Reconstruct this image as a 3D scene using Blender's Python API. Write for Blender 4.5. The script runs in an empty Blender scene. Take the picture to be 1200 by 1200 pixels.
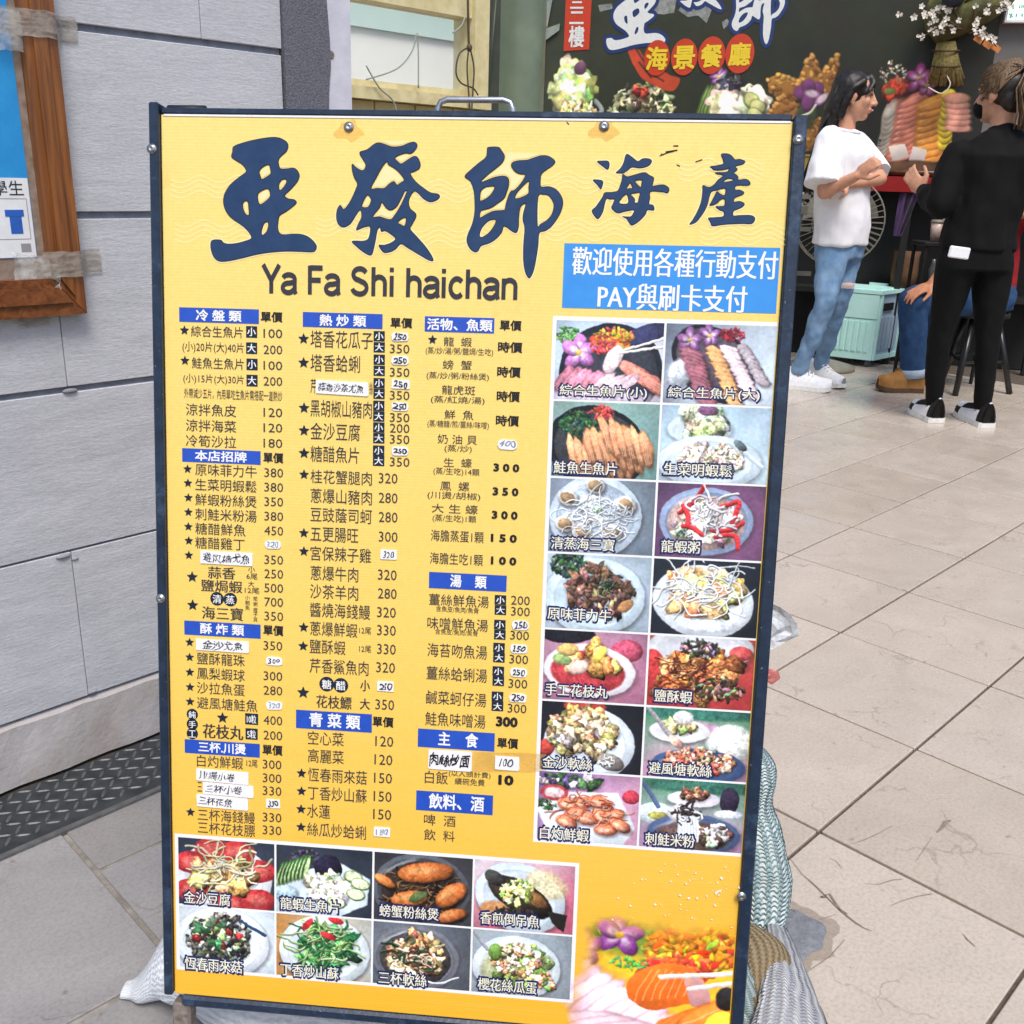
import bpy, math, random
import numpy as np
from mathutils import Vector as V, Matrix, noise as mnoise
random.seed(7)
sc = bpy.context.scene
COL = sc.collection
rad = math.radians

# ------------------------------------------------------------------ camera, world, sun, exposure
H = 1.077
FPX = 1156.8
PITCH, ROLL = rad(18.986), rad(1.8686)
FWD = V((0, math.cos(PITCH), -math.sin(PITCH)))
_r = V((1, 0, 0)); _u = _r.cross(FWD)
RGT = math.cos(ROLL)*_r + math.sin(ROLL)*_u
UPV = math.cos(ROLL)*_u - math.sin(ROLL)*_r
CAM = V((0, 0, H))
cd = bpy.data.cameras.new('camera'); cam = bpy.data.objects.new('camera', cd); COL.objects.link(cam)
cd.sensor_width = 36; cd.lens = FPX/1200*36; cd.clip_end = 3000; cd.clip_start = .02
cam.matrix_world = Matrix(((RGT.x, UPV.x, -FWD.x, CAM.x), (RGT.y, UPV.y, -FWD.y, CAM.y), (RGT.z, UPV.z, -FWD.z, CAM.z), (0, 0, 0, 1)))
sc.camera = cam

SUN_EL, SUN_AZ = rad(60), rad(165)          # azimuth clockwise from +Y: high behind the camera
world = bpy.data.worlds.new('World'); sc.world = world; world.use_nodes = True
nt = world.node_tree; nt.nodes.clear()
sky = nt.nodes.new('ShaderNodeTexSky'); sky.sky_type = 'NISHITA'; sky.sun_disc = False
sky.sun_elevation = SUN_EL; sky.sun_rotation = SUN_AZ; sky.air_density = 1.0; sky.dust_density = 3.0; sky.ozone_density = 1.0
bg = nt.nodes.new('ShaderNodeBackground'); bg.inputs[1].default_value = .125
wo = nt.nodes.new('ShaderNodeOutputWorld')
nt.links.new(sky.outputs[0], bg.inputs[0]); nt.links.new(bg.outputs[0], wo.inputs[0])
sl = bpy.data.lights.new('sun', 'SUN'); sl.energy = 2.1; sl.angle = rad(22); sl.color = (1, .95, .87)
sun = bpy.data.objects.new('sun', sl); COL.objects.link(sun)
sd = V((math.sin(SUN_AZ)*math.cos(SUN_EL), math.cos(SUN_AZ)*math.cos(SUN_EL), math.sin(SUN_EL)))
sun.rotation_euler = sd.to_track_quat('Z', 'Y').to_euler(); sun.location = (-3, -4, 8)
sc.view_settings.view_transform = 'Standard'; sc.view_settings.look = 'None'
sc.view_settings.exposure = 0.44; sc.view_settings.gamma = 1; sc.view_settings.use_curve_mapping = False
sc.cycles.max_bounces = 8

# ------------------------------------------------------------------ measuring helpers (photo pixel -> point on a plane of the place)
def ray(x, y): return (float(x)-600)/FPX*RGT - (float(y)-600)/FPX*UPV + FWD
def onplane(x, y, p, n):
    d = ray(x, y); return CAM + d*((p-CAM).dot(n)/d.dot(n))
def fl(x, y, z=0): return onplane(x, y, V((0, 0, z)), V((0, 0, 1)))
def at(x, y, Y): return onplane(x, y, V((0, Y, 0)), V((0, 1, 0)))
def topx(P):
    d = P-CAM; z = d.dot(FWD); return 600+FPX*d.dot(RGT)/z, 600-FPX*d.dot(UPV)/z

# ------------------------------------------------------------------ colours, materials
def s2l(c):
    return tuple(((v/255)/12.92 if v/255 <= .04045 else ((v/255+.055)/1.055)**2.4) for v in c)
def rgba(c): return (*c, 1)
class NT:
    def __init__(s, name):
        s.m = bpy.data.materials.new(name); s.m.use_nodes = True; s.t = s.m.node_tree
        s.b = s.t.nodes['Principled BSDF']
    def n(s, t, **k):
        nd = s.t.nodes.new('ShaderNode'+t)
        for a, v in k.items():
            if a.startswith('i_'): nd.inputs[a[2:].replace('_', ' ')].default_value = v
            else: setattr(nd, a, v)
        return nd
    def l(s, a, b): s.t.links.new(a, b)
    def mix(s, f, a, b, blend='MIX'):
        nd = s.t.nodes.new('ShaderNodeMix'); nd.data_type = 'RGBA'; nd.blend_type = blend
        for i, v in ((0, f), (6, a), (7, b)):
            if hasattr(v, 'is_linked') or hasattr(v, 'links'): s.l(v, nd.inputs[i])
            else: nd.inputs[i].default_value = v if i == 0 else rgba(v)
        return nd.outputs[2]
    def ramp(s, f, pts):
        nd = s.t.nodes.new('ShaderNodeValToRGB'); s.l(f, nd.inputs[0]); e = nd.color_ramp.elements
        while len(e) < len(pts): e.new(.5)
        for el, (p, c) in zip(e, pts): el.position = p; el.color = (c, c, c, 1) if not hasattr(c, '__len__') else rgba(c)
        return nd.outputs[0]
    def coord(s, out='Object', off=False, scale=None):
        tc = s.n('TexCoord'); o = tc.outputs[out]
        if off:
            oi = s.n('ObjectInfo'); va = s.n('VectorMath', operation='SCALE'); cx = s.n('CombineXYZ')
            s.l(oi.outputs['Random'], cx.inputs[0]); s.l(oi.outputs['Random'], cx.inputs[1])
            s.l(cx.outputs[0], va.inputs[0]); va.inputs['Scale'].default_value = 91.7
            ad = s.n('VectorMath', operation='ADD'); s.l(o, ad.inputs[0]); s.l(va.outputs[0], ad.inputs[1]); o = ad.outputs[0]
        if scale:
            mp = s.n('Mapping'); mp.inputs['Scale'].default_value = scale; s.l(o, mp.inputs['Vector']); o = mp.outputs[0]
        return o
    def noise(s, co, scale, detail=4, rough=.6, dist=0):
        nd = s.n('TexNoise'); nd.inputs['Scale'].default_value = scale; nd.inputs['Detail'].default_value = detail
        nd.inputs['Roughness'].default_value = rough; nd.inputs['Distortion'].default_value = dist; s.l(co, nd.inputs['Vector']); return nd.outputs['Fac']
    def bump(s, h, strength, dist=.01):
        nd = s.n('Bump'); nd.inputs['Strength'].default_value = strength; nd.inputs['Distance'].default_value = dist
        s.l(h, nd.inputs['Height']); s.l(nd.outputs[0], s.b.inputs['Normal'])
    def color(s, o):
        if hasattr(o, 'links'): s.l(o, s.b.inputs['Base Color'])
        else: s.b.inputs['Base Color'].default_value = rgba(o)
    def set(s, rough=.6, metal=0, spec=.5, coat=0, trans=0, alpha=1):
        i = s.b.inputs; i['Roughness'].default_value = rough; i['Metallic'].default_value = metal; i['Specular IOR Level'].default_value = spec
        i['Coat Weight'].default_value = coat; i['Transmission Weight'].default_value = trans; i['Alpha'].default_value = alpha; return s.m
def mat(name, c1, c2=None, scale=30, rough=.6, metal=0, bump=0, bscale=200, coat=0, spec=.5, detail=4, stretch=None, bdist=.003):
    """c1, c2 in sRGB 0-255; grain between them"""
    k = NT(name); a = s2l(c1); b = s2l(c2) if c2 else tuple(v*.82 for v in a)
    co = k.coord('Object', scale=stretch)
    f = k.ramp(k.noise(co, scale, detail), [(.3, 0.), (.7, 1.)])
    k.color(k.mix(f, a, b))
    if bump: k.bump(k.noise(co, bscale, 3), bump, bdist)
    return k.set(rough, metal, spec, coat)

# ------------------------------------------------------------------ mesh builder
class MB:
    def __init__(s): s.v = []; s.f = []; s.mi = []; s.cur = 0; s.uv = {}
    def add(s, vs, fs):
        o = len(s.v); s.v += [tuple(p) for p in vs]; s.f += [tuple(i+o for i in f) for f in fs]; s.mi += [s.cur]*len(fs); return s
    def quad(s, a, b, c, d): return s.add([a, b, c, d], [(0, 1, 2, 3)])
    def box(s, c, d, M=None, bev=0):
        c = V(c); x, y, z = (q/2 for q in d)
        if bev:
            b = min(bev, x*.99, y*.99, z*.99); vs = []
            for sx in (-1, 1):
                for sy in (-1, 1):
                    for sz in (-1, 1):
                        vs += [V((sx*(x-b), sy*(y-b), sz*z)), V((sx*(x-b), sy*y, sz*(z-b))), V((sx*x, sy*(y-b), sz*(z-b)))]
            import itertools
            idx = {}
            k = 0
            for sx in (-1, 1):
                for sy in (-1, 1):
                    for sz in (-1, 1): idx[(sx, sy, sz)] = k; k += 3
            fs = []
            def loop(pts):
                fs.append(tuple(pts))
            for sz in (-1, 1): loop([idx[(a, bq, sz)] for a, bq in ((-1, -1), (1, -1), (1, 1), (-1, 1))][::sz])
            for sy in (-1, 1): loop([idx[(a, sy, bq)]+1 for a, bq in ((-1, -1), (1, -1), (1, 1), (-1, 1))][::-sy])
            for sx in (-1, 1): loop([idx[(sx, a, bq)]+2 for a, bq in ((-1, -1), (1, -1), (1, 1), (-1, 1))][::sx])
            for sy in (-1, 1):
                for sz in (-1, 1):
                    f = [idx[(-1, sy, sz)], idx[(1, sy, sz)], idx[(1, sy, sz)]+1, idx[(-1, sy, sz)]+1]; loop(f[::-sy*sz])
            for sx in (-1, 1):
                for sz in (-1, 1):
                    f = [idx[(sx, -1, sz)], idx[(sx, 1, sz)], idx[(sx, 1, sz)]+2, idx[(sx, -1, sz)]+2]; loop(f[::sx*sz])
            for sx in (-1, 1):
                for sy in (-1, 1):
                    f = [idx[(sx, sy, -1)]+1, idx[(sx, sy, 1)]+1, idx[(sx, sy, 1)]+2, idx[(sx, sy, -1)]+2]; loop(f[::-sx*sy])
            for q in idx:
                i = idx[q]; f = [i, i+1, i+2]; loop(f[::-q[0]*q[1]*q[2]])
        else:
            vs = [V((sx*x, sy*y, sz*z)) for sx in (-1, 1) for sy in (-1, 1) for sz in (-1, 1)]
            fs = [(0, 1, 3, 2), (4, 6, 7, 5), (0, 4, 5, 1), (2, 3, 7, 6), (0, 2, 6, 4), (1, 5, 7, 3)]
        return s.add([c+(M@p if M else p) for p in vs], fs)
    def obox(s, o, a, b, c):
        """box from a corner and three edge vectors"""
        o, a, b, c = V(o), V(a), V(b), V(c)
        return s.add([o, o+a, o+a+b, o+b, o+c, o+a+c, o+a+b+c, o+b+c], [(3, 2, 1, 0), (4, 5, 6, 7), (0, 1, 5, 4), (1, 2, 6, 5), (2, 3, 7, 6), (3, 0, 4, 7)])
    def loft(s, secs, seg=20, cap=True):
        """secs: (centre, half-axis vector a, half-axis vector b)"""
        vs, fs = [], []
        for c, a, b in secs:
            c, a, b = V(c), V(a), V(b)
            for i in range(seg):
                t = 2*math.pi*i/seg; vs.append(c+a*math.cos(t)+b*math.sin(t))
        for k in range(len(secs)-1):
            for i in range(seg):
                j = (i+1) % seg; fs.append((k*seg+i, k*seg+j, (k+1)*seg+j, (k+1)*seg+i))
        if cap:
            fs.append(tuple(range(seg))[::-1]); fs.append(tuple((len(secs)-1)*seg+i for i in range(seg)))
        return s.add(vs, fs)
    def tube(s, pts, r, seg=10, cap=True):
        pts = [V(p) for p in pts]; rs = r if hasattr(r, '__len__') else [r]*len(pts); secs = []
        up = V((0, 0, 1)); prev = None
        for i, p in enumerate(pts):
            t = (pts[min(i+1, len(pts)-1)]-pts[max(i-1, 0)]).normalized()
            if prev is None:
                a = t.cross(up)
                if a.length < .1: a = t.cross(V((1, 0, 0)))
            else: a = prev - t*prev.dot(t)
            a.normalize(); prev = a; b = t.cross(a)
            secs.append((p, a*rs[i], b*rs[i]))
        return s.loft(secs, seg, cap)
    def ell(s, c, r, R=None, nu=18, nv=12):
        c = V(c); secs = []; vs = []; fs = []
        for j in range(1, nv):
            ph = math.pi*j/nv
            for i in range(nu):
                t = 2*math.pi*i/nu; p = V((r[0]*math.sin(ph)*math.cos(t), r[1]*math.sin(ph)*math.sin(t), r[2]*math.cos(ph)))
                vs.append(c+(R@p if R else p))
        n = len(vs)
        for z in (1, -1):
            p = V((0, 0, z*r[2])); vs.append(c+(R@p if R else p))
        for j in range(nv-2):
            for i in range(nu):
                k = (i+1) % nu; fs.append((j*nu+i, (j+1)*nu+i, (j+1)*nu+k, j*nu+k))
        for i in range(nu):
            k = (i+1) % nu; fs.append((n, i, k)); fs.append((n+1, (nv-2)*nu+k, (nv-2)*nu+i))
        return s.add(vs, fs)
    def limb(s, pts, rs, seg=14):
        pts = [V(p) for p in pts]
        for i in range(len(pts)-1):
            s.tube([pts[i], pts[i].lerp(pts[i+1], .5), pts[i+1]], [rs[i], (rs[i]+rs[i+1])/2, rs[i+1]], seg)
        for p, r in zip(pts, rs): s.ell(p, (r, r, r), None, 14, 10)
        return s
    def mesh(s, name):
        me = bpy.data.meshes.new(name); me.from_pydata(s.v, [], s.f)
        if any(s.mi): me.polygons.foreach_set('material_index', s.mi)
        me.update(); return me
    def build(s, name, m, parent=None, smooth=False, world=None, rm=None, sm=0, disp=None):
        """rm: voxel size to fuse the pieces into one surface"""
        me = s.mesh(name)
        ob = bpy.data.objects.new(name, me)
        for q in (m if isinstance(m, (list, tuple)) else [m]): me.materials.append(q)
        COL.objects.link(ob)
        if rm:
            md = ob.modifiers.new('r', 'REMESH'); md.mode = 'VOXEL'; md.voxel_size = rm
            if sm: m2 = ob.modifiers.new('s', 'SMOOTH'); m2.iterations = sm; m2.factor = .5
            dg = bpy.context.evaluated_depsgraph_get(); me2 = bpy.data.meshes.new_from_object(ob.evaluated_get(dg))
            ob.modifiers.clear(); old = me; ob.data = me2; bpy.data.meshes.remove(old); me = me2; me.name = name
            smooth = True
            if disp:
                amp, fr = disp; n = len(me.vertices); co = np.empty(n*3, np.float32); no = np.empty(n*3, np.float32)
                me.vertices.foreach_get('co', co); me.vertices.foreach_get('normal', no); co = co.reshape(-1, 3); no = no.reshape(-1, 3)
                d = np.array([mnoise.noise((x*fr, y*fr, z*fr*.55))+.5*mnoise.noise((x*fr*2.3, y*fr*2.3, z*fr*1.2+7)) for x, y, z in co.tolist()], np.float32)
                co += no*(amp*d)[:, None]; me.vertices.foreach_set('co', co.ravel()); me.update()
        if smooth: me.polygons.foreach_set('use_smooth', [True]*len(me.polygons)); me.update()
        if parent: put(ob, parent)
        return ob
def put(ob, parent):
    """parent, keeping the vertices where they were built (world coordinates)"""
    ob.parent = parent; ob.matrix_parent_inverse = parent.matrix_world.inverted()
def thing(name, label, cat, loc=(0, 0, 0), group=None, rot=None):
    o = bpy.data.objects.new(name, None); COL.objects.link(o); o.empty_display_size = .1
    M = Matrix.Translation(V(loc)) @ (rot.to_4x4() if rot else Matrix.Identity(4))
    o.matrix_world = M; bpy.context.view_layer.update()
    return tag(o, label, cat, group)
def tag(o, label=None, cat=None, group=None, kind=None):
    if label: o['label'] = label
    if cat: o['category'] = cat
    if group: o['group'] = group
    if kind: o['kind'] = kind
    return o
def copy_tree(o, parent=None):
    c = o.copy(); COL.objects.link(c)
    if parent: c.parent = parent
    for ch in o.children: copy_tree(ch, c)
    return c
def lerp(a, b, t): return a+(b-a)*t
def catmull(pts, n=4, closed=True):
    out = []; N = len(pts)
    for i in range(N if closed else N-1):
        p0, p1, p2, p3 = (pts[(i+k) % N] if closed else pts[min(max(i+k, 0), N-1)] for k in (-1, 0, 1, 2))
        for j in range(n):
            t = j/n
            out.append(tuple(.5*((2*p1[q])+(-p0[q]+p2[q])*t+(2*p0[q]-5*p1[q]+4*p2[q]-p3[q])*t*t+(-p0[q]+3*p1[q]-3*p2[q]+p3[q])*t**3) for q in range(2)))
    if not closed: out.append(tuple(pts[-1]))
    return out
# ---- flat lettering: text and traced outlines -> (verts2d, faces)
def fill2d(loops, off=0):
    c = bpy.data.curves.new('lettering', 'CURVE'); c.dimensions = '2D'; c.fill_mode = 'BOTH'; c.offset = off
    for lp in loops:
        sp = c.splines.new('POLY'); sp.points.add(len(lp)-1); sp.use_cyclic_u = True
        for q, p in zip(sp.points, lp): q.co = (p[0], p[1], 0, 1)
    return _curve_mesh(c)
def _curve_mesh(c):
    ob = bpy.data.objects.new('lettering', c); COL.objects.link(ob)
    dg = bpy.context.evaluated_depsgraph_get(); ev = ob.evaluated_get(dg); me = ev.to_mesh()
    vs = [(v.co.x, v.co.y) for v in me.vertices]; fs = [tuple(p.vertices) for p in me.polygons]
    ev.to_mesh_clear(); bpy.data.objects.remove(ob); bpy.data.curves.remove(c); return vs, fs
_tc = {}
def text2d(s, bold=0., shear=0.):
    """filled lettering; heavier weights are stacked from shifted copies, which keeps the small counters open"""
    if (s, shear) not in _tc:
        c = bpy.data.curves.new('lettering', 'FONT'); c.body = s; c.resolution_u = 2; c.shear = shear
        _tc[(s, shear)] = _curve_mesh(c)
    return _tc[(s, shear)]
def shifts(bold):
    """(dx, dy) in em for the copies that make a line bolder"""
    if bold < .007: return [(0, 0)]
    if bold < .025: return [(-bold, 0), (bold, 0)]
    n = 4 if bold < .045 else 8
    return [(bold*math.cos(2*math.pi*(i+.5)/n), bold*math.sin(2*math.pi*(i+.5)/n)) for i in range(n)]+[(0, 0)]
# ------------------------------------------------------------------ a small painter for the printed pictures (flat prints)
class Cv:
    def __init__(s, w, h, c=(200, 200, 200), seed=1):
        s.w, s.h = w, h; s.as_ = w/h; s.a = np.ones((h, w, 3), np.float32)*np.array(c, np.float32); s.r = np.random.RandomState(seed)
        s.ss = 1.; s.N = None
        s.X, s.Y = np.meshgrid((np.arange(w)+.5)/h, (np.arange(h)+.5)/h)       # square units, height = 1
    def nz(s, f, oct=3, seed=None):
        r = s.r; out = np.zeros((s.h, s.w), np.float32); amp = 1; tot = 0
        for o in range(oct):
            gx, gy = max(2, int(f*s.as_))+2, max(2, int(f))+2; g = r.rand(gy, gx).astype(np.float32)
            x = np.linspace(0, gx-1.001, s.w); y = np.linspace(0, gy-1.001, s.h); xi, yi = x.astype(int), y.astype(int); fx, fy = x-xi, y-yi
            fx = fx*fx*(3-2*fx); fy = (fy*fy*(3-2*fy))[:, None]
            a = g[yi][:, xi]*(1-fx)+g[yi][:, xi+1]*fx; b = g[yi+1][:, xi]*(1-fx)+g[yi+1][:, xi+1]*fx
            out += amp*(a*(1-fy)+b*fy); tot += amp; amp *= .55; f *= 2.1
        return out/tot-.5
    def grad(s, c1, c2, ang=90, n=.1):
        t = s.X/s.as_*math.cos(rad(ang))+s.Y*math.sin(rad(ang)); t = np.clip(t+s.nz(3)*n*3, 0, 1)[..., None]
        s.a = np.array(c1, np.float32)*(1-t)+np.array(c2, np.float32)*t; return s
    def win(s, x, y, r):
        x0, x1 = int((x-r)*s.h), int((x+r)*s.h)+2; y0, y1 = int((y-r)*s.h), int((y+r)*s.h)+2
        return slice(max(0, y0), max(0, min(s.h, y1))), slice(max(0, x0), max(0, min(s.w, x1)))
    def put(s, sl, m, c):
        m = m[..., None]; s.a[sl] = s.a[sl]*(1-m)+c*m
    def E(s, x, y, rx, ry, rot=0, c=(255, 255, 255), sh=.25, soft=.012, al=1., tex=0., irr=0., mo=.32):
        if s.N is None: s.N = np.clip(s.nz(34, 3)*1.5+s.nz(13, 2)*.9, -.6, .6)
        soft *= s.ss; R = max(rx, ry)*1.15+soft; sl = s.win(x, y, R)
        if sl[0].stop <= sl[0].start or sl[1].stop <= sl[1].start: return s
        dx, dy = s.X[sl]-x, s.Y[sl]-y; ca, sa = math.cos(rad(rot)), math.sin(rad(rot)); u = (dx*ca+dy*sa)/rx; v = (-dx*sa+dy*ca)/ry
        d = np.sqrt(u*u+v*v)
        if irr: th = np.arctan2(v, u); p1, p2, p3 = s.r.rand(3)*6.283; d = d*(1+irr*(.5*np.sin(2*th+p1)+.5*np.sin(3*th+p2)+.4*np.sin(5*th+p3)))
        m = np.clip((1-d)*min(rx, ry)/soft+.5, 0, 1)*al
        f = 1+sh*(-.9*dy/max(rx, ry)*1.2-.5*dx/max(rx, ry)) - sh*.9*np.clip(d, 0, 1)**4 + sh*.3
        if mo: f = f*(1+mo*s.N[sl])
        if tex: f = f+tex*(s.r.rand(*d.shape)-.5)
        s.put(sl, m, np.array(c, np.float32)*f[..., None]); return s
    def plate(s, x, y, rx, ry, rot=0, c=(232, 236, 240), rim=.82, dark=0):
        s.E(x+.01, y+.03, rx*1.03, ry*1.03, rot, (60, 55, 60), .0, .05, .45); s.E(x, y, rx, ry, rot, c, .1, mo=.05)
        s.E(x, y+.01, rx*rim, ry*rim, rot, tuple(q*.88-dark for q in c), .05, .02, mo=.05); s.E(x, y+.016, rx*rim*.97, ry*rim*.97, rot, tuple(q*.96-dark for q in c), -.06, .03, mo=.05); s.E(x-rx*.45, y-ry*.62, rx*.3, ry*.07, rot-28, (255, 255, 255), 0, .05, .6, mo=0); return s
    def line(s, pts, w, c, al=1., sh=.25, soft=.008):
        soft *= s.ss; pts = catmull(pts, 6, False) if len(pts) > 2 else pts
        for (x0, y0), (x1, y1) in zip(pts[:-1], pts[1:]):
            L = math.hypot(x1-x0, y1-y0)+1e-6; sl = s.win((x0+x1)/2, (y0+y1)/2, L/2+w+soft)
            if sl[0].stop <= sl[0].start or sl[1].stop <= sl[1].start: continue
            dx, dy = s.X[sl]-x0, s.Y[sl]-y0; t = np.clip((dx*(x1-x0)+dy*(y1-y0))/L**2, 0, 1)
            ex, ey = dx-t*(x1-x0), dy-t*(y1-y0); d = np.sqrt(ex*ex+ey*ey); m = np.clip((w-d)/soft+.5, 0, 1)*al
            f = 1-sh*(ey/w) ; s.put(sl, m, np.array(c, np.float32)*np.clip(f, .5, 1.4)[..., None])
        return s
    def poly(s, pts, c, al=1., soft=2, sh=0.):
        xs, ys = [p[0] for p in pts], [p[1] for p in pts]; cx, cy = (min(xs)+max(xs))/2, (min(ys)+max(ys))/2
        sl = s.win(cx, cy, max(max(xs)-min(xs), max(ys)-min(ys))/2+.03)
        if sl[0].stop <= sl[0].start or sl[1].stop <= sl[1].start: return s
        X, Y = s.X[sl], s.Y[sl]; ins = np.zeros(X.shape, bool); n = len(pts)
        for i in range(n):
            (x0, y0), (x1, y1) = pts[i], pts[(i+1) % n]
            if y0 == y1: continue
            ins ^= ((y0 > Y) != (y1 > Y)) & (X < (x1-x0)*(Y-y0)/(y1-y0)+x0)
        m = ins.astype(np.float32)
        for _ in range(soft):
            p = np.pad(m, 1, mode='edge'); m = (p[1:-1, 1:-1]*2+p[:-2, 1:-1]+p[2:, 1:-1]+p[1:-1, :-2]+p[1:-1, 2:])/6
        f = 1+sh*(cy-Y)/(max(ys)-min(ys)+1e-6); s.put(sl, m*al, np.array(c, np.float32)*f[..., None]); return s
    def pile(s, n, x, y, rx, ry, sz, cols, el=1.8, sh=.45, dark=.5, spread=1., rot=None, tex=.1):
        P = []
        for _ in range(n):
            a = s.r.rand()*6.283; d = s.r.rand()**.5*spread; P.append((x+rx*d*math.cos(a), y+ry*d*math.sin(a)))
        P.sort(key=lambda p: p[1])
        for px_, py_ in P:
            q = lerp(sz[0], sz[1], s.r.rand()); e = lerp(1, el, s.r.rand()); ro = s.r.rand()*180 if rot is None else rot+s.r.randn()*18; c = cols[s.r.randint(len(cols))]; j = 1+.2*s.r.randn(); c = tuple(v*(1+.07*s.r.randn()) for v in c)
            s.E(px_+.006, py_+.014, q*e*1.05, q*1.08, ro, tuple(v*.34 for v in c), 0, .05, dark*.75); s.E(px_, py_, q*e, q, ro, tuple(min(250, v*j) for v in c), sh*1.15, .01, 1, tex*1.6, .3, .75)
            for _h in range(s.r.randint(3)): s.E(px_+q*(s.r.rand()-.8)*.8, py_+q*(s.r.rand()-1)*.7, q*e*(.08+.16*s.r.rand()), q*(.06+.12*s.r.rand()), ro, tuple(min(255, v*1.25+45) for v in c), 0, .012, .8)
        return s
    def strands(s, n, x, y, rx, ry, L, w, cols, sh=.3, al=1.):
        for _ in range(int(n*1.7)):
            a = s.r.rand()*6.283; d = s.r.rand()**.6; p = [x+rx*d*math.cos(a), y+ry*d*math.sin(a)]; th = s.r.rand()*6.283; bend = s.r.randn()*.5; pts = [tuple(p)]; LL = L*(.45+.7*s.r.rand())
            for _k in range(5):
                th += bend+s.r.randn()*.35; p = [p[0]+math.cos(th)*LL/5, p[1]+math.sin(th)*LL/5*.75]; pts.append(tuple(p))
            j = .86+.2*s.r.rand(); c = tuple(min(250, v*j) for v in cols[s.r.randint(len(cols))]); ww = w*(.45+.45*s.r.rand()); s.line([(q[0]+.006, q[1]+.012) for q in pts], ww*1.2, tuple(v*.35 for v in c), .3, 0, .02); s.line(pts, ww, c, al, sh if min(c) < 170 else .08)
        return s
    def slices(s, p0, p1, n, w, h, rot, c, c2, dark=.45):
        for i in range(n):
            t = i/max(1, n-1); x, y = lerp(p0[0], p1[0], t), lerp(p0[1], p1[1], t); j = 1+.06*s.r.randn()
            s.E(x+.008, y+.02, w*1.04, h*1.1, rot, tuple(v*.35 for v in c), 0, .03, dark); s.E(x, y, w, h, rot+s.r.randn()*3, tuple(min(252, v*j) for v in c), .3, .012, 1, .09, .14)
            ca, sa = math.cos(rad(rot)), math.sin(rad(rot))
            for q in (-.45, -.1, .2, .55): s.line([(x+ca*w*a-sa*h*(q+.2*a*a), y+sa*w*a+ca*h*(q+.2*a*a)) for a in (-.75, 0, .75)], .004, c2, .55, 0)
        return s
    def orchid(s, x, y, r, c1=(170, 70, 150), c2=(240, 215, 235)):
        for k in range(5):
            a = rad(72*k-90+s.r.randn()*8); s.E(x+math.cos(a)*r*.6, y+math.sin(a)*r*.6, r*.6, r*.42, math.degrees(a), c1, .35, .015, 1, .08); s.E(x+math.cos(a)*r*.35, y+math.sin(a)*r*.35, r*.35, r*.2, math.degrees(a), c2, .1, .03, .8)
        s.E(x, y, r*.2, r*.16, 0, (235, 190, 60), .2); return s
    def frilly(s, x, y, rx, ry, cols, n=90):
        for _ in range(n):
            a = s.r.rand()*6.283; d = s.r.rand()**.5; c = cols[s.r.randint(len(cols))]; s.E(x+rx*d*math.cos(a), y+ry*d*math.sin(a), rx*.16, rx*.07, s.r.rand()*180, tuple(v*(.65+.6*s.r.rand()) for v in c), .4, .01)
        return s
    def sticks(s, x0, y0, x1, y1, c=(245, 235, 225)):
        for k in (-1, 1): s.line([(x0, y0+.05*k), (x1, y1+.012*k)], .017, c, 1, .4)
        return s
    def warp(s, k=1.):
        dx = (s.nz(8, 3)*.08+s.nz(26, 2)*.03)*k*s.h; dy = (s.nz(8, 3)*.08+s.nz(26, 2)*.03)*k*s.h
        yy, xx = np.mgrid[0:s.h, 0:s.w]; x = np.clip(xx+dx, 0, s.w-1.01); y = np.clip(yy+dy, 0, s.h-1.01); xi, yi = x.astype(int), y.astype(int); fx, fy = (x-xi)[..., None], (y-yi)[..., None]; a = s.a
        s.a = (a[yi, xi]*(1-fx)+a[yi, xi+1]*fx)*(1-fy)+(a[yi+1, xi]*(1-fx)+a[yi+1, xi+1]*fx)*fy; return s
    def done(s, soft=1, grain=.05, con=1.0, lift=0, warp=.3):
        if warp: s.warp(warp)
        a = s.a; d = s.nz(30, 2); a = a*(1+.15*d*np.clip(1.3-np.abs(a.mean(2)-120)/110, .1, 1))[..., None]+np.stack([s.nz(14, 2)*9, s.nz(14, 2)*6, s.nz(14, 2)*9], 2)
        for _ in range(soft):
            p = np.pad(a, ((1, 1), (1, 1), (0, 0)), mode='edge'); a = (p[1:-1, 1:-1]*3+p[:-2, 1:-1]+p[2:, 1:-1]+p[1:-1, :-2]+p[1:-1, 2:])/7
        a = a*(1+grain*2*s.nz(24, 3)[..., None]+.18*s.nz(3, 2)[..., None]); a = (a-128)*con+128+lift; s.a = np.clip(a, 0, 255); return s
    def image(s, name, alpha=None):
        im = bpy.data.images.new(name, s.w, s.h, alpha=alpha is not None); px = np.ones((s.h, s.w, 4), np.float32); px[..., :3] = s.a/255
        if alpha is not None: px[..., 3] = alpha
        im.pixels.foreach_set(np.ascontiguousarray(px[::-1]).ravel()); im.update(); im.pack(); return im
def printmat(name, im, rough=.35, alpha=False):
    k = NT(name); t = k.n('TexImage'); t.image = im; t.extension = 'EXTEND'; uv = k.n('UVMap'); k.l(uv.outputs[0], t.inputs[0])
    k.l(t.outputs[0], k.b.inputs['Base Color'])
    if alpha: k.l(t.outputs[1], k.b.inputs['Alpha'])
    return k.set(rough, 0, .4)
def setuv(ob, uvs):
    l = ob.data.uv_layers.new(name='UVMap'); l.data.foreach_set('uv', np.array(uvs, np.float32).ravel())

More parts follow.
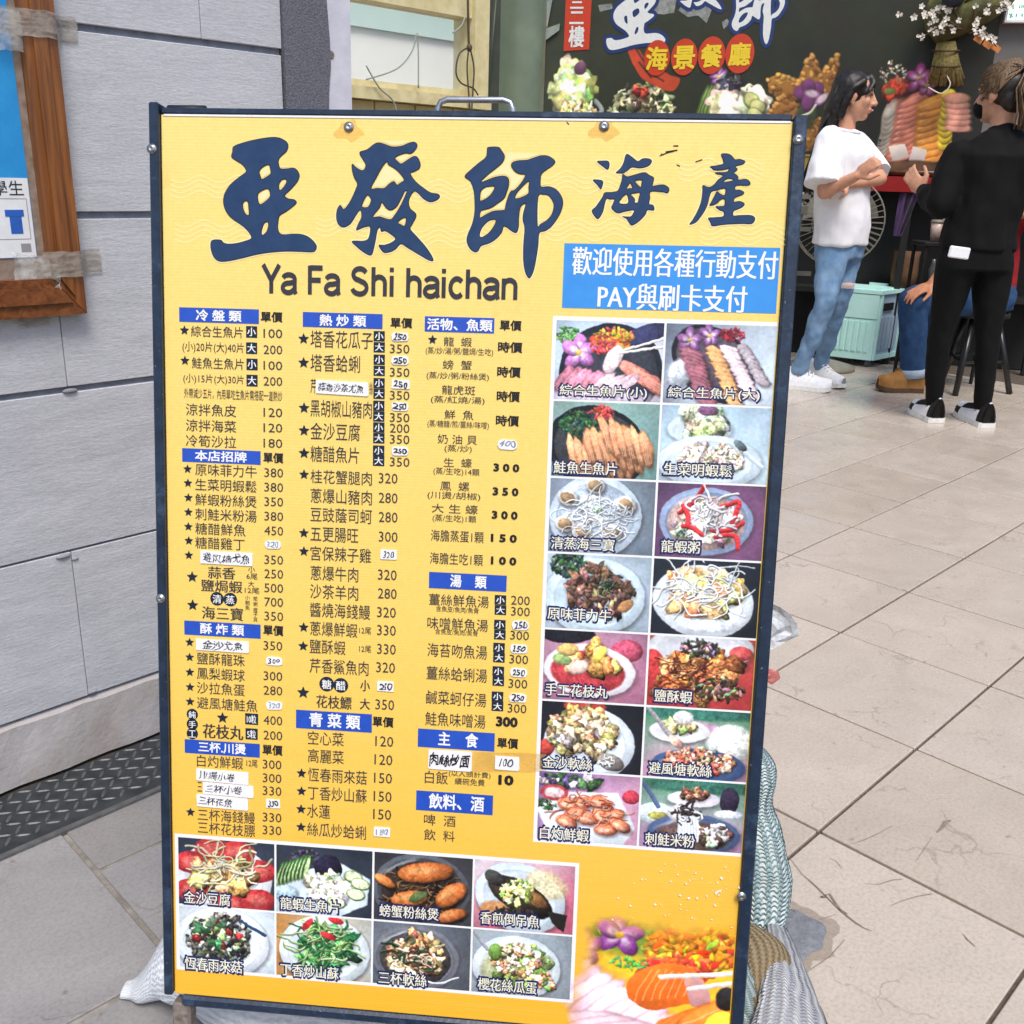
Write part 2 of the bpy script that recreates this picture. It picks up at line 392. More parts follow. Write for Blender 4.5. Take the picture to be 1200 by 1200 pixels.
WHITE = (236, 240, 243)
def dish(k, W=300, Hh=228):
    v = Cv(W, Hh, (200, 205, 215), 100+k); A = W/Hh
    if k == 0:
        v.grad((190, 215, 235), (215, 215, 235), 40); v.E(.72, .62, .66, .6, 0, (35, 40, 52), .1); v.E(.72, .66, .6, .54, 0, (58, 60, 72), .1); v.E(1.15, .15, .3, .12, -20, (60, 60, 105), .3)
        v.frilly(.16, .2, .16, .12, [(90, 165, 70), (130, 190, 90), (60, 130, 60)]); v.orchid(.3, .4, .2, (196, 110, 190)); v.frilly(.72, .22, .28, .13, [(240, 150, 40), (250, 175, 60), (225, 80, 60)], 130); v.frilly(.62, .33, .2, .09, [(225, 60, 60), (240, 100, 80)], 60)
        v.slices((.12, .75), (.52, .8), 6, .2, .08, -50, (226, 125, 150), (245, 190, 205)); v.slices((1.0, .62), (1.3, .8), 5, .2, .09, 30, (235, 130, 110), (250, 200, 180)); v.slices((.62, .78), (.9, .82), 4, .22, .06, -40, (240, 200, 212), (250, 230, 235))
        v.E(.74, .48, .1, .2, 25, (244, 214, 218), .25); v.sticks(1.36, .25, .82, .38); v.E(.62, .98, .7, .1, 0, (225, 205, 225), .2, .05)
    elif k == 1:
        v.grad((120, 130, 150), (215, 228, 240), 30); v.E(.62, .5, .6, .42, 38, (38, 36, 46), .1); v.E(.63, .5, .55, .37, 38, (92, 80, 96), .1); v.E(.2, .62, .16, .2, 30, (200, 205, 215), .3, .05)
        v.orchid(.3, .2, .14, (150, 85, 150)); v.orchid(.55, .14, .13, (130, 75, 140)); v.frilly(.82, .12, .16, .08, [(190, 40, 60), (160, 30, 50)], 70)
        v.slices((.34, .36), (.56, .98), 13, .17, .045, 20, (158, 84, 100), (205, 140, 150)); v.slices((.62, .32), (.92, .98), 12, .12, .045, 15, (240, 160, 85), (250, 205, 150)); v.slices((.8, .3), (1.12, .88), 12, .12, .045, 12, (232, 195, 206), (248, 228, 232)); v.slices((.98, .28), (1.25, .7), 8, .1, .05, 20, (168, 150, 160), (215, 205, 205))
    elif k == 2:
        v.grad((160, 195, 185), (120, 165, 160), 60); v.E(.6, .6, .68, .55, 15, (28, 34, 40), .1); v.E(.62, .6, .6, .48, 15, (64, 66, 72), .1); v.frilly(.34, .3, .24, .17, [(48, 90, 62), (70, 120, 80), (30, 62, 46)], 160); v.frilly(.64, .14, .17, .1, [(225, 60, 60), (240, 95, 85)], 90)
        for r in range(3): v.slices((.3+.22*r, .72-.14*r), (1.0+.13*r, .76-.08*r), 8-r, .27, .075, 74, (238, 150, 96), (252, 212, 176))
    elif k == 3:
        v.grad((176, 205, 225), (205, 228, 240), 80); v.plate(.5, .3, .42, .2, 0, (215, 232, 240)); v.pile(26, .52, .22, .3, .14, (.07, .13), [(196, 220, 160), (170, 205, 140), (225, 236, 200)], 1.8, .3); v.E(.6, .06, .14, .06, 0, (130, 80, 120), .3)
        v.plate(.66, .74, .68, .36, 0, (214, 230, 242)); v.pile(240, .68, .7, .42, .2, (.018, .035), [(214, 196, 176), (232, 218, 200), (186, 160, 140), (205, 180, 155)], 1.6, .4); v.E(1.05, .5, .1, .05, 40, (90, 105, 110), .4); v.line([(1.12, .6), (1.34, .78)], .03, (195, 210, 225))
    elif k == 4:
        v.grad((150, 165, 185), (120, 135, 150), 20); v.plate(.62, .5, .62, .56, 0, (196, 210, 226), .84, 30); v.E(.6, .5, .48, .42, 0, (172, 186, 204), .1)
        for x, y in ((.6, .08), (.24, .26), (1.02, .32), (.86, .7), (.22, .62), (.45, .72)):
            v.E(x+.02, y+.03, .15, .12, 20, (50, 50, 55), 0, .04, .6); v.E(x, y, .14, .11, 20, (214, 206, 196), .3); v.E(x, y, .1, .075, 20, (150, 118, 84), .5, .02, 1, .2)
        v.pile(12, .62, .42, .2, .14, (.05, .09), [(226, 230, 236), (240, 240, 244)], 1.5, .3); v.strands(46, .62, .5, .4, .28, .45, .008, [(238, 241, 245), (222, 228, 236)]); v.frilly(.62, .42, .07, .05, [(60, 130, 60)], 16)
    elif k == 5:
        v.grad((104, 70, 110), (136, 84, 128), 30); v.plate(.66, .5, .62, .46, 0, (150, 168, 205), .88, 20); v.E(.66, .52, .52, .37, 0, (196, 160, 150), .15)
        v.pile(70, .64, .52, .44, .28, (.03, .06), [(220, 206, 200), (232, 222, 218), (205, 170, 150)], 2.2, .35)
        for x0, y0, x1, y1, x2, y2 in ((.3, .4, .5, .22, .62, .02), (.85, .3, 1.08, .22, 1.0, .5), (.75, .62, 1.0, .6, 1.15, .5), (.8, .7, 1.05, .68, 1.1, .85), (.36, .58, .5, .6, .6, .68), (.34, .3, .42, .44, .42, .58)): v.line([(x0, y0), (x1, y1), (x2, y2)], .032, (214, 44, 50), 1, .5)
        v.strands(22, .72, .38, .25, .22, .3, .014, [(240, 236, 238), (226, 214, 222)]); v.frilly(.38, .68, .1, .06, [(50, 100, 70)], 30)
    elif k == 6:
        v.grad((206, 222, 234), (170, 188, 205), 40); v.plate(.64, .55, .66, .52, 0, (208, 228, 240)); v.frilly(.28, .14, .24, .16, [(58, 88, 66), (84, 120, 88), (36, 56, 44)], 160)
        v.pile(85, .7, .5, .42, .34, (.03, .05), [(92, 62, 54), (118, 82, 66), (70, 46, 44), (140, 100, 76)], 3.4, .5); v.E(1.05, .66, .12, .07, -40, (190, 130, 80), .3); v.strands(14, .78, .42, .12, .08, .16, .006, [(120, 150, 100), (60, 80, 60)])
    elif k == 7:
        v.grad((46, 56, 72), (38, 44, 58), 50); v.plate(.66, .55, .66, .48, 8, (226, 232, 238)); v.pile(26, .64, .5, .46, .3, (.1, .16), [(226, 186, 120), (210, 160, 92), (236, 205, 150), (196, 140, 80)], 1.5, .4); v.E(.75, .86, .35, .09, 0, (220, 226, 236), .2, .05)
        v.strands(34, .62, .36, .48, .28, .5, .011, [(250, 250, 250), (244, 244, 246)], .1)
    elif k == 8:
        v.grad((206, 150, 180), (190, 116, 146), 60); v.E(.3, .04, .4, .14, 0, (40, 40, 52), .2); v.E(1.15, .25, .22, .16, 0, (215, 80, 110), .3); v.plate(.64, .56, .64, .38, 4, (240, 232, 236)); v.E(.62, .58, .52, .3, 4, (216, 62, 70), .15, .02, 1, .1)
        v.pile(10, .7, .46, .36, .2, (.1, .14), [(226, 160, 80), (238, 186, 110), (205, 130, 60)], 1.3, .45); v.E(.26, .42, .14, .08, 10, (160, 190, 110), .3); v.E(.33, .27, .15, .09, -6, (232, 190, 100), .35); v.E(.48, .52, .16, .1, -15, (240, 196, 176), .35); v.E(.78, .32, .06, .14, 30, (245, 220, 80), .3)
    elif k == 9:
        v.grad((226, 90, 80), (205, 60, 60), 70); v.plate(.7, .15, .72, .3, 0, (230, 230, 236)); v.E(1.25, .2, .16, .1, 0, (226, 80, 80), .3); v.E(.05, .55, .2, .35, 0, (225, 60, 60), .1); v.pile(40, .64, .5, .54, .36, (.06, .11), [(192, 98, 48), (214, 124, 60), (160, 70, 40), (226, 150, 84)], 2.4, .5)
        v.strands(50, .62, .55, .5, .3, .3, .007, [(150, 60, 40), (96, 48, 40), (226, 150, 90)]); v.frilly(.68, .16, .26, .12, [(56, 52, 46), (84, 80, 66), (180, 176, 160)], 110); v.frilly(.98, .72, .34, .16, [(56, 46, 40), (96, 70, 50), (190, 160, 120)], 90)
    elif k == 10:
        v.grad((44, 46, 58), (40, 42, 54), 10); v.plate(.68, .6, .64, .54, 0, (222, 230, 240)); v.E(.6, .05, .3, .1, 0, (216, 70, 60), .3); v.E(.08, .68, .12, .12, 0, (216, 70, 60), .3); v.pile(85, .58, .45, .44, .34, (.04, .085), [(176, 140, 92), (204, 170, 116), (150, 116, 74), (222, 196, 150)], 1.8, .5)
        v.pile(14, .36, .5, .14, .12, (.05, .08), [(214, 206, 190), (196, 176, 140)], 1.5, .4); v.E(1.0, .84, .2, .12, 20, (140, 130, 120), .4); v.strands(10, .95, .84, .14, .06, .1, .012, [(240, 240, 240)])
    elif k == 11:
        v.grad((90, 170, 120), (226, 150, 190), 90); v.E(.7, .05, .9, .1, 0, (60, 130, 110), .2, .04); v.E(.6, .3, .5, .14, 0, (226, 160, 200), .1, .05); v.plate(.48, .32, .42, .17, 0, (240, 238, 242)); v.pile(40, .48, .24, .22, .1, (.03, .06), [(200, 160, 110), (226, 190, 140), (150, 150, 90)], 1.4, .4); v.E(.52, .12, .14, .1, 0, (240, 236, 230), .2)
        v.E(1.2, .45, .34, .26, 0, (232, 236, 226), .2, .04); v.plate(.76, .82, .66, .26, 0, (70, 96, 150), .85); v.pile(150, .78, .74, .48, .18, (.022, .045), [(206, 160, 120), (230, 200, 170), (170, 110, 80), (196, 90, 70)], 1.5, .45); v.line([(.04, .02), (.3, .34), (.46, .5)], .03, (170, 160, 165)); v.E(.44, .48, .13, .06, 35, (226, 170, 150), .35)
    elif k == 12:
        v.grad((150, 110, 170), (222, 160, 190), 30); v.E(.4, .12, .4, .12, 0, (120, 90, 150), .3, .05); v.pile(26, .42, .12, .4, .08, (.03, .06), [(226, 220, 236), (96, 70, 120), (70, 100, 60)], 2, .3); v.poly([(-.02, .55), (.35, .28), (1.1, .25), (1.36, .75), (1.2, 1.02), (.2, 1.02)], (226, 232, 240), 1, 4)
        v.E(.22, .3, .2, .12, 0, (214, 70, 80), .2); v.E(.22, .3, .14, .08, 0, (236, 200, 200), .2); v.E(1.28, .3, .12, .1, 0, (220, 60, 80), .3); v.frilly(.1, .48, .16, .08, [(80, 120, 60), (50, 80, 40)], 50)
        for x, y, r in ((.42, .46, 10), (.66, .42, -10), (.86, .4, 20), (.5, .6, -30), (.68, .66, 10), (.9, .62, 40), (1.05, .58, -20), (.4, .72, 20), (.95, .8, 0), (1.15, .72, 30)):
            v.E(x+.02, y+.03, .17, .09, r, (60, 30, 30), 0, .04, .5); v.E(x, y, .16, .085, r, (232, 122, 80), .45, .012, 1, .1); v.E(x-.02, y+.01, .1, .035, r, (245, 190, 160), .2, .02, .8); v.line([(x-.14, y), (x-.05, y-.1), (x+.1, y-.08)], .007, (226, 90, 60))
        v.strands(20, .7, .5, .4, .2, .3, .006, [(240, 160, 120), (220, 90, 60)])
    elif k == 13:
        v.grad((90, 170, 120), (214, 150, 200), 90); v.E(.8, .08, .8, .1, 0, (60, 120, 100), .2, .04); v.plate(.72, .26, .36, .12, 0, (236, 226, 236)); v.pile(26, .72, .2, .2, .07, (.03, .05), [(120, 80, 60), (160, 100, 80)], 1.5, .4); v.E(1.2, .26, .13, .2, 0, (56, 46, 70), .3); v.E(1.2, .45, .2, .06, 0, (226, 226, 236), .2)
        v.E(.22, .5, .28, .16, 0, (205, 220, 226), .2); v.E(.24, .54, .14, .06, 0, (170, 160, 70), .3); v.plate(.74, .78, .64, .3, 0, (84, 104, 150), .88); v.E(.74, .8, .52, .21, 0, (112, 84, 76), .2, .03, 1, .15); v.pile(60, 1.0, .78, .26, .14, (.03, .05), [(190, 180, 172), (90, 70, 64), (220, 214, 206)], 1.8, .4); v.E(.6, .5, .24, .14, 10, (206, 200, 204), .3)
        for q in range(14): v.line([(.52+.02*q, .52), (.53+.021*q, .7), (.52+.022*q, .88)], .012, (236, 238, 242) if q % 2 else (206, 210, 220), 1, .2)
        v.line([(.02, .08), (.24, .4)], .035, (90, 110, 150)); v.strands(16, .6, .46, .18, .08, .2, .014, [(70, 60, 62), (226, 224, 226)])
    elif k == 14:
        v.grad((54, 62, 84), (60, 70, 90), 20); v.plate(.66, .58, .7, .54, 0, (226, 228, 232))
        for x, y in ((.5, .14), (.86, .16), (.2, .36), (1.16, .42), (.2, .78), (.75, .95), (1.15, .86)): v.E(x, y, .26, .17, 0, (206, 50, 54), .15, .012, 1, .15); v.E(x, y, .15, .09, 0, (226, 110, 96), .15, .03, .7)
        v.pile(14, .7, .54, .42, .24, (.09, .14), [(190, 130, 66), (170, 112, 56), (214, 160, 90)], 1.6, .5); v.strands(22, .7, .42, .46, .24, .5, .016, [(232, 220, 170), (205, 196, 130), (240, 230, 196)])
    elif k == 15:
        v.grad((60, 68, 84), (52, 60, 76), 20); v.poly([(-.02, .5), (.9, .2), (1.34, .42), (1.3, .8), (.9, 1.02), (-.02, 1.02)], (214, 226, 234), 1, 5); v.E(.74, .3, .2, .2, 0, (36, 34, 52), .5, .012, 1, .5); v.frilly(.42, .15, .2, .1, [(40, 66, 50), (110, 80, 140)], 70)
        for q in range(8): v.E(.04+.055*q, .44-.02*q, .045, .2, 16, (52, 96, 48), .2); v.E(.05+.055*q, .45-.02*q, .03, .17, 16, (190, 214, 140), .2)
        v.pile(50, .74, .6, .3, .18, (.05, .09), [(232, 232, 206), (214, 220, 180), (244, 242, 226)], 1.8, .25)
        for x, y in ((1.1, .4), (1.2, .5), (1.14, .66), (.86, .8)): v.E(x, y, .14, .09, 10, (96, 130, 66), .2); v.E(x, y-.006, .125, .075, 10, (222, 230, 180), .1)
        v.E(.14, .72, .18, .12, 0, (170, 196, 210), .4, .03)
    elif k == 16:
        v.grad((60, 60, 66), (76, 74, 80), 50); v.plate(.66, .52, .68, .54, 0, (96, 100, 110), .9, 20); v.E(.66, .54, .56, .44, 0, (58, 46, 42), .2, .03, 1, .3); v.strands(60, .66, .55, .5, .36, .3, .012, [(110, 76, 50), (150, 110, 70), (50, 34, 30)])
        for x, y, rx, ry, r in ((.72, .25, .4, .15, -8), (.5, .66, .26, .12, -12), (1.08, .56, .26, .14, -40), (1.1, .86, .22, .09, -20), (.16, .42, .18, .07, 30)):
            v.E(x+.02, y+.04, rx, ry, r, (24, 18, 18), 0, .04, .7); v.E(x, y, rx, ry, r, (204, 104, 44), .5, .012, 1, .2); v.E(x-.05, y-.02, rx*.6, ry*.4, r, (236, 160, 90), .2, .04, .7)
        v.E(.62, .62, .14, .07, -30, (90, 110, 60), .3)
    elif k == 17:
        v.grad((236, 220, 226), (222, 100, 130), 60); v.plate(.64, .52, .64, .5, 18, (208, 222, 234)); v.E(.3, .72, .22, .14, 0, (206, 120, 50), .2, .04, .8); v.E(1.0, .3, .3, .2, 20, (226, 206, 150), .1, .06, .8)
        v.E(.64, .5, .5, .22, 28, (52, 46, 40), .4, .012, 1, .3); v.poly([(1.02, .68), (1.3, .72), (1.26, .98), (1.1, .86)], (48, 44, 42)); v.E(.28, .25, .16, .1, 30, (70, 68, 66), .4); v.E(.8, .5, .26, .1, 28, (170, 110, 56), .3, .03, .8, .3)
        v.pile(70, .6, .44, .22, .18, (.022, .04), [(206, 210, 110), (150, 180, 70), (236, 226, 170)], 1.3, .35); v.frilly(.55, .74, .3, .05, [(60, 50, 44)], 40)
    elif k == 18:
        v.grad((226, 232, 238), (216, 226, 234), 20); v.plate(.66, .55, .74, .56, 0, (230, 236, 242)); v.pile(190, .62, .5, .5, .42, (.025, .05), [(44, 46, 44), (66, 66, 58), (34, 32, 36), (96, 92, 80), (150, 146, 130)], 1.9, .5); v.pile(40, .6, .4, .42, .34, (.02, .035), [(226, 220, 200), (170, 190, 130)], 1.5, .3); v.pile(6, .6, .4, .36, .3, (.04, .06), [(214, 50, 54)], 1.5, .3); v.pile(8, .55, .45, .35, .25, (.04, .07), [(110, 160, 90), (70, 130, 80)], 2.2, .3); v.line([(.96, .18), (1.34, .38)], .025, (40, 70, 110))
    elif k == 19:
        v.grad((226, 150, 70), (200, 205, 200), 0); v.plate(.74, .55, .7, .56, 0, (226, 236, 240)); v.pile(60, .74, .5, .44, .36, (.05, .08), [(44, 120, 62), (66, 150, 76), (32, 92, 52), (120, 180, 96)], 2.8, .45); v.strands(40, .72, .42, .36, .3, .4, .014, [(56, 130, 70), (150, 190, 110), (200, 214, 160)])
        for x, y, r in ((.48, .14, -50), (.8, .3, 20), (.92, .05, 10)): v.E(x, y, .12, .05, r, (220, 40, 48), .3)
    elif k == 20:
        v.grad((120, 128, 140), (90, 94, 104), 40); v.plate(.64, .54, .66, .52, 0, (120, 122, 132), .9, 10); v.E(.64, .56, .54, .42, 0, (74, 68, 70), .2); v.pile(75, .64, .5, .4, .32, (.04, .085), [(214, 182, 136), (232, 210, 170), (176, 128, 84), (150, 96, 66)], 2.2, .5); v.strands(26, .6, .5, .36, .26, .3, .016, [(236, 216, 180), (120, 70, 50), (60, 96, 66)]); v.line([(.8, .9), (1.0, .92), (1.3, .8)], .014, (226, 226, 230))
    else:
        v.grad((176, 190, 200), (150, 160, 170), 40); v.plate(.66, .56, .66, .5, 0, (214, 224, 230)); v.E(.62, .64, .5, .36, 0, (160, 160, 96), .2, .05, .7); v.pile(26, .7, .55, .44, .32, (.06, .1), [(120, 150, 60), (150, 176, 84), (190, 206, 130), (96, 130, 50)], 1.4, .4); v.pile(90, .66, .45, .36, .26, (.02, .045), [(226, 196, 150), (240, 226, 196), (200, 140, 90)], 1.5, .4); v.E(.34, .34, .1, .14, 0, (110, 150, 60), .4); v.line([(.02, .04), (.22, .3)], .03, (170, 170, 176)); v.pile(20, 1.1, .75, .16, .16, (.02, .04), [(226, 120, 90), (110, 150, 60)], 1.5)
    lum = v.a.mean(2, keepdims=True); v.a = (lum+(v.a-lum)*.8)*np.array([.98, 1., 1.02], np.float32); X_, Y_2 = v.X/A, v.Y; v.a *= (1-.22*np.clip(((X_-.5)**2+(Y_2-.5)**2)*2.2-.25, 0, 1))[..., None]; return v.done(1, .05, 1.10, 4)
# ------------------------------------------------------------------ materials
def tile_mat(name, c1, c2, vein, rough, seed):
    k = NT(name); co = k.coord('Object', off=True)
    big = k.ramp(k.noise(co, 5, 5, .65, .6), [(.3, 0.), (.7, 1.)]); base = k.mix(big, s2l(c1), s2l(c2))
    oi = k.n('ObjectInfo'); rv = k.ramp(oi.outputs['Random'], [(0, (.90, .89, .87)), (.5, (1, 1, 1)), (1, (.95, .96, .98))]); base = k.mix(1., base, rv, 'MULTIPLY')
    fine = k.ramp(k.noise(co, 160, 3, .7), [(.36, (.80, .79, .78)), (.56, (1.0, 1.0, 1.0))]); base = k.mix(.8, base, fine, 'MULTIPLY')
    ns = k.n('TexNoise'); ns.inputs['Scale'].default_value = 6; ns.inputs['Detail'].default_value = 5; k.l(co, ns.inputs['Vector'])
    mx = k.n('VectorMath', operation='MULTIPLY_ADD'); k.l(ns.outputs['Color'], mx.inputs[0]); mx.inputs[1].default_value = (.22, .22, .22); k.l(co, mx.inputs[2])
    vo = k.n('TexVoronoi'); vo.feature = 'DISTANCE_TO_EDGE'; vo.inputs['Scale'].default_value = 6.5; k.l(mx.outputs[0], vo.inputs['Vector'])
    ve = k.ramp(vo.outputs['Distance'], [(0., 1.), (.018, 0.)]); msk = k.ramp(k.noise(co, 7, 2), [(.48, 0.), (.62, 1.)])
    mm = k.n('Math', operation='MULTIPLY'); k.l(ve, mm.inputs[0]); k.l(msk, mm.inputs[1])
    m2 = k.n('Math', operation='MULTIPLY'); k.l(mm.outputs[0], m2.inputs[0]); m2.inputs[1].default_value = .42
    base = k.mix(m2.outputs[0], base, s2l(vein)); spots = k.ramp(k.noise(co, 42, 2, .5), [(.70, 0.), (.76, .5)]); base = k.mix(spots, base, s2l(vein)); k.color(base)
    h = k.n('Math', operation='SUBTRACT'); k.l(k.noise(co, 60, 4), h.inputs[0]); k.l(mm.outputs[0], h.inputs[1]); k.bump(h.outputs[0], .12, .004)
    r = k.ramp(k.noise(co, 9, 4), [(.3, rough-.1), (.7, rough+.12)]); k.l(r, k.b.inputs['Roughness']); k.b.inputs['Specular IOR Level'].default_value = .5
    return k.m
m_tile = tile_mat('beige_floor_tile', (197, 186, 174), (184, 173, 161), (118, 104, 94), .24, 1)
m_slab = tile_mat('grey_stone_slab', (150, 148, 149), (134, 132, 134), (100, 88, 78), .55, 2)
m_grout = mat('dark_grout', (66, 57, 50), (96, 86, 76), 60, .9, bump=.4)
m_lgrout = mat('pale_grout', (150, 146, 140), (110, 104, 98), 40, .9, bump=.4)
m_gground = mat('plain_ground', (128, 124, 120), (110, 106, 104), 3, .9)
def stone_mat():
    k = NT('lavender_wall_stone'); co = k.coord('Object', off=True, scale=(.8, 1, 3.4)); b = k.mix(k.ramp(k.noise(co, 5, 6, .7, 1.2), [(.32, 0.), (.68, 1.)]), s2l((196, 198, 206)), s2l((178, 180, 188)))
    b = k.mix(.8, b, k.ramp(k.noise(co, 170, 3, .7), [(.36, (.8, .8, .8)), (.6, (1, 1, 1))]), 'MULTIPLY'); st = k.ramp(k.noise(co, 12, 6, .7, 3), [(.60, 0.), (.74, .5)]); b = k.mix(st, b, s2l((160, 152, 152)))
    k.color(b); k.bump(k.noise(co, 60, 6, .7), .3, .005); return k.set(.62, 0, .35)
m_stone = stone_mat()
m_joint = mat('blue_grey_joint', (124, 130, 144), (100, 106, 120), 40, .85, bump=.3)
m_plaster = mat('stained_plaster', (178, 177, 181), (154, 146, 144), 9, .85, bump=.5, bscale=90, detail=8)
m_granite = mat('dark_granite_render', (112, 114, 124), (82, 84, 96), 240, .85, bump=.8, bscale=320)
m_jamb = mat('lilac_white_paint', (206, 206, 218), (190, 190, 204), 26, .55, bump=.2, bscale=80)
m_plate = mat('worn_tread_steel', (74, 78, 82), (52, 55, 59), 30, .45, metal=.5, bump=.15)
m_bar = mat('rubbed_tread_bars', (122, 125, 126), (92, 94, 95), 50, .4, metal=.55)
def navy_mat():
    k = NT('chipped_navy_paint'); co = k.coord('Object'); b = k.mix(k.ramp(k.noise(co, 60, 4), [(.3, 0.), (.7, 1.)]), s2l((20, 34, 54)), s2l((32, 50, 74))); b = k.mix(k.ramp(k.noise(co, 14, 6, .75), [(.56, 0.), (.72, .55)]), b, s2l((84, 108, 138))); b = k.mix(k.ramp(k.noise(co, 190, 3, .7), [(.70, 0.), (.74, .8)]), b, s2l((150, 158, 166))); k.color(b); k.bump(k.noise(co, 150, 3), .12, .003); return k.set(.36, 0, .5)
m_navy = navy_mat()
m_rust = mat('rusty_steel', (96, 84, 78), (140, 130, 124), 120, .8, bump=.5)
m_zinc = mat('zinc_screw', (190, 192, 196), (150, 152, 156), 90, .3, metal=.9)
m_chrome = mat('brushed_steel', (200, 202, 206), (170, 172, 178), 60, .25, metal=.9)
m_black = mat('black_plastic', (22, 22, 24), (30, 30, 33), 60, .5)
m_white = mat('white_print', (238, 239, 240), (230, 232, 235), 40, .4)
m_sticker = mat('white_paper_sticker', (238, 238, 240), (226, 227, 232), 60, .55)
m_ink = mat('slate_ink', (44, 68, 104), (36, 60, 96), 80, .5, spec=.2)
m_inkd = mat('dark_slate_ink', (28, 38, 56), (36, 46, 62), 80, .5, spec=.2)
m_text = mat('charcoal_ink', (52, 53, 64), (62, 62, 70), 120, .5, spec=.2)
m_textb = mat('black_ink', (34, 34, 40), (42, 42, 48), 120, .5, spec=.2)
m_blue = mat('royal_blue_print', (36, 82, 190), (30, 74, 180), 60, .38)
m_sky = mat('light_blue_print', (56, 146, 226), (50, 138, 218), 60, .38)
m_cap = mat('navy_caption_ink', (26, 36, 90), (30, 40, 96), 80, .4)
m_cream = mat('cream_caption_ink', (238, 236, 214), (232, 230, 206), 80, .4)
m_halo = mat('pale_halo_print', (244, 226, 168), (240, 220, 158), 80, .4)
m_pen = mat('felt_pen_ink', (44, 46, 58), (60, 62, 74), 120, .5)
m_penl = mat('faded_pen_ink', (120, 136, 166), (140, 152, 176), 120, .5)
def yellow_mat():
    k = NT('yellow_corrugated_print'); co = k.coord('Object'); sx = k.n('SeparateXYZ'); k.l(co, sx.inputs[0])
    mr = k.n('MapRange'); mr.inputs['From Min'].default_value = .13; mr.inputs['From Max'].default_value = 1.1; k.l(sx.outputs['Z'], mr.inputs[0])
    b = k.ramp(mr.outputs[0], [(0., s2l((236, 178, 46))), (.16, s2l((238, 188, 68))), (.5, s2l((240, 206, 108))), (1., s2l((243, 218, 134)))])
    st = k.coord('Object', scale=(.6, .6, 60)); b = k.mix(k.ramp(k.noise(st, 6, 3), [(.45, 0.), (.8, .22)]), b, s2l((240, 208, 124)))
    b = k.mix(k.ramp(k.noise(co, 220, 2), [(.3, .0), (.75, .16)]), b, s2l((226, 168, 40))); dirt = k.ramp(k.noise(co, 9, 6, .75), [(.60, 0.), (.85, .3)]); b = k.mix(dirt, b, s2l((206, 150, 50)))
    k.color(b); wv = k.n('TexWave'); wv.bands_direction = 'Z'; wv.inputs['Scale'].default_value = 95; wv.inputs['Distortion'].default_value = .3; k.l(co, wv.inputs['Vector']); k.bump(wv.outputs['Fac'], .05, .001)
    return k.set(.4, 0, .3)

m_yellow = yellow_mat()
def wood_mat(name, c1, c2, axis):
    k = NT(name); s = [26, 26, 26]; s[axis] = 1.6; co = k.coord('Object', scale=s); n = k.noise(co, 3, 5, .6, 1.2); b = k.mix(k.ramp(n, [(.35, 0.), (.65, 1.)]), s2l(c1), s2l(c2)); k.color(b); k.bump(n, .15, .002); return k.set(.42, 0, .45, .2)
m_woodz = wood_mat('varnished_pine_upright', (142, 88, 42), (98, 54, 24), 2)
m_woodx = wood_mat('varnished_pine_crosspiece', (132, 78, 40), (88, 46, 24), 0)
def clear_mat(name, tint, a, rough=.15):
    k = NT(name); k.color(k.mix(k.ramp(k.noise(k.coord('Object'), 60, 4), [(.35, 0.), (.7, 1.)]), s2l(tint), s2l(tuple(min(255, q*1.25) for q in tint)))); k.bump(k.noise(k.coord('Object'), 40, 4, .6, 2), .6, .004); return k.set(rough, 0, .6, 0, 0, a)
m_tape = clear_mat('yellowed_clear_tape', (146, 140, 132), .6)
m_tape2 = clear_mat('wrinkled_clear_film', (200, 204, 206), .35, .08)

# ------------------------------------------------------------------ ground and floor
UA = V((math.sin(rad(44.6)), math.cos(rad(44.6)), 0)); UB = V((math.cos(rad(44.6)), -math.sin(rad(44.6)), 0)); Z = V((0, 0, 1))
def uv2w(u, v, z=0): return UA*u+UB*v+Z*z
b = MB(); b.quad((-60, -60, -.02), (60, -60, -.02), (60, 60, -.02), (-60, 60, -.02)); g = b.build('ground', m_gground); tag(g, kind='structure')
b = MB()
for i in range(12):
    for j in range(12):
        b.quad(*[uv2w(u, v, -.006) for u, v in ((-2+i, -7+j), (-1+i, -7+j), (-1+i, -6+j), (-2+i, -6+j))][::-1])
floor = b.build('floor', m_grout); tag(floor, kind='structure')
PU, PVV = .390, .369
def tilemesh(w, d, name, m, ch=.0016):
    t = MB(); t.box((0, 0, -.004), (w, d, .008), None, ch); me = t.mesh(name); me.materials.append(m); return me
R_UV = Matrix(((UA.x, UB.x, 0), (UA.y, UB.y, 0), (0, 0, 1))).to_3x3()
R_UV = Matrix(((UA.x, -UB.x, 0), (UA.y, -UB.y, 0), (0, 0, 1)))
def inframe(P, m=40):
    if (P-CAM).dot(FWD) < .1: return False
    x, y = topx(P); return -m < x < 1200+m and -m < y < 1200+m
tm = tilemesh(PU-.0062, PVV-.0062, 'floor_tile', m_tile); nt_ = 0
WALLN = V((math.cos(rad(43.3)), -math.sin(rad(43.3)), 0)); WALLD = V((math.sin(rad(43.3)), math.cos(rad(43.3)), 0)); W0 = V((-.79003, 1.60356, 0))
def addtile(me, u, v, z=0, name='floor_tile'):
    o = bpy.data.objects.new(name, me); COL.objects.link(o); o.parent = floor
    M = R_UV.to_4x4(); jit = Matrix.Rotation(random.uniform(-.0015, .0015), 4, 'X') @ Matrix.Rotation(random.uniform(-.0015, .0015), 4, 'Y')
    o.matrix_local = Matrix.Translation(uv2w(u, v, z+random.uniform(-.0004, .0006))) @ M @ jit
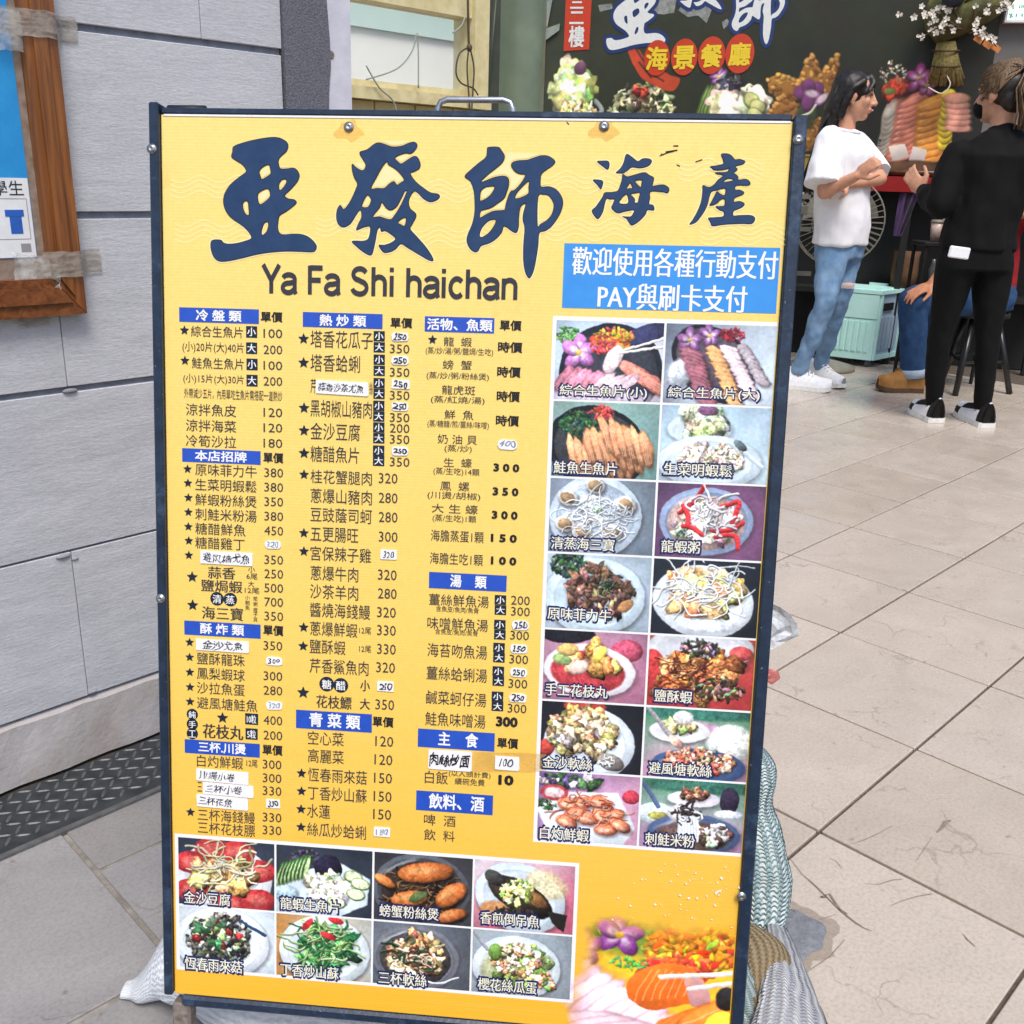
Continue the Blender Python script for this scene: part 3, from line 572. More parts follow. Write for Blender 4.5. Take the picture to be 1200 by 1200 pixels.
for i in range(-1, 15):
    for j in range(-15, 6):
        u, v = 1.433+(i-3)*PU+PU/2, -.63+j*PVV+PVV/2; cs = [uv2w(u+a*PU/2, v+c*PVV/2) for a in (-1, 1) for c in (-1, 1)]
        if u-PU/2 < 1.03 and v < -.64: continue
        if u < .4 and v < -.3: continue
        if v < -1.69 and u < 2.2: continue
        ctr = uv2w(u, v)
        if ctr.y > 7.4 or not any(inframe(c) for c in cs): continue
        ps = [topx(c) for c in cs if (c-CAM).dot(FWD) > .1]
        if all(225 < p[0] < 845 and 150 < p[1] < 1150 for p in ps): continue
        addtile(tm, u, v); nt_ += 1
for u0, u1, v0, v1 in ((-.2, .472, -1.512, -1.103), (-.2, .472, -1.103, -.63), (.472, 1.03, -1.512, -1.372), (.472, 1.03, -1.372, -.999), (.472, 1.03, -.999, -.63)):
    addtile(tilemesh(u1-u0-.009, v1-v0-.009, 'stone_slab', m_slab), (u0+u1)/2, (v0+v1)/2, 0, 'stone_slab')
b = MB(); b.quad(*[uv2w(u, v, -.0035) for u, v in ((-.3, -1.6), (-.3, -.63), (1.03, -.63), (1.03, -1.6))]); lg = b.build('pale_joint', m_lgrout, floor)
# dark cracks and the mortar patch in the near tiles
def crack(pts, w):
    P = [fl(*p)+Z*.0016 for p in pts]; q = MB(); L, Rr = [], []
    for i, p in enumerate(P):
        t = (P[min(i+1, len(P)-1)]-P[max(i-1, 0)]).normalized(); n = Z.cross(t); ww = .55*w*(.15+.85*math.sin(math.pi*(i+.4)/len(P)))*random.uniform(.6, 1.3); L.append(p+n*ww); Rr.append(p-n*ww)
    for i in range(len(P)-1): q.quad(Rr[i], Rr[i+1], L[i+1], L[i])
    return q
m_crack = mat('dirt_filled_crack', (146, 132, 121), (116, 104, 95), 90, .95)
cb = MB()
for pts, w in (([(924, 1004), (940, 1025), (957, 1040), (970, 1053), (985, 1068), (1000, 1080), (1012, 1088), (1022, 1092)], .0028), ([(968, 1052), (962, 1052), (972, 1048), (984, 1066), (993, 1072)], .004), ([(1044, 1062), (1058, 1056), (1075, 1051), (1094, 1048)], .0013), ([(1128, 1095), (1134, 1102), (1143, 1110)], .0016), ([(1098, 976), (1104, 970), (1108, 964), (1114, 962)], .006),
               ([(1073, 1010), (1080, 1000), (1092, 982)], .001), ([(998, 990), (1015, 984), (1030, 977), (1046, 968)], .0012), ([(945, 1140), (960, 1130), (972, 1122), (990, 1102)], .0013), ([(1012, 1036), (1030, 1037), (1045, 1032), (1058, 1031)], .001), ([(972, 1006), (980, 1010), (987, 1018)], .0014), ([(956, 1080), (968, 1076), (980, 1072)], .001)):
    q = crack(pts, w); cb.add(q.v, q.f)
tag(cb.build('tile_crack', m_crack, floor), kind='stuff')
m_patch = mat('grey_mortar_patch', (132, 136, 144), (104, 108, 116), 90, .95, bump=.9, bscale=260)
b = MB(); c0 = fl(925, 1092); n = 36; ring = []
for i in range(n):
    a = 2*math.pi*i/n; r = .052*(1+.10*math.sin(3*a+1)+.06*math.sin(7*a)); ring.append(c0+V((r*math.cos(a), r*math.sin(a)*1.05, 0)))
b.add([p+Z*.001 for p in ring]+[c0+(p-c0)*.9+Z*.005 for p in ring]+[c0+(p-c0)*.5+Z*.003 for p in ring]+[c0+Z*.002], [f for i in range(n) for f in ((i, (i+1) % n, n+(i+1) % n, n+i), (n+i, n+(i+1) % n, 2*n+(i+1) % n, 2*n+i), (2*n+i, 2*n+(i+1) % n, 3*n))])
b.build('mortar_patch', m_patch, floor, True)
m_stain = clear_mat('brown_water_stain', (120, 104, 90), .3, .8)
b = MB(); b.add([c0+Z*.0009]+[c0+(p-c0)*(1.22+.2*random.random())+Z*.0009 for p in ring], [(0, 1+i, 1+(i+1) % n) for i in range(n)]); b.build('dirt_rim', m_stain, floor)

# ------------------------------------------------------------------ tiled wall on the left with its pillar, jamb, plaster foot
def WP(s, z, o=0): return W0+WALLD*s+Z*z+WALLN*o
wall = thing('tiled_wall', 'grey stone tiled wall left of the yellow menu board, with wide dark joints', 'wall', WP(0, 0))
def wbox(q, s0, s1, z0, z1, o0, o1): return q.obox(WP(s0, z0, o0), WALLD*(s1-s0), WALLN*(o1-o0), Z*(z1-z0))
wbox(MB(), -1.2, .5, .02, 2.6, -.16, -.0065).build('wall_core', m_joint, wall)
rows = [(.134, .418), (.424, .700), (.712, .982), (.995, 1.264), (1.277, 1.56), (1.57, 1.85)]
sj = [(-.62, .02), (-.55, .5), (-.6, .048), (-.5, .5), (-.26, .341), (-.4, .2)]
def wtile(s0, s1, z0, z1):
    cx = WP((s0+s1)/2, (z0+z1)/2, -.006); q = MB(); q.box((0, 0, 0), (s1-s0, .012, z1-z0), None, .0010); me = q.mesh('wall_tile'); me.materials.append(m_stone)
    o = bpy.data.objects.new('wall_tile', me); COL.objects.link(o); o.matrix_world = Matrix.Translation(cx) @ Matrix(((WALLD.x, WALLN.x, 0), (WALLD.y, WALLN.y, 0), (0, 0, 1))).to_4x4(); put(o, wall)
for (z0, z1), js in zip(rows, sj):
    e = [-1.15]+list(js)+[.502]; e = sorted(set(x for x in e if x <= .502))
    for a_, c_ in zip(e[:-1], e[1:]):
        if c_-a_ > .03: wtile(a_+.0006, c_-.0006, z0-.0008, z1+.0008)
# foot of the wall: rough plaster leaning out a little
q = MB()
NS = 40
for i in range(NS+1):
    s = lerp(-1.15, .5, i/NS); j = .0025*math.sin(i*1.7)
    q.v += [tuple(WP(s, .004, .005+j)), tuple(WP(s, .05, .004+j)), tuple(WP(s, .12+.002*math.sin(i*2.3), .003)), tuple(WP(s, .127, -.0065))]
for i in range(NS):
    for k in range(3): q.f.append((4*i+k, 4*i+4+k, 4*i+5+k, 4*i+1+k))
q.mi = [0]*len(q.f); q.build('plaster_foot', m_plaster, wall)
# granite render strip with a torn edge, then the painted jamb at the wall's end
q = MB(); NS = 60; ed = [.603+.004*math.sin(i*.9)+random.uniform(-.003, .003) for i in range(NS+1)]
for i in range(NS+1):
    z = lerp(.004, 2.6, i/NS); q.v += [tuple(WP(.503, z, -.02)), tuple(WP(.503, z, .006)), tuple(WP(ed[i], z, .005)), tuple(WP(ed[i], z, -.02))]
for i in range(NS):
    for k in range(3): q.f.append((4*i+k, 4*i+1+k, 4*i+5+k, 4*i+4+k))
q.mi = [0]*len(q.f); q.build('render_strip', m_granite, wall)
wbox(MB(), .504, .657, .004, 2.6, -.2, .001).build('door_jamb', m_jamb, wall)
bh = MB(); bx_ = W0; c = onplane(388, 64, WP(0, 0, .001), WALLN)
Mw = Matrix(((WALLD.x, 0, WALLN.x), (WALLD.y, 0, WALLN.y), (0, 1, 0)))
def disc(q, c, r0, r1, t, M, seg=16):
    q.loft([(c, M@V((r0, 0, 0)), M@V((0, r0, 0))), (c+M@V((0, 0, t)), M@V((r1, 0, 0)), M@V((0, r1, 0)))], seg); return q
disc(bh, c, .0075, .006, .002, Mw).build('bolt_head', m_rust, wall)
m_putty = mat('grey_putty_smear', (150, 150, 156), (120, 122, 130), 40, .8, bump=.5)
for x, y, r in ((82, 458, .006), (74, 652, .006), (108, 811, .004), (88, 655, .003)):
    c = onplane(x, y, WP(0, 0, .001), WALLN); q = MB(); q.ell(c, (r*2.2, r*.8, r*.7), Mw @ Matrix(((1, 0, 0), (0, 0, 1), (0, 1, 0))), 12, 8); q.build('putty_smear', m_putty, wall, True)
# chequer-plate drain cover along the wall
P0, P1 = fl(0, 1010), fl(190, 925); plate_n = V((P0.x, P0.y, 0)); off = (P0-W0).dot(WALLN)
drain = thing('drain_cover', 'dark chequer plate drain cover lying along the foot of the tiled wall', 'drain cover', WP(0, 0, off/2))
wbox(MB(), -1.1, .62, -.004, .004, .016, off-.012).build('tread_plate', m_plate, drain)
wbox(MB(), -1.1, .62, -.004, .0055, off-.011, off).build('edge_bar', m_bar, drain)
q = MB(); pit = .0245
for i in range(-36, 24):
    for j in range(0, 8):
        s, o = i*pit, .026+j*pit*.83
        if o > off-.02: continue
        dr = 1 if (i+j) % 2 else -1; an = rad(32 if dr > 0 else -52); d = WALLD*math.cos(an)+WALLN*math.sin(an); e = WALLN*math.cos(an)-WALLD*math.sin(an); c = WP(s, .004, o); l, w_ = .0125, .0026
        q.add([c-d*l, c-d*l*.5-e*w_, c+d*l*.5-e*w_, c+d*l, c+d*l*.5+e*w_, c-d*l*.5+e*w_, c-d*l*.5+Z*.0016, c+d*l*.5+Z*.0016], [(0, 1, 6), (1, 2, 7, 6), (2, 3, 7), (3, 4, 7), (4, 5, 6, 7), (5, 0, 6)])
tag(q.build('raised_tread', m_bar, drain), kind='stuff')

# ------------------------------------------------------------------ framed notice on the wall (only its lower right corner is in view)
fr = thing('notice_frame', 'brown wooden framed notice taped to the grey tiled wall', 'notice board', WP(-.2, .83, .0))
zb, zi, so, si = .834, .893, .083, .033; D = .026
def prism(q, poly, o0, o1):
    n = len(poly); q.add([WP(s, z, o0) for s, z in poly]+[WP(s, z, o1) for s, z in poly], [tuple(range(n))[::-1], tuple(range(n, 2*n))]+[(i, (i+1) % n, n+(i+1) % n, n+i) for i in range(n)]); return q
q = MB()
for a_, c_, o in ((0, 0, D), ):
    prism(q, [(so, zb), (so, 2.0), (si, 2.0), (si, zi)], .001, D)
prism(q, [(so-.018, zb+.03), (so-.018, 2.0), (si+.012, 2.0), (si+.012, zi+.0)], D, D+.005)
ob = q.build('frame_upright', m_woodz, fr)
q = MB(); prism(q, [(so-.001, zb), (si-.001, zi), (-.7, zi), (-.7, zb)], .001, D-.0006); prism(q, [(so-.022, zb+.02), (si+.01, zi-.014), (-.7, zi-.014), (-.7, zb+.02)], D-.0006, D+.004); q.build('frame_rail', m_woodx, fr)
m_pblue = mat('blue_poster_print', (30, 134, 204), (40, 148, 214), 30, .4); m_ppaper = mat('white_poster_paper', (226, 230, 234), (214, 218, 224), 40, .5); m_mat = mat('worn_board_backing', (150, 138, 130), (120, 100, 84), 60, .8)
wbox(MB(), -.7, si, zi, 2.0, .001, .006).build('backing_board', m_mat, fr)
poster = wbox(MB(), -.7, si-.012, .925, 2.0, .006, .0072).build('poster', m_pblue, fr)
wbox(MB(), -.7, si-.013, .926, 1.045, .0072, .0078).build('paper_strip', m_ppaper, poster)
def wtext(q, s, s0, s1, zc, h, o):
    vs, fs = text2d(s, .02); xs = [v[0] for v in vs]; ys = [v[1] for v in vs]; x0, x1, y0, y1 = min(xs), max(xs), min(ys), max(ys)
    q.add([WP(lerp(s0, s1, (x-x0)/(x1-x0)), zc+((y-y0)/(y1-y0)-.5)*h, o) for x, y in vs], fs)
q = MB(); wtext(q, '學生', -.034, .012, 1.03, .022, .0083); q.build('poster_lettering', m_textb, poster)
m_pink = mat('pink_print', (226, 110, 180), None, 40, .4); m_pbl = mat('blue_card_print', (40, 96, 190), None, 40, .4); m_gl = mat('grey_line_print', (150, 150, 156), None, 40, .4)
q = MB()
for s0, s1, z0, z1 in ((-.06, .015, .9535, .9545), (-.06, .015, 1.014, 1.015), (.014, .015, .9545, 1.014)): wbox(q, s0, s1, z0, z1, .0078, .0081)
q.build('printed_outline', m_gl, poster)
q = MB()
for s, w_, z0, z1 in ((-.055, .022, .966, .996), ): wbox(q, s, s+w_, z0, z1, .0078, .0082)
q.build('pink_cup_print', m_pink, poster)
q = MB(); wbox(q, -.014, .004, .962, .998, .0078, .0082); wbox(q, -.02, .008, .988, .998, .0083, .0085); q.build('blue_cup_print', m_pbl, poster)
q = MB(); wbox(q, -.002, .013, .934, .947, .0078, .0081); q.build('printed_mark', m_gl, poster)
def wrinkled(s0, s1, z0, z1, o, amp, n=10, tilt=0, drop=None):
    q = MB()
    for i in range(n+1):
        for j in range(n+1):
            a_, c_ = i/n, j/n; s = lerp(s0, s1, a_)+.004*mnoise.noise(V((c_*6, 3, s0*9))); z = lerp(z0, z1, c_)+tilt*a_+.004*mnoise.noise(V((a_*6, 9, z0*9)))
            oo = o(s) if callable(o) else o; q.v.append(tuple(WP(s, z, oo+.0012+amp*abs(mnoise.noise(V((a_*7+z0*31, c_*7, s0*17)))))))
    for i in range(n):
        for j in range(n): k = i*(n+1)+j; q.f.append((k, k+1, k+n+2, k+n+1))
    q.mi = [0]*len(q.f); return q
stepo = lambda s: D+.0055 if s < so-.002 else max(.001, D*(1-(s-so)/.014))
for s0, s1, z0, z1, nm in ((-.01, .125, 1.246, 1.283, 0), (.02, .125, .895, .935, 0)):
    wrinkled(s0, s1, z0, z1, stepo, .003, 16).build('adhesive_tape', m_tape, fr, True)
wrinkled(-.02, .045, .876, .935, lambda s: .012+max(0, (s-.02)*.5), .012, 14, -.01).build('torn_tape', m_tape2, fr, True)
wrinkled(-.03, .04, 1.225, 1.28, lambda s: .01+max(0, (s-.02)*.5), .008, 14).build('torn_tape', m_tape2, fr, True)
wrinkled(-.02, .03, .818, .836, .003, .006, 8).build('torn_tape', m_tape, fr, True)
# ------------------------------------------------------------------ the menu board (A-frame sign)
BW = .646; BO = CAM + V((-.58711, 1.71220, .06963))*BW
BEX = V((.99645866, -.08261543, .01564714)).normalized(); BEY = V((-.00330217, -.29399576, -1.5098021)); BEY = (BEY-BEX*BEY.dot(BEX)).normalized()
BN = BEY.cross(BEX).normalized()                                   # towards the reader
if BN.y > 0: BN = -BN
BH = BW*1.5385
def BP(u, v, w=0): return BO+BEX*u+BEY*v+BN*w
def bp(x, y):
    P = onplane(x, y, BO, BN)-BO; return P.dot(BEX), P.dot(BEY)
_f = BP(BW/2, BH, 0); base = V((_f.x, _f.y, 0))
Rb = Matrix(((BEX.x, -BN.x, -BEY.x), (BEX.y, -BN.y, -BEY.y), (BEX.z, -BN.z, -BEY.z)))
sign = thing('menu_board', 'yellow restaurant menu board with navy frame standing on the pavement', 'menu board', base, None, Rb)
RI = Rb.transposed()
def L(P): return RI@(V(P)-base)
class SB(MB):
    """mesh builder in board coordinates: u right, v down, w towards the reader"""
    def rect(s, u0, v0, u1, v1, w): return s.add([L(BP(u0, v1, w)), L(BP(u1, v1, w)), L(BP(u1, v0, w)), L(BP(u0, v0, w))], [(0, 1, 2, 3)])
    def bar(s, u0, v0, u1, v1, w0, w1, bev=.0015):
        c = L(BP((u0+u1)/2, (v0+v1)/2, (w0+w1)/2)); return s.box(c, (u1-u0, w1-w0, v1-v0), None, bev)
    def quadpx(s, pts, w): return s.add([L(BP(*bp(*p), w)) for p in pts], [tuple(range(len(pts)))])
    def flat(s, vs, fs, w): return s.add([L(BP(u, v, w)) for u, v in vs], fs)
    def disc(s, u, v, r, w, n=20): return s.add([L(BP(u+r*math.cos(2*math.pi*i/n), v-r*math.sin(2*math.pi*i/n), w)) for i in range(n)], [tuple(range(n))])
    def fin(s, name, m, parent=None, smooth=False):
        me = s.mesh(name)
        for q in (m if isinstance(m, (list, tuple)) else [m]): me.materials.append(q)
        if smooth: me.polygons.foreach_set('use_smooth', [True]*len(me.polygons))
        o = bpy.data.objects.new(name, me); COL.objects.link(o); o.parent = parent or sign; return o
def urt(x, v):
    """u where the photo column x meets board height v"""
    u = bp(x, 600)[0]
    for _ in range(8):
        p = topx(BP(u, v)); u += (x-p[0])*.00087
    return u
def vsc(x, y): return (bp(x, y+4)[1]-bp(x, y-4)[1])/8
def T(q, s, x0, x1, y, h, w=.0006, bold=.008, shear=0, grow=0, skew=0, jit=0.):
    """fit a line of print between photo columns x0 and x1, centred on height y at its left end"""
    vs, fs = text2d(s, bold, shear); xs = [p[0] for p in vs]; ys = [p[1] for p in vs]
    u0, v0 = bp(x0, y); u1 = urt(x1, v0); hh = h*vsc(x0, y); ax, bx, ay, by = min(xs), max(xs), min(ys), max(ys)
    if jit: vs = [(a+jit*(mnoise.noise((a*1.7+x0, c*1.9, y))+.4*mnoise.noise((a*5+y, c*5, x0))), c+jit*1.2*mnoise.noise((a*1.3, c*1.5+9, x0+y))) for a, c in vs]
    for i, (dx, dy) in enumerate(shifts(bold)):
        q.flat([(lerp(u0, u1, (a+dx-ax)/(bx-ax)), v0-((c+dy-ay)/(by-ay)-.5)*hh+skew*(a-ax)/(bx-ax)) for a, c in vs], fs, w+i*.00002)
    return q
def star(q, x, y, r, w=.0006):
    u, v = bp(x, y); R = r*vsc(x, y); P = [(u+R*(1 if i % 2 == 0 else .45)*math.sin(math.pi*i/5), v-R*(1 if i % 2 == 0 else .45)*math.cos(math.pi*i/5)) for i in range(10)]
    q.flat(P+[(u, v)], [(10, (i+1) % 10, i) for i in range(10)], w)

# frame: corrugated panel, posts, rails, screws, handle, legs
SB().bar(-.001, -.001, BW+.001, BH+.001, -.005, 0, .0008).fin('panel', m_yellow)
PW = .0118; vb = bp(197, 1160)[1]
SB().bar(-PW, -.012, -.0015, vb+.003, -.02, .006).fin('side_post', m_navy)
SB().bar(BW+.0015, -.006, BW+PW+.0025, BH+.06, -.02, .006).fin('side_post', m_navy)
SB().bar(.0, -.0075, BW, -.0015, -.02, .0015, .001).fin('top_rail', m_navy)
SB().bar(.002, -.0012, BW-.001, .0012, -.001, .0008, .0004).fin('edge_trim', m_white)
SB().bar(.008, BH+.0012, BW, BH+.0145, -.02, .0045, .003).fin('bottom_rail', m_navy)
q = SB(); q.tube([L(BP(-.004, -.009, -.028)), L(BP(.036, -.009, -.028))], .0085, 12); q.fin('hinge_knob', m_black, None, True)
for sx in (.006, BW-.006):
    q = SB(); gz = L(BP(sx, BH+.02, 0)); e = BP(sx, BH+.015, -.012); t = e.z/abs(BEY.z); q.bar(sx-.011, BH+.0147, sx+.011, BH+.015+t-.002, -.021, -.001, .002); q.fin('front_leg', m_rust)
# rear frame, hinged at the top and splayed backwards
top = BP(0, 0, -.03); sp = V((0, .50, -(top.z-.002))).normalized(); ln = (top.z-.002)/abs(sp.z)
rn = BEX.cross(sp).normalized()
for sx in (.012, BW-.012):
    q = SB(); a = BP(sx, .003, -.033); q.tube([L(a), L(a+sp*(ln-.004))], .011, 4); q.fin('rear_leg', m_navy)
q = SB(); a = BP(.03, .003, -.036); c = [a+sp*.05, a+BEX*(BW-.06)+sp*.05, a+BEX*(BW-.06)+sp*.78, a+sp*.78]; n_ = BEX.cross(sp).normalized()*.004
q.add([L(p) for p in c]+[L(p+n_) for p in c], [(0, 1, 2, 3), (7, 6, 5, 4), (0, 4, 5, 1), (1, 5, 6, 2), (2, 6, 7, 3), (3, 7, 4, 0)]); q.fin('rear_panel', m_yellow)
for tt in (.5, .86):
    q = SB(); a = BP(.012, .003, -.028)+sp*ln*tt; q.tube([L(a), L(a+BEX*(BW-.024))], .006, 8); q.fin('rear_rail', m_navy)
u0, v0 = bp(508, 137); u1, _ = bp(598, 139); r = .0045
hp = [(u0, .0), (u0, -.016), (u0+.003, -.0225), (u0+.010, -.025), (u1-.010, -.025), (u1-.003, -.0225), (u1, -.016), (u1, .0)]
q = SB(); q.tube([L(BP(a, c, -.025)) for a, c in hp], .0032, 10); q.fin('carry_handle', m_chrome, None, True)
def screw(x, y, w, r=.0042):
    u, v = bp(x, y); q = SB(); R3 = Matrix(((1, 0, 0), (0, 0, -1), (0, 1, 0))); c = L(BP(u, v, w))
    q.loft([(c+V((0, -z, 0)), V((a, 0, 0)), V((0, 0, a))) for z, a in ((0, r*1.25), (.0006, r*1.25), (.0008, r), (.0022, r*.85), (.0028, r*.45), (.0022, r*.3), (.0021, .0004))], 18); q.fin('screw', m_zinc, None, True)
    return u, v
for x, y in ((409, 149), (708, 148)): screw(x, y, .0004)
for x, y in ((181, 176), (934, 165), (868, 1047), (191, 700)): screw(x, y, .0062)
m_ruststain = clear_mat('rust_stain', (214, 160, 50), .3, .6)
q = SB()
for x, y in ((409, 149), (708, 148)):
    u, v = bp(x, y+4); q.add([L(BP(u+.014*math.cos(a)*(1+.3*math.sin(3*a)), v+.010*math.sin(a)*(1+.2*math.cos(5*a)), .0003)) for a in [2*math.pi*i/24 for i in range(24)]], [tuple(range(24))[::-1]])
tag(q.fin('rust_stain', m_ruststain), kind='stuff')

# ---- traced brush lettering of the heading
GL = {}
GL['ya'] = ([[(330,165),(400,135),(500,108),(600,90),(690,82),(750,95),(800,130),(808,170),(790,210),(750,245),(725,280),(728,330),(745,358),(800,358),(855,352),(890,375),(908,420),(890,470),(840,530),(780,590),(778,600),(810,622),(860,630),(882,655),(850,690),(790,735),(735,770),(722,820),(718,880),(735,925),(775,938),(850,932),(920,935),(980,955),(1030,995),(1058,1040),(1045,1080),(1010,1090),(900,1086),(780,1084),(640,1095),(520,1115),(400,1145),(290,1168),(210,1172),(160,1140),(132,1070),(130,1010),(150,985),(215,985),(240,1008),(280,1020),(350,1015),(430,995),(485,970),(470,925),(420,870),(350,820),(290,770),(252,705),(240,640),(255,570),(300,500),(370,440),(430,395),(440,370),(410,325),(350,285),(312,255),(320,210)],
 [(558,375),(600,335),(640,325),(652,360),(655,400),(620,430),(580,450),(565,425)],[(728,500),(750,460),(785,450),(795,475),(770,520),(735,548)],[(545,580),(590,545),(630,535),(648,560),(648,605),(610,645),(565,672),(545,640)],[(412,665),(430,642),(455,650),(462,700),(465,760),(445,765),(425,740),(412,700)],[(575,930),(580,890),(600,840),(630,825),(635,860),(620,910),(590,940)]], 230, 150, 160/1200)
GL['fa'] = ([[(275,215),(340,190),(400,145),(440,130),(500,145),(560,165),(640,160),(710,132),(755,125),(780,150),(765,190),(725,225),(680,222),(620,240),(585,265),(610,295),(640,315),(690,285),(750,250),(785,262),(808,320),(795,360),(750,385),(720,400),(760,465),(830,525),(900,570),(960,580),(978,605),(950,635),(895,650),(840,625),(790,575),(757,555),(720,600),(705,655),(720,710),(765,750),(768,785),(740,840),(720,890),(780,960),(850,1040),(905,1120),(920,1165),(880,1160),(800,1115),(700,1055),(637,1020),(590,1065),(540,1090),(490,1095),(460,1065),(445,1030),(490,1030),(550,1010),(590,975),(550,935),(500,905),(465,910),(455,870),(430,900),(415,980),(400,1050),(385,1105),(360,1118),(300,1085),(240,1035),(207,1000),(240,993),(300,995),(345,980),(365,930),(365,865),(320,870),(270,890),(245,895),(265,840),(290,790),(290,740),(275,722),(235,780),(195,840),(140,872),(95,855),(72,800),(75,730),(100,680),(120,700),(135,715),(170,680),(210,610),(240,540),(255,490),(225,430),(208,360),(210,318),(240,345),(285,372),(315,365),(328,320),(300,270)],
 [(512,298),(470,350),(420,440),(375,530),(430,530),(490,530),(530,495),(575,470),(600,500),(630,485),(665,455),(630,400),(580,355),(530,325)],[(345,590),(315,630),(295,690),(340,698),(365,670),(375,625)],[(470,655),(450,700),(390,780),(450,780),(540,805),(580,770),(630,690),(665,620),(690,555),(670,560),(640,620),(600,690),(550,722),(510,705)],[(610,830),(650,795),(680,790),(680,830),(665,862),(635,848)]], 385, 150, 160/1200)
GL['shi'] = ([[(300,90),(380,88),(410,120),(433,165),(415,215),(360,265),(290,320),(235,380),(290,360),(360,335),(430,328),(465,350),(468,400),(455,450),(430,510),(380,550),(320,590),(250,610),(233,625),(231,672),(280,645),(340,618),(425,610),(436,600),(450,540),(480,460),(520,440),(570,385),(605,320),(560,310),(520,290),(490,245),(500,215),(550,200),(620,195),(680,175),(740,158),(800,165),(850,205),(830,240),(780,275),(740,310),(730,360),(735,415),(800,415),(860,440),(905,500),(915,560),(895,630),(860,690),(820,745),(770,780),(720,800),(710,900),(695,1000),(675,1100),(650,1160),(630,1168),(605,1120),(590,1030),(590,900),(600,760),(585,690),(590,630),(608,560),(580,565),(560,600),(550,680),(548,750),(530,795),(490,780),(430,740),(410,790),(370,840),(310,880),(240,905),(215,945),(190,955),(150,930),(122,870),(130,810),(160,740),(180,670),(188,600),(185,500),(175,430),(150,370),(105,330),(150,280),(220,220),(280,170),(290,110)],
 [(240,450),(275,420),(345,412),(345,440),(310,490),(265,522),(232,530),(232,480)],[(520,500),(540,460),(590,405),(635,370),(633,420),(630,470),(580,500),(530,515)],[(710,500),(760,480),(800,490),(835,540),(840,590),(820,650),(780,695),(730,725),(705,735)],[(228,800),(250,750),(300,700),(350,685),(362,700),(340,750),(300,800),(255,830),(230,830)]], 530, 160, 170/1200)
GL['hai'] = ([[(220,215),(270,205),(345,205),(370,235),(365,290),(345,312),(300,280)],[(165,450),(215,445),(275,455),(290,480),(275,540),(260,562),(220,510)],[(315,610),(400,605),(480,585),(510,520),(535,440),(545,375),(600,405),(700,380),(820,352),(880,385),(938,420),(930,480),(925,525),(985,515),(1060,508),(1110,530),(1135,560),(1125,605),(1100,615),(1040,598),(900,595),(890,680),(880,755),(920,765),(942,795),(935,835),(860,830),(830,890),(760,965),(690,1015),(650,1022),(620,985),(590,940),(545,915),(600,918),(655,910),(690,835),(620,840),(550,855),(490,870),(440,850),(400,800),(420,750),(440,690),(390,695),(340,680),(315,740),(295,830),(270,890),(235,937),(205,932),(150,845),(200,790),(250,720),(290,660)],[(590,120),(660,155),(735,210),(800,175),(880,178),(912,205),(890,250),(840,280),(760,295),(660,285),(600,330),(540,358),(460,355),(510,305),(555,230)],
 [(590,560),(615,515),(640,485),(668,550),(630,555)],[(700,460),(785,448),(785,490),(775,540),(750,525)],[(500,745),(530,680),(570,640),(600,635),(612,745)],[(645,630),(700,615),(762,610),(750,680),(735,735),(695,735),(695,690)]], 680, 170, 110/1200)
GL['chan'] = ([[(545,130),(630,125),(690,155),(735,205),(800,200),(870,225),(870,250),(830,275),(740,300),(768,340),(745,370),(715,390),(775,440),(785,490),(870,480),(920,495),(950,540),(915,568),(800,565),(740,580),(740,630),(800,632),(860,665),(835,700),(735,740),(722,800),(800,792),(865,825),(840,870),(770,905),(715,930),(712,995),(800,990),(965,992),(1015,1040),(970,1105),(850,1105),(700,1110),(560,1120),(420,1138),(390,1085),(362,1028),(450,1020),(570,1005),(575,940),(520,915),(465,868),(530,862),(588,850),(590,760),(530,770),(480,820),(385,850),(410,790),(450,710),(485,655),(530,690),(590,705),(600,610),(500,630),(410,655),(380,710),(350,830),(310,920),(250,1010),(185,1085),(100,1115),(150,1040),(210,930),(260,800),(280,660),(285,570),(340,590),(390,590),(450,550),(458,540),(500,490),(570,430),(500,410),(460,390),(530,385),(620,380),(655,325),(600,345),(450,355),(415,330),(390,305),(480,290),(570,265),(570,210)],[(560,525),(640,470),(720,495),(640,515)]], 800, 170, 100/1200)
title = None
for key in ('ya', 'fa', 'shi', 'hai', 'chan'):
    lps, ox, oy, k = GL[key]; lo = [[tuple(V(bp(ox+x*k, oy+y*k))*1000) for x, y in catmull(lp, 4)] for lp in lps]
    for m_, off, w in ((m_halo, 1.7, .0003), (m_inkd, .35, .0005), (m_ink, -.35, .0008)):
        vs, fs = fill2d(lo, off); q = SB(); q.flat([(x/1000, y/1000) for x, y in vs], [f[::-1] for f in fs], w); o = q.fin({m_halo: 'brush_halo', m_inkd: 'brush_outline', m_ink: 'brush_character'}[m_], m_)
def arc(cx, cy, rx, ry, a0, a1, n=10): return [(cx+rx*math.cos(rad(lerp(a0, a1, i/n))), cy+ry*math.sin(rad(lerp(a0, a1, i/n)))) for i in range(n+1)]
_h = [[(.1, 0), (.1, .72)], [(.1, .3)]+arc(.29, .33, .19, .15, 165, 0, 8)+[(.48, 0)]]
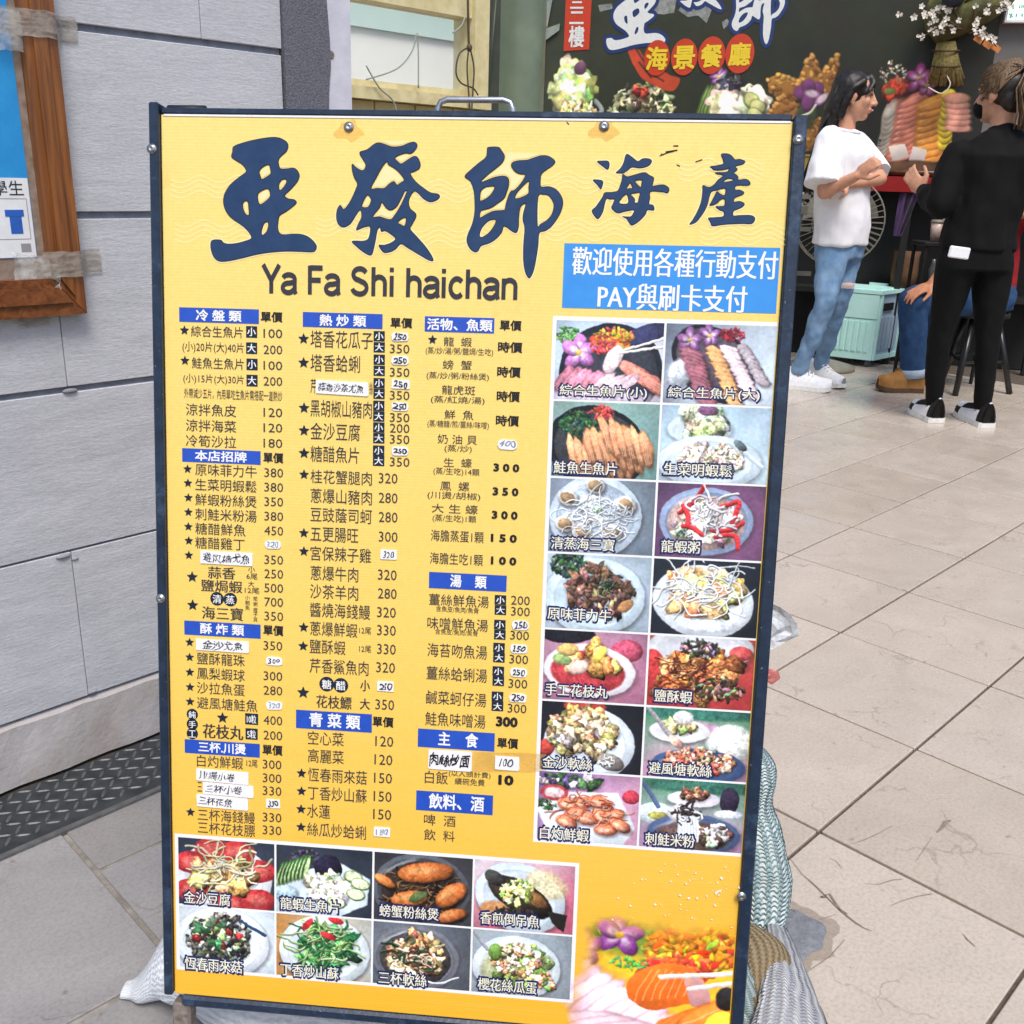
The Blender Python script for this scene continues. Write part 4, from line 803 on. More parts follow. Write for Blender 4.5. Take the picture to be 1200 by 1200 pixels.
LAT = {'Y': ([[(.04, .72), (.31, .33)], [(.58, .72), (.31, .33)], [(.31, .36), (.31, 0)]], .64), 'F': ([[(.1, 0), (.1, .72)], [(.1, .665), (.52, .665)], [(.1, .36), (.46, .36)]], .58), 'h': (_h, .6), 'n': ([[(.1, 0), (.1, .52)], _h[1]], .6), 'i': ([[(.1, 0), (.1, .52)], [(.1, .61), (.1, .72)]], .24),
       'a': ([arc(.26, .37, .2, .11, 165, 10, 8)+[(.455, .08), (.49, 0)], [(.45, .3)]+arc(.24, .15, .19, .12, 80, 300, 12)+[(.45, .13)]], .56), 'c': ([arc(.29, .26, .21, .225, 42, 318, 16)], .54),
       'S': ([arc(.31, .53, .215, .145, 20, 180, 8)+arc(.31, .53, .215, .14, 200, 262, 3)+arc(.31, .20, .23, .16, 78, -90, 9)+arc(.31, .20, .245, .155, 270, 190, 6)], .66), ' ': ([], .3)}
q = SB(); word = 'Ya Fa Shi haichan'; adv = sum(LAT[c][1] for c in word)-.08; u0, v0 = bp(309, 343.5); u1 = urt(607, v0); kx = (u1-u0)/adv; ky = 36*vsc(450, 336)*.98/.75; pen = -.05; HW = .066; lay = 0
for ch in word:
    for st in LAT[ch][0]:
        L2, R2 = [], []
        for i, p in enumerate(st):
            a, c = st[max(i-1, 0)], st[min(i+1, len(st)-1)]; t = V((c[0]-a[0], c[1]-a[1])).normalized(); L2.append((p[0]-t.y*HW, p[1]+t.x*HW)); R2.append((p[0]+t.y*HW, p[1]-t.x*HW))
        lay += 1
        for i in range(len(st)-1): q.flat([(u0+(pen+x)*kx, v0-y*ky) for x, y in (R2[i], R2[i+1], L2[i+1], L2[i])], [(0, 1, 2, 3)], .0006+.000012*(lay % 4)+.000003*(i % 2))
    pen += LAT[ch][1]
q.fin('latin_lettering', m_text)
# faint printed waves behind the heading
m_wave = mat('faint_wave_print', (244, 226, 150), (240, 226, 160), 90, .4)
q = SB()
for cx, cy in ((250, 210), (420, 255), (530, 215), (530, 268), (690, 260), (845, 190), (870, 265), (255, 262), (680, 205)):
    for k in range(4):
        P = [(cx-50+i*4, cy+k*6+4.2*math.sin(i*.55)) for i in range(26)]
        for a, c in zip(P[:-1], P[1:]): q.quadpx([(a[0], a[1]+.9), (c[0], c[1]+.9), (c[0], c[1]-.9), (a[0], a[1]-.9)], .00015)
tag(q.fin('wave_print', m_wave), kind='stuff')
# scratches and chipped print
q = SB()
for pts in (((775, 182), (782, 179), (790, 177)), ((780, 178), (794, 176)), ((789, 171), (795, 171)), ((815, 190), (823, 187)), ((793, 193), (797, 195)), ((664, 143), (667, 146)), ((773, 183), (776, 180))):
    for a, c in zip(pts[:-1], pts[1:]): q.quadpx([(a[0], a[1]+.8), (c[0], c[1]+.8), (c[0], c[1]-.7), (a[0], a[1]-.7)], .0004)
tag(q.fin('scratch_mark', m_textb), kind='stuff')
q = SB(); rr = random.Random(4)
for _ in range(70):
    x, y = rr.gauss(815, 42), rr.gauss(1040, 26)
    if not (690 < x < 866 and 1008 < y < 1090): continue
    u, v = bp(x, y); r0 = rr.choice((.0006, .0008, .0011, .0016)); q.flat([(u+r0*rr.uniform(.5, 1.2)*math.cos(a), v-r0*rr.uniform(.5, 1.2)*math.sin(a)) for a in [i*.9 for i in range(7)]], [tuple(range(7))], .0014)
tag(q.fin('chipped_print', m_white), kind='stuff')
# payment notice
b0, b1 = bp(661.5, 285), bp(908.5, 367.5)
n_ = SB().rect(b0[0], b0[1], urt(914.5, b0[1]), b1[1], .0003).fin('payment_notice', m_sky)
q = SB(); T(q, '歡迎使用各種行動支付', 671, 911, 305.5, 33, .0006, .022); T(q, 'PAY與刷卡支付', 701, 875, 346.5, 31, .0006, .022); q.fin('notice_lettering', m_white, n_)

# ---- menu columns
def header(s, x0, x1, y0, y1, tx0, tx1, ps=None, h=None):
    a, c = bp(x0, y0), bp(x0, y1); o = SB().rect(a[0], a[1], urt(x1, a[1]), c[1], .0003).fin('section_header', m_blue)
    q = SB(); ym = (y0+y1)/2+(tx0-x0)*.035; T(q, s, tx0, tx1, ym, h or (y1-y0)*.74, .0006, .03); q.fin('header_lettering', m_white, o)
    if ps: q = SB(); T(q, '單價', ps[0], ps[1], ps[2], 11.5, .0006, .03); q.fin('price_heading', m_textb)
section = None
class Done:
    def fin(s, *a): pass
def sect(rows, stars=()):
    """every line of print is a part of its own"""
    for r in rows:
        num = r[0].replace(' ', '').isdigit(); q = SB(); T(q, r[0], *r[1:5], .0006, r[5] if len(r) > 5 else .006); q.fin('price_lettering' if num else 'menu_lettering', m_textb if (num and len(r) > 5 and r[5] > .04) or r[0] == '時價' else m_text)
    for x, y, r in stars: q = SB(); star(q, x, y, r, .00065); q.fin('star_mark', m_inkd)
    return Done()
def sizebox(items):
    for s, x, y, wd, ht in items:
        q = SB(); t = SB(); u, v = bp(x, y); a, c = wd*vsc(x, y)/2*1.0, ht*vsc(x, y)/2; q.rect(u-a, v-c, u+a, v+c, .0004); T(t, s, x-wd*.36, x+wd*.36, y-.2, ht*.74, .0007, .02)
        o = q.fin('size_box', m_inkd); t.fin('size_lettering', m_white, o)
def sticker(s, x0, x1, y, h, tx0=None, tx1=None, th=None, pen=None, rnd=None, tilt=0., bold=.01):
    """white paper stuck over the print, hand lettered"""
    pen = pen or m_pen; u0, v0 = bp(x0, y); u1 = urt(x1, v0); hh = h*vsc(x0, y)/2; r = random.Random(int(x0*7+y)); q = SB(); rd = (hh*.8 if rnd else hh*.15)
    P = []
    for cx, cy, a0 in ((u1-rd, v0-hh+rd, 0), (u0+rd, v0-hh+rd, 90), (u0+rd, v0+hh-rd, 180), (u1-rd, v0+hh-rd, 270)):
        for k in range(4):
            a = rad(a0+30*k); P.append((cx+rd*math.cos(a)+r.uniform(-.0004, .0004), cy-rd*math.sin(a)+r.uniform(-.0004, .0004)))
    P = [(u, v+tilt*(u-u0)) for u, v in P]
    n = len(P); q.add([L(BP(u, v, .0003)) for u, v in P]+[L(BP(u, v, .0012)) for u, v in P], [tuple(range(n, 2*n))]+[(i, (i+1) % n, n+(i+1) % n, n+i) for i in range(n)]); o = q.fin('paper_sticker', m_sticker)
    t = SB(); tx0 = tx0 or x0+2.5; tx1 = tx1 or x1-2.5; T(t, s, tx0, tx1, y+.03*(tx0-x0), th or h*.66, .0015, bold, .12, 0, tilt*(u1-u0)*.8, .2); t.fin('pen_lettering', pen, o)

header('冷 盤 類', 210, 303.5, 360, 377, 230, 283, (306, 331, 371)); header('本店招牌', 213.5, 305.5, 525, 541, 229, 289, (309, 332, 536)); header('酥 炸 類', 216, 305.5, 727, 743.5, 235, 286, (309, 332, 738)); header('三杯.川燙', 216.5, 304.5, 866, 882, 233, 288, (308, 331, 878))
header('熱 炒 類', 355, 448.5, 365.5, 383, 375, 429, (458, 483, 378)); header('青 菜 類', 347, 436, 831.5, 853, 363, 422, (437, 461, 845)); header('活物、魚類', 498, 579.5, 370.5, 388.5, 501, 577, (586, 611, 381)); header('湯    類', 503, 594, 670, 689, 528, 570); header('主    食', 490, 580, 853.5, 875, 514, 560, (583, 607, 870)); header('飲料、酒', 488, 578, 926, 949, 503, 567)
P_ = lambda s, y, x0=309, x1=331, h=10.5, b=.006: (s, x0, x1, y, h, b)
sect([('綜合生魚片', 224, 285, 388, 13), ('(小)20片(大)40片', 214, 286, 406.5, 13.5), ('鮭魚生魚片', 225, 286, 425, 13), ('(小)15片(大)30片', 215, 286, 443.5, 12), ('外帶減少五片，內用單吃生魚片需搭配一道熱炒', 216, 331, 460.5, 12), ('涼拌魚皮', 218, 277, 479.5, 14), ('涼拌海菜', 218, 277, 498, 14), ('冷筍沙拉', 218, 277, 516, 14),
      P_('100', 390.5), P_('200', 409.5), P_('100', 428), P_('200', 446.5), P_('120', 483), P_('120', 501), P_('180', 519)], [(216.4, 387, 6), (217, 422.5, 6)]).fin('menu_lettering', m_text)
sizebox([('小', 295, 389, 13.5, 13.5), ('大', 295, 408, 13.5, 13.5), ('小', 295.5, 427, 13.5, 13.5), ('大', 295.5, 446, 13.5, 13.5)])
X2 = dict(x0=310, x1=332)
sect([('原味菲力牛', 229, 301, 550, 14), ('生菜明蝦鬆', 229, 301, 567.5, 14), ('鮮蝦粉絲煲', 229, 301, 585, 14), ('刺鮭米粉湯', 229, 301, 602, 14), ('糖醋鮮魚', 229, 288, 619, 14), ('糖醋雞丁', 229, 287, 635.5, 14), ('蒜香', 244, 276, 670.5, 14, .012), ('鹽焗蝦', 236, 284, 685.5, 14, .012), ('小', 291, 299, 667, 7), ('6尾', 289, 302, 675, 7), ('大', 291, 298, 684, 7), ('12尾', 287, 304, 691.5, 7), ('海三寶', 237, 285, 717.5, 15, .012),
      ('小', 287.5, 293, 700, 5), ('鮑', 287.5, 293, 706, 5.5), ('魚', 287.5, 293, 712, 5.5), ('蛤', 297, 302, 701, 5.5), ('蜊', 297, 302, 707.5, 5.5), ('蟶', 297, 302, 714.5, 5.5), ('子', 297, 302, 720, 5), ('貝', 297, 302, 726, 5),
      P_('380', 553.5, **X2), P_('380', 570.5, **X2), P_('350', 587.5, **X2), P_('380', 604.5, **X2), P_('450', 621.5, **X2), P_('350', 655.5, **X2), P_('250', 672, **X2), P_('500', 688.5, **X2), P_('700', 705, **X2), P_('350', 721.5, **X2)],
     [(220, 549.5, 5.5), (220.5, 566, 5.5), (221, 583, 5.5), (221, 600, 5.5), (221, 617, 5.5), (221.5, 633.5, 5.5), (221.5, 650.5, 5.5), (225.5, 676, 7), (226, 709, 7)]).fin('menu_lettering', m_text)
sticker('320', 311, 329.5, 637.5, 9.5, pen=m_penl, rnd=1); sticker('避风塘尤魚', 235, 296.5, 652.5, 15.5, 238, 293)
for s, x, y, r in (('清', 254.5, 701.5, 8), ('蒸', 270, 702.5, 8), ('糖', 383, 801.5, 8.6), ('醋', 399.5, 803, 8.6), ('純', 225.5, 837, 6.6), ('手', 225.5, 848.5, 6.6), ('工', 225.5, 859.5, 6.6)):
    q = SB(); t = SB(); u, v = bp(x, y); q.disc(u, v, r*vsc(x, y), .0004+.00003*x/300); T(t, s, x-r*.62, x+r*.62, y, r*1.25, .0007, .02)
    o = q.fin('round_badge', m_inkd); t.fin('badge_lettering', m_white, o)
X3 = dict(x0=309, x1=331)
sect([('鹽酥龍珠', 231, 287, 771, 14), ('鳳梨蝦球', 231, 287, 788.5, 14), ('沙拉魚蛋', 231, 287, 805.5, 14), ('避風塘鮭魚', 231, 302, 823, 14), ('花枝丸', 238, 285, 856, 16.5, .022), P_('350', 756, **X3), P_('300', 791.5, **X3), P_('280', 808.5, **X3), P_('400', 843.5, **X3), P_('200', 861, **X3)], [(222.5, 752.5, 5.5), (222.5, 770, 5.5), (222.7, 787.5, 5.5), (223, 805, 5.5), (223, 822, 5.5), (261, 841, 7)]).fin('menu_lettering', m_text)
sticker('金沙尤魚', 230, 292, 754.5, 13.5, 237, 285, 10); sticker('300', 312, 331, 774, 9.5, rnd=1); sticker('320', 312, 331, 826, 9.5, pen=m_penl, rnd=1); sizebox([('10粒', 295, 842.5, 15, 13), ('5粒', 295, 860, 14, 13)])
X4 = dict(x0=308, x1=330)
sect([('白灼鮮蝦', 231, 285, 891, 14), ('12尾', 289, 302, 894, 8.5), ('三杯海錢鰻', 232, 299, 954, 14), ('三杯花枝膘', 232, 299, 969, 14), P_('300', 895, **X4), P_('300', 911, **X4), P_('330', 926, **X4), P_('330', 957, **X4), P_('330', 972, **X4), ('三', 231.5, 237, 921.5, 11)], [(223.5, 951.5, 5.5)]).fin('menu_lettering', m_text)
sticker('川燙小卷', 230.5, 291.5, 907, 14, 234, 276, 9.5, tilt=.02); sticker('三杯小卷', 238, 297.5, 923, 14, 241, 284, 9.5, tilt=.01); sticker('三杯花魚', 231, 291, 937, 14, 233, 272, 9.5, tilt=.02); sticker('330', 312, 328.5, 941, 10, bold=.03)
# second column
X5 = dict(x0=457, x1=480)
sect([('塔香花瓜子', 364, 437, 397, 20), ('塔香蛤蜊', 364, 422, 425, 20), ('黑胡椒山豬肉', 364, 436, 478, 20), ('金沙豆腐', 364, 422, 505, 20), ('糖醋魚片', 364, 421, 531.5, 19), ('芹', 364, 371, 452, 17), ('絲', 433, 437, 455, 16), P_('350', 408.5, **X5), P_('350', 436, **X5), P_('350', 463, **X5), P_('350', 489, **X5), P_('200', 501.5, **X5), P_('350', 514.5, **X5), P_('350', 541, **X5)], [(356, 397, 7), (356, 425, 7), (356.5, 478, 7), (356.5, 504.5, 7), (356.5, 531, 7)]).fin('menu_lettering', m_text)
sizebox([(s, x, y, 13.5, 12) for x, y0, y1 in ((444.5, 394, 407), (444.5, 421.5, 434.5), (444.3, 449, 461.5), (444, 475.5, 488), (444, 501, 513.5), (443.8, 528, 540)) for s, y in (('小', y0), ('大', y1))])
for y, r in ((394.5, 1), (422, 1), (450, 0), (476, 1), (528, 1)): sticker('250', 459, 479 if r else 480, y, 10.5, bold=.035, rnd=r)
sticker('蒜香沙茶尤魚', 370.5, 432, 453, 16, 373, 426, 9.5, tilt=.02)
X6 = dict(x0=444, x1=466, h=12)
sect([('桂花蟹腿肉', 364, 436, 558, 16), ('蔥爆山豬肉', 364, 436, 580.5, 17), ('豆豉蔭司蚵', 364, 436, 602.5, 17), ('五更腸旺', 364, 420, 625.5, 17), ('宮保辣子雞', 364, 435, 648, 17), ('蔥爆牛肉', 364, 420, 671, 17), ('沙茶羊肉', 363.5, 420, 692.5, 17), ('醬燒海錢鰻', 363.5, 434, 714, 17), ('蔥爆鮮蝦', 363.5, 419, 736, 16.5), ('12尾', 421, 435, 738.5, 8), ('鹽酥蝦', 363, 405, 757, 16.5), ('12尾', 421, 435, 760, 8), ('芹香鯊魚肉', 363, 432, 779.5, 17), ('小', 422.5, 433.5, 803, 13, .02), ('花枝鰾', 371, 412, 821.5, 15, .015), ('大', 422, 433.5, 824.5, 13, .02),
      P_('320', 560, **X6), P_('280', 583, **X6), P_('280', 605.5, **X6), P_('300', 628.5, **X6), P_('320', 673, 443, 465, 12), P_('280', 695, 443, 465, 12), P_('320', 717, 442, 464, 12), P_('330', 738, 442, 464, 12), P_('330', 760, 442, 464, 12), P_('320', 781.5, 441, 463, 12), P_('350', 825, 440, 462, 12)],
     [(356.5, 556, 6.3), (356.3, 624.5, 6.3), (356.3, 646, 6.3), (356, 735, 6.3), (355.5, 757, 6.3), (355.5, 811.5, 7.5)]).fin('menu_lettering', m_text)
sticker('320', 446, 465, 649.5, 11); sticker('250', 442, 461.5, 803.5, 11.5, bold=.03)
X7 = dict(x0=440, x1=461, h=12)
sect([('空心菜', 361, 403, 864, 16), ('高麗菜', 361, 403, 885, 16), ('恆春雨來菇', 361, 430, 907, 16), ('丁香炒山蘇', 361, 430, 928.5, 16), ('水蓮', 360, 387, 949.5, 16), ('絲瓜炒蛤蜊', 360, 429, 971, 16), P_('120', 868, **X7), P_('120', 889.5, 439, 460, 12), P_('150', 911, 438.5, 459.5, 12), P_('150', 932.5, 438, 459, 12), P_('150', 953.5, 437.5, 458.5, 12)], [(353.5, 906, 6), (353.5, 927, 6), (353, 948, 6), (353, 969, 6)]).fin('menu_lettering', m_text)
sticker('180', 438.5, 457.5, 974, 10.5, pen=m_penl)
# third column
sect([('龍  蝦', 520, 553, 400, 11), ('(蒸/炒/湯/粥/鹽焗/生吃)', 499, 578, 411, 9.5), ('螃  蟹', 519, 553, 427, 11), ('(蒸/炒/粥/粉絲煲)', 500, 573, 440, 9.5), ('龍虎斑', 518, 557, 456.5, 11), ('(蒸/紅燒/湯)', 505, 568, 468, 9.5), ('鮮  魚', 521, 555, 485.5, 11), ('(蒸/糖醋/煎/薑絲/味噌)', 501, 573, 496.5, 9.5), ('奶 油 貝', 513, 559, 514, 11), ('(蒸/炒)', 521, 553, 525.5, 9.5), ('生  蠔', 520, 553, 541.5, 11), ('(蒸/生吃)14顆', 508, 562, 552, 9.5), ('鳳  螺', 516, 550, 569, 11), ('(川燙/胡椒)', 501, 563, 580, 10), ('大 生 蠔', 506, 560, 595, 11), ('(蒸/生吃)1顆', 507, 558, 607, 9.5), ('海膽蒸蛋1顆', 505, 567, 627, 13.5), ('海膽生吃1顆', 504, 566, 653.5, 13.5)], [(507, 398, 6)]).fin('menu_lettering', m_text)
sect([('時價', 584, 612, 406.5, 12, .03), ('時價', 583, 610, 435.5, 12, .03), ('時價', 582.5, 609, 464, 12, .03), ('時價', 581.5, 608, 492.5, 12, .03), ('3 0 0', 579, 608, 547.5, 8.5, .05), ('3 5 0', 578, 607, 575.5, 8.5, .05), ('3 0 0', 577, 606, 603, 8.5, .05), ('1 5 0', 576, 605, 630, 8.5, .05), ('1 0 0', 576, 604.5, 656.5, 8.5, .05), ('300', 582, 606, 845, 10.5, .05), ('10', 585, 601, 913.5, 10.5, .05)]).fin('price_lettering', m_textb)
sticker('400', 583.5, 606, 520.5, 11.5, pen=m_penl, rnd=1)
sect([('薑絲鮮魚湯', 503, 573, 702, 14), ('含魚皮/魚肉/魚骨', 511, 561, 713, 7), ('味噌鮮魚湯', 501, 572, 729.5, 14.5), ('含魚皮/魚肉/魚骨', 510, 560, 739.5, 7), ('海苔吻魚湯', 501, 571, 761, 16), ('薑絲蛤蜊湯', 500, 571, 788, 16), ('鹹菜蚵仔湯', 499.5, 570, 816.5, 16), ('鮭魚味噌湯', 498.5, 569, 841.5, 16), ('白飯', 498, 525, 910, 15), ('(以人頭計費)', 526, 575, 906, 8), ('續碗免費', 533, 568, 915, 8), ('啤  酒', 497, 534, 960, 13), ('飲  料', 497, 533, 977.5, 13),
      P_('200', 703, 599, 621), P_('300', 716, 599, 621), P_('300', 744, 598, 620), P_('300', 772, 597, 619), P_('300', 800.5, 596, 618), P_('300', 829.5, 595, 617)]).fin('menu_lettering', m_text)
sizebox([(s, x, y, 13.2, 11.3) for x, y0, y1 in ((586.5, 703, 714.8), (585.8, 732, 743.7), (584.8, 759, 770.5), (584, 786.5, 798), (583, 816, 827.5)) for s, y in (('小', y0), ('大', y1))])
for x, y in ((600, 732), (598, 759.5), (598, 787.5), (597, 817)): sticker('250', x, x+20, y, 10.5, bold=.03, rnd=1)
sticker('肉絲炒面', 502, 553, 889, 23, 503.5, 551, 15, pen=m_textb, bold=.03); sticker('100', 580, 608.5, 893, 16, 585, 601, 9)
m_resid = clear_mat('tape_residue', (196, 160, 90), .35, .5); q = SB(); q.quadpx([(553, 904), (622, 905), (640, 903), (640, 884), (616, 882), (553, 881)], .0005); q.fin('tape_residue', m_resid)

# ---- printed dish photographs
def picture(name, rect_uv, cv, w=.0004):
    u0, v0, u1, v1 = rect_uv; o = SB().rect(u0, v0, u1, v1, w).fin(name, printmat(name+'_print', cv.image(name))); setuv(o, [(0, 0), (1, 0), (1, 1), (0, 1)]); return o
capt = ['綜合生魚片(小)', '綜合生魚片(大)', '鮭魚生魚片', '生菜明蝦鬆', '清蒸海三寶', '龍蝦粥', '原味菲力牛', '', '手工花枝丸', '鹽酥蝦', '金沙軟絲', '避風塘軟絲', '白灼鮮蝦', '刺鮭米粉', '金沙豆腐', '龍蝦生魚片', '螃蟹粉絲煲', '香煎倒吊魚', '恆春雨來菇', '丁香炒山蘇', '三杯軟絲', '櫻花絲瓜蛋']
lab = ['print of mixed sashimi with a purple orchid', 'print of three rows of sashimi slices', 'print of orange salmon slices', 'print of a lettuce and minced prawn plate', 'print of steamed shellfish in a bowl', 'print of lobster in congee', 'print of brown beef strips', 'print of fried balls under white sauce', 'print of golden fried balls on a red plate', 'print of brown fried prawns', 'print of golden squid pile', 'print of chopsticks over a crumbed dish', 'print of boiled orange prawns', 'print of lifted rice noodles', 'print of tofu on red tomato slices', 'print of pale lobster flesh with lime slices', 'print of crab in a dark pot', 'print of a whole fried fish', 'print of dark green fungus', 'print of green leaf stir fry', 'print of squid in a grey pot', 'print of gourd and egg dish']
sp_ = [((653.5,376),(778,468)),((783.5,378),(903,472)),((650,470),(772.5,558)),((777.5,474),(899.5,560)),((645,560),(767,649)),((771,565),(892,655)),((641,648),(762,737)),((766,654),(886,743)),((639,739),(758,823)),((761,742),(880.5,830.6)),((634.5,822),(753.6,907)),((757,827),(875,914)),((632,904),(750.5,991)),((752.5,910),(869,1000)),
       ((209.5,982.5),(320,1064.7)),((324,990.5),(435.5,1072)),((440,997.6),(552,1080)),((557,1004),(671.6,1088)),((209.5,1063),(320,1143)),((324,1070),(433,1151)),((437,1078),(550.6,1160)),((554.5,1086.5),(667,1170.7))]
cpx = [(655,776,456,15,121),(783,0,0,0,0),(0,)*5,(0,)*5]
def uvr(k):
    a, c = bp(*sp_[k][0]), bp(*sp_[k][1]); return a[0], a[1], c[0], c[1]
R_ = [uvr(k) for k in range(22)]
def reg(idx, q, g):
    m = sum(R_[i][q] for i in idx)/len(idx)
    for i in idx: r = list(R_[i]); r[q] = m+g; R_[i] = tuple(r)
for par in (0, 1):
    for q in (0, 2): reg([i for i in range(14) if i % 2 == par], q, 0)
for row in range(7):
    for q in (1, 3): reg([2*row, 2*row+1], q, 0)
for c in range(4):
    for q in (0, 2): reg([14+c, 18+c], q, 0)
for row in range(2):
    for q in (1, 3): reg([14+4*row+i for i in range(4)], q, 0)
gp = .0024
for row in range(7):
    for i in (2*row, 2*row+1):
        r = list(R_[i]); 
        if row < 6: r[3] = R_[2*row+2][1]-gp
        R_[i] = tuple(r)
for i in range(0, 14, 2): R_[i] = (*R_[i][:2], R_[1][0]-gp, R_[i][3])
for i in range(14, 18): R_[i] = (*R_[i][:3], R_[18][1]-gp)
for c in range(3):
    for i in (14+c, 18+c): R_[i] = (*R_[i][:2], R_[15+c][0]-gp, R_[i][3])
bd = .0042
SB().rect(R_[0][0]-bd, R_[0][1]-bd, BW-.0005, R_[13][3]+bd, .0002).fin('photo_border', m_white)
SB().rect(R_[14][0]-bd, R_[14][1]-bd, R_[17][2]+bd, R_[18][3]+bd, .0002).fin('photo_border', m_white)
clen = {0: (656, 758), 1: (783, 890), 2: (649, 723), 3: (778, 858), 4: (646, 720), 5: (775, 820), 6: (642, 716), 8: (639, 712), 9: (767, 811), 10: (636, 694), 11: (760, 834), 12: (633, 690), 13: (756, 814), 14: (216, 270), 15: (329, 398), 16: (445, 514), 17: (563, 632), 18: (217, 284), 19: (329, 397), 20: (444, 500), 21: (560, 629)}
cyy = {0: 457.5, 1: 460, 2: 547, 3: 549, 4: 635.5, 5: 639.5, 6: 718, 8: 807, 9: 814.5, 10: 892, 11: 899, 12: 975, 13: 982, 14: 1050.5, 15: 1057.5, 16: 1066, 17: 1074.5, 18: 1127.5, 19: 1135, 20: 1144.5, 21: 1152}
for k in range(22):
    W = 300; asp = (R_[k][2]-R_[k][0])/(R_[k][3]-R_[k][1]); o = picture('dish_photo', R_[k], dish(k, W, int(W/asp))); o['label'] = lab[k]
    if capt[k]:
        h = 14.5
        q = SB(); T(q, capt[k], clen[k][0]-1.2, clen[k][1]+1.2, cyy[k], h+2.4, .0006, .075); q.fin('caption_shadow', m_cap, o)
        q = SB(); T(q, capt[k], clen[k][0], clen[k][1], cyy[k], h, .0009, .012); q.fin('caption_lettering', m_cream, o)
# the large salmon picture printed without a border in the lower right corner
def salmon():
    v = Cv(420, 330, (246, 190, 50), 77); A = 420/330
    v.E(.55, .22, .5, .14, 0, (120, 160, 70), .2, .1, .9); v.frilly(.3, .12, .26, .08, [(110, 170, 70), (150, 190, 90), (90, 140, 60)], 90); v.orchid(.42, .2, .16, (150, 70, 160)); v.orchid(.16, .33, .13, (160, 80, 150)); v.frilly(.95, .28, .32, .2, [(244, 150, 40), (250, 190, 60), (232, 90, 50)], 300); v.frilly(.85, .46, .28, .1, [(226, 60, 50), (240, 110, 60)], 120); v.frilly(.5, .42, .14, .05, [(90, 170, 80)], 30)
    for i in range(9):
        x, y = .0+.085*i, .60+.05*i; v.E(x+.02, y+.03, .27, .085, -40, (150, 96, 120), 0, .05, .5, mo=0); v.E(x, y, .27, .078, -40, (232, 190, 208) if i % 2 else (240, 212, 224), .45, .012, 1, .03, .05, .08)
        for k in (-.04, 0, .035): v.line([(x-.17+k, y+.17+k*.6), (x+k, y+k), (x+.16+k, y-.15+k*.6)], .004, (250, 236, 242), .6, 0)
    for i in range(4): v.E(.16+.13*i, .93+.03*i, .3, .075, -12, (236, 198, 212), .45, .012, 1, .03, .05, .08); v.line([(.0+.13*i, .98+.03*i), (.3+.13*i, .9+.03*i)], .004, (250, 232, 240), .6, 0)
    v.poly(catmull([(.5, .56), (.62, .46), (.8, .4), (.95, .42), (1.06, .5), (1.1, .72), (.96, .72), (.7, .8), (.52, .72)], 5), (238, 112, 40), 1, 2, .3); v.poly(catmull([(.93, .5), (1.06, .52), (1.12, .7), (.98, .73)], 5), (206, 150, 150), 1, 2, .3)
    for q in range(7): v.line([(.56+.06*q, .74-.012*q), (.6+.06*q, .6-.01*q), (.68+.05*q, .46)], .005, (250, 170, 110), .7, 0)
    for i in range(4): v.E(.83+.1*i, .97-.05*i, .3, .11, -32, (170, 70, 20), 0, .05, .5, mo=0); v.E(.82+.1*i, .96-.05*i, .3, .1, -32, (240, 130, 52), .45, .012, 1, .03, 0, .1); v.line([(.62+.1*i, 1.06-.05*i), (.95+.1*i, .86-.05*i)], .007, (252, 190, 130), .8, 0)
    v.E(1.2, .92, .12, .16, 20, (246, 206, 60), .4); v.E(1.24, .66, .08, .1, 0, (40, 36, 40), .3); v.E(1.22, 1.0, .1, .06, 0, (225, 222, 228), .2); v.line([(.74, .52), (1.3, .44)], .022, (246, 236, 230)); v.line([(.96, .6), (1.3, .52)], .02, (240, 228, 222))
    v.done(1, .06, 1.05, 6); X, Y = v.X/A, v.Y; n = v.nz(5)*.35
    al = np.clip((Y-.05+n*.6)/.22, 0, 1)*np.clip((X-.02+n*.4-.12*(1-Y))/.14, 0, 1); return v, al
v, al = salmon(); a, c = bp(662, 1062), bp(858, 1228)
o = SB().rect(a[0], a[1], BW-.0008, BH-.001, .0003).fin('salmon_print', printmat('salmon_print', v.image('salmon_print', al), .35, True)); setuv(o, [(0, 0), (1, 0), (1, 1), (0, 1)])
# ------------------------------------------------------------------ inside of the restaurant: painted back wall, window side, column
MQ = at(900, 100, 7.15); ME = V((.962, -.273, 0)).normalized(); MNN = V((-.273, -.962, 0)).normalized()   # along the wall to the right; its normal into the room
def MP(s, z, o=0): return MQ+ME*s+Z*(z-MQ.z)+MNN*o
def mpx(x, y):
    P = onplane(x, y, MQ, MNN)-MQ; return P.dot(ME), P.z+MQ.z
ms0, ms1, mz0, mz1 = mpx(640, 60)[0], mpx(1166, 60)[0], .75, 2.62
mural = thing('back_wall', 'dark olive restaurant wall printed with seafood pictures and white brush lettering', 'wall', MP((ms0+ms1)/2, 0))
def mbox(q, s0, s1, z0, z1, o0, o1): return q.obox(MP(s0, z0, o0), ME*(s1-s0), MNN*(o1-o0), Z*(z1-z0))
m_olive = mat('olive_wall_paint', (48, 52, 38), (40, 43, 31), 8, .6); m_grey = mat('grey_wall_paint', (112, 112, 110), (102, 102, 100), 8, .7)
mbox(MB(), ms0-.3, ms1, 0, 3.0, -.15, -.004).build('wall_panel', m_olive, mural)
gw = thing('side_wall', 'plain grey painted wall at the right end of the seafood mural', 'wall', MP(ms1+1, 0)); mbox(MB(), ms1+.002, ms1+3.2, 0, 3.0, -.17, -.008).build('wall_panel', m_grey, gw)
HM = mz1-mz0; LM = ms1-ms0
def mq(x, y): s, z = mpx(x, y); return (s-ms0)/HM, (mz1-z)/HM
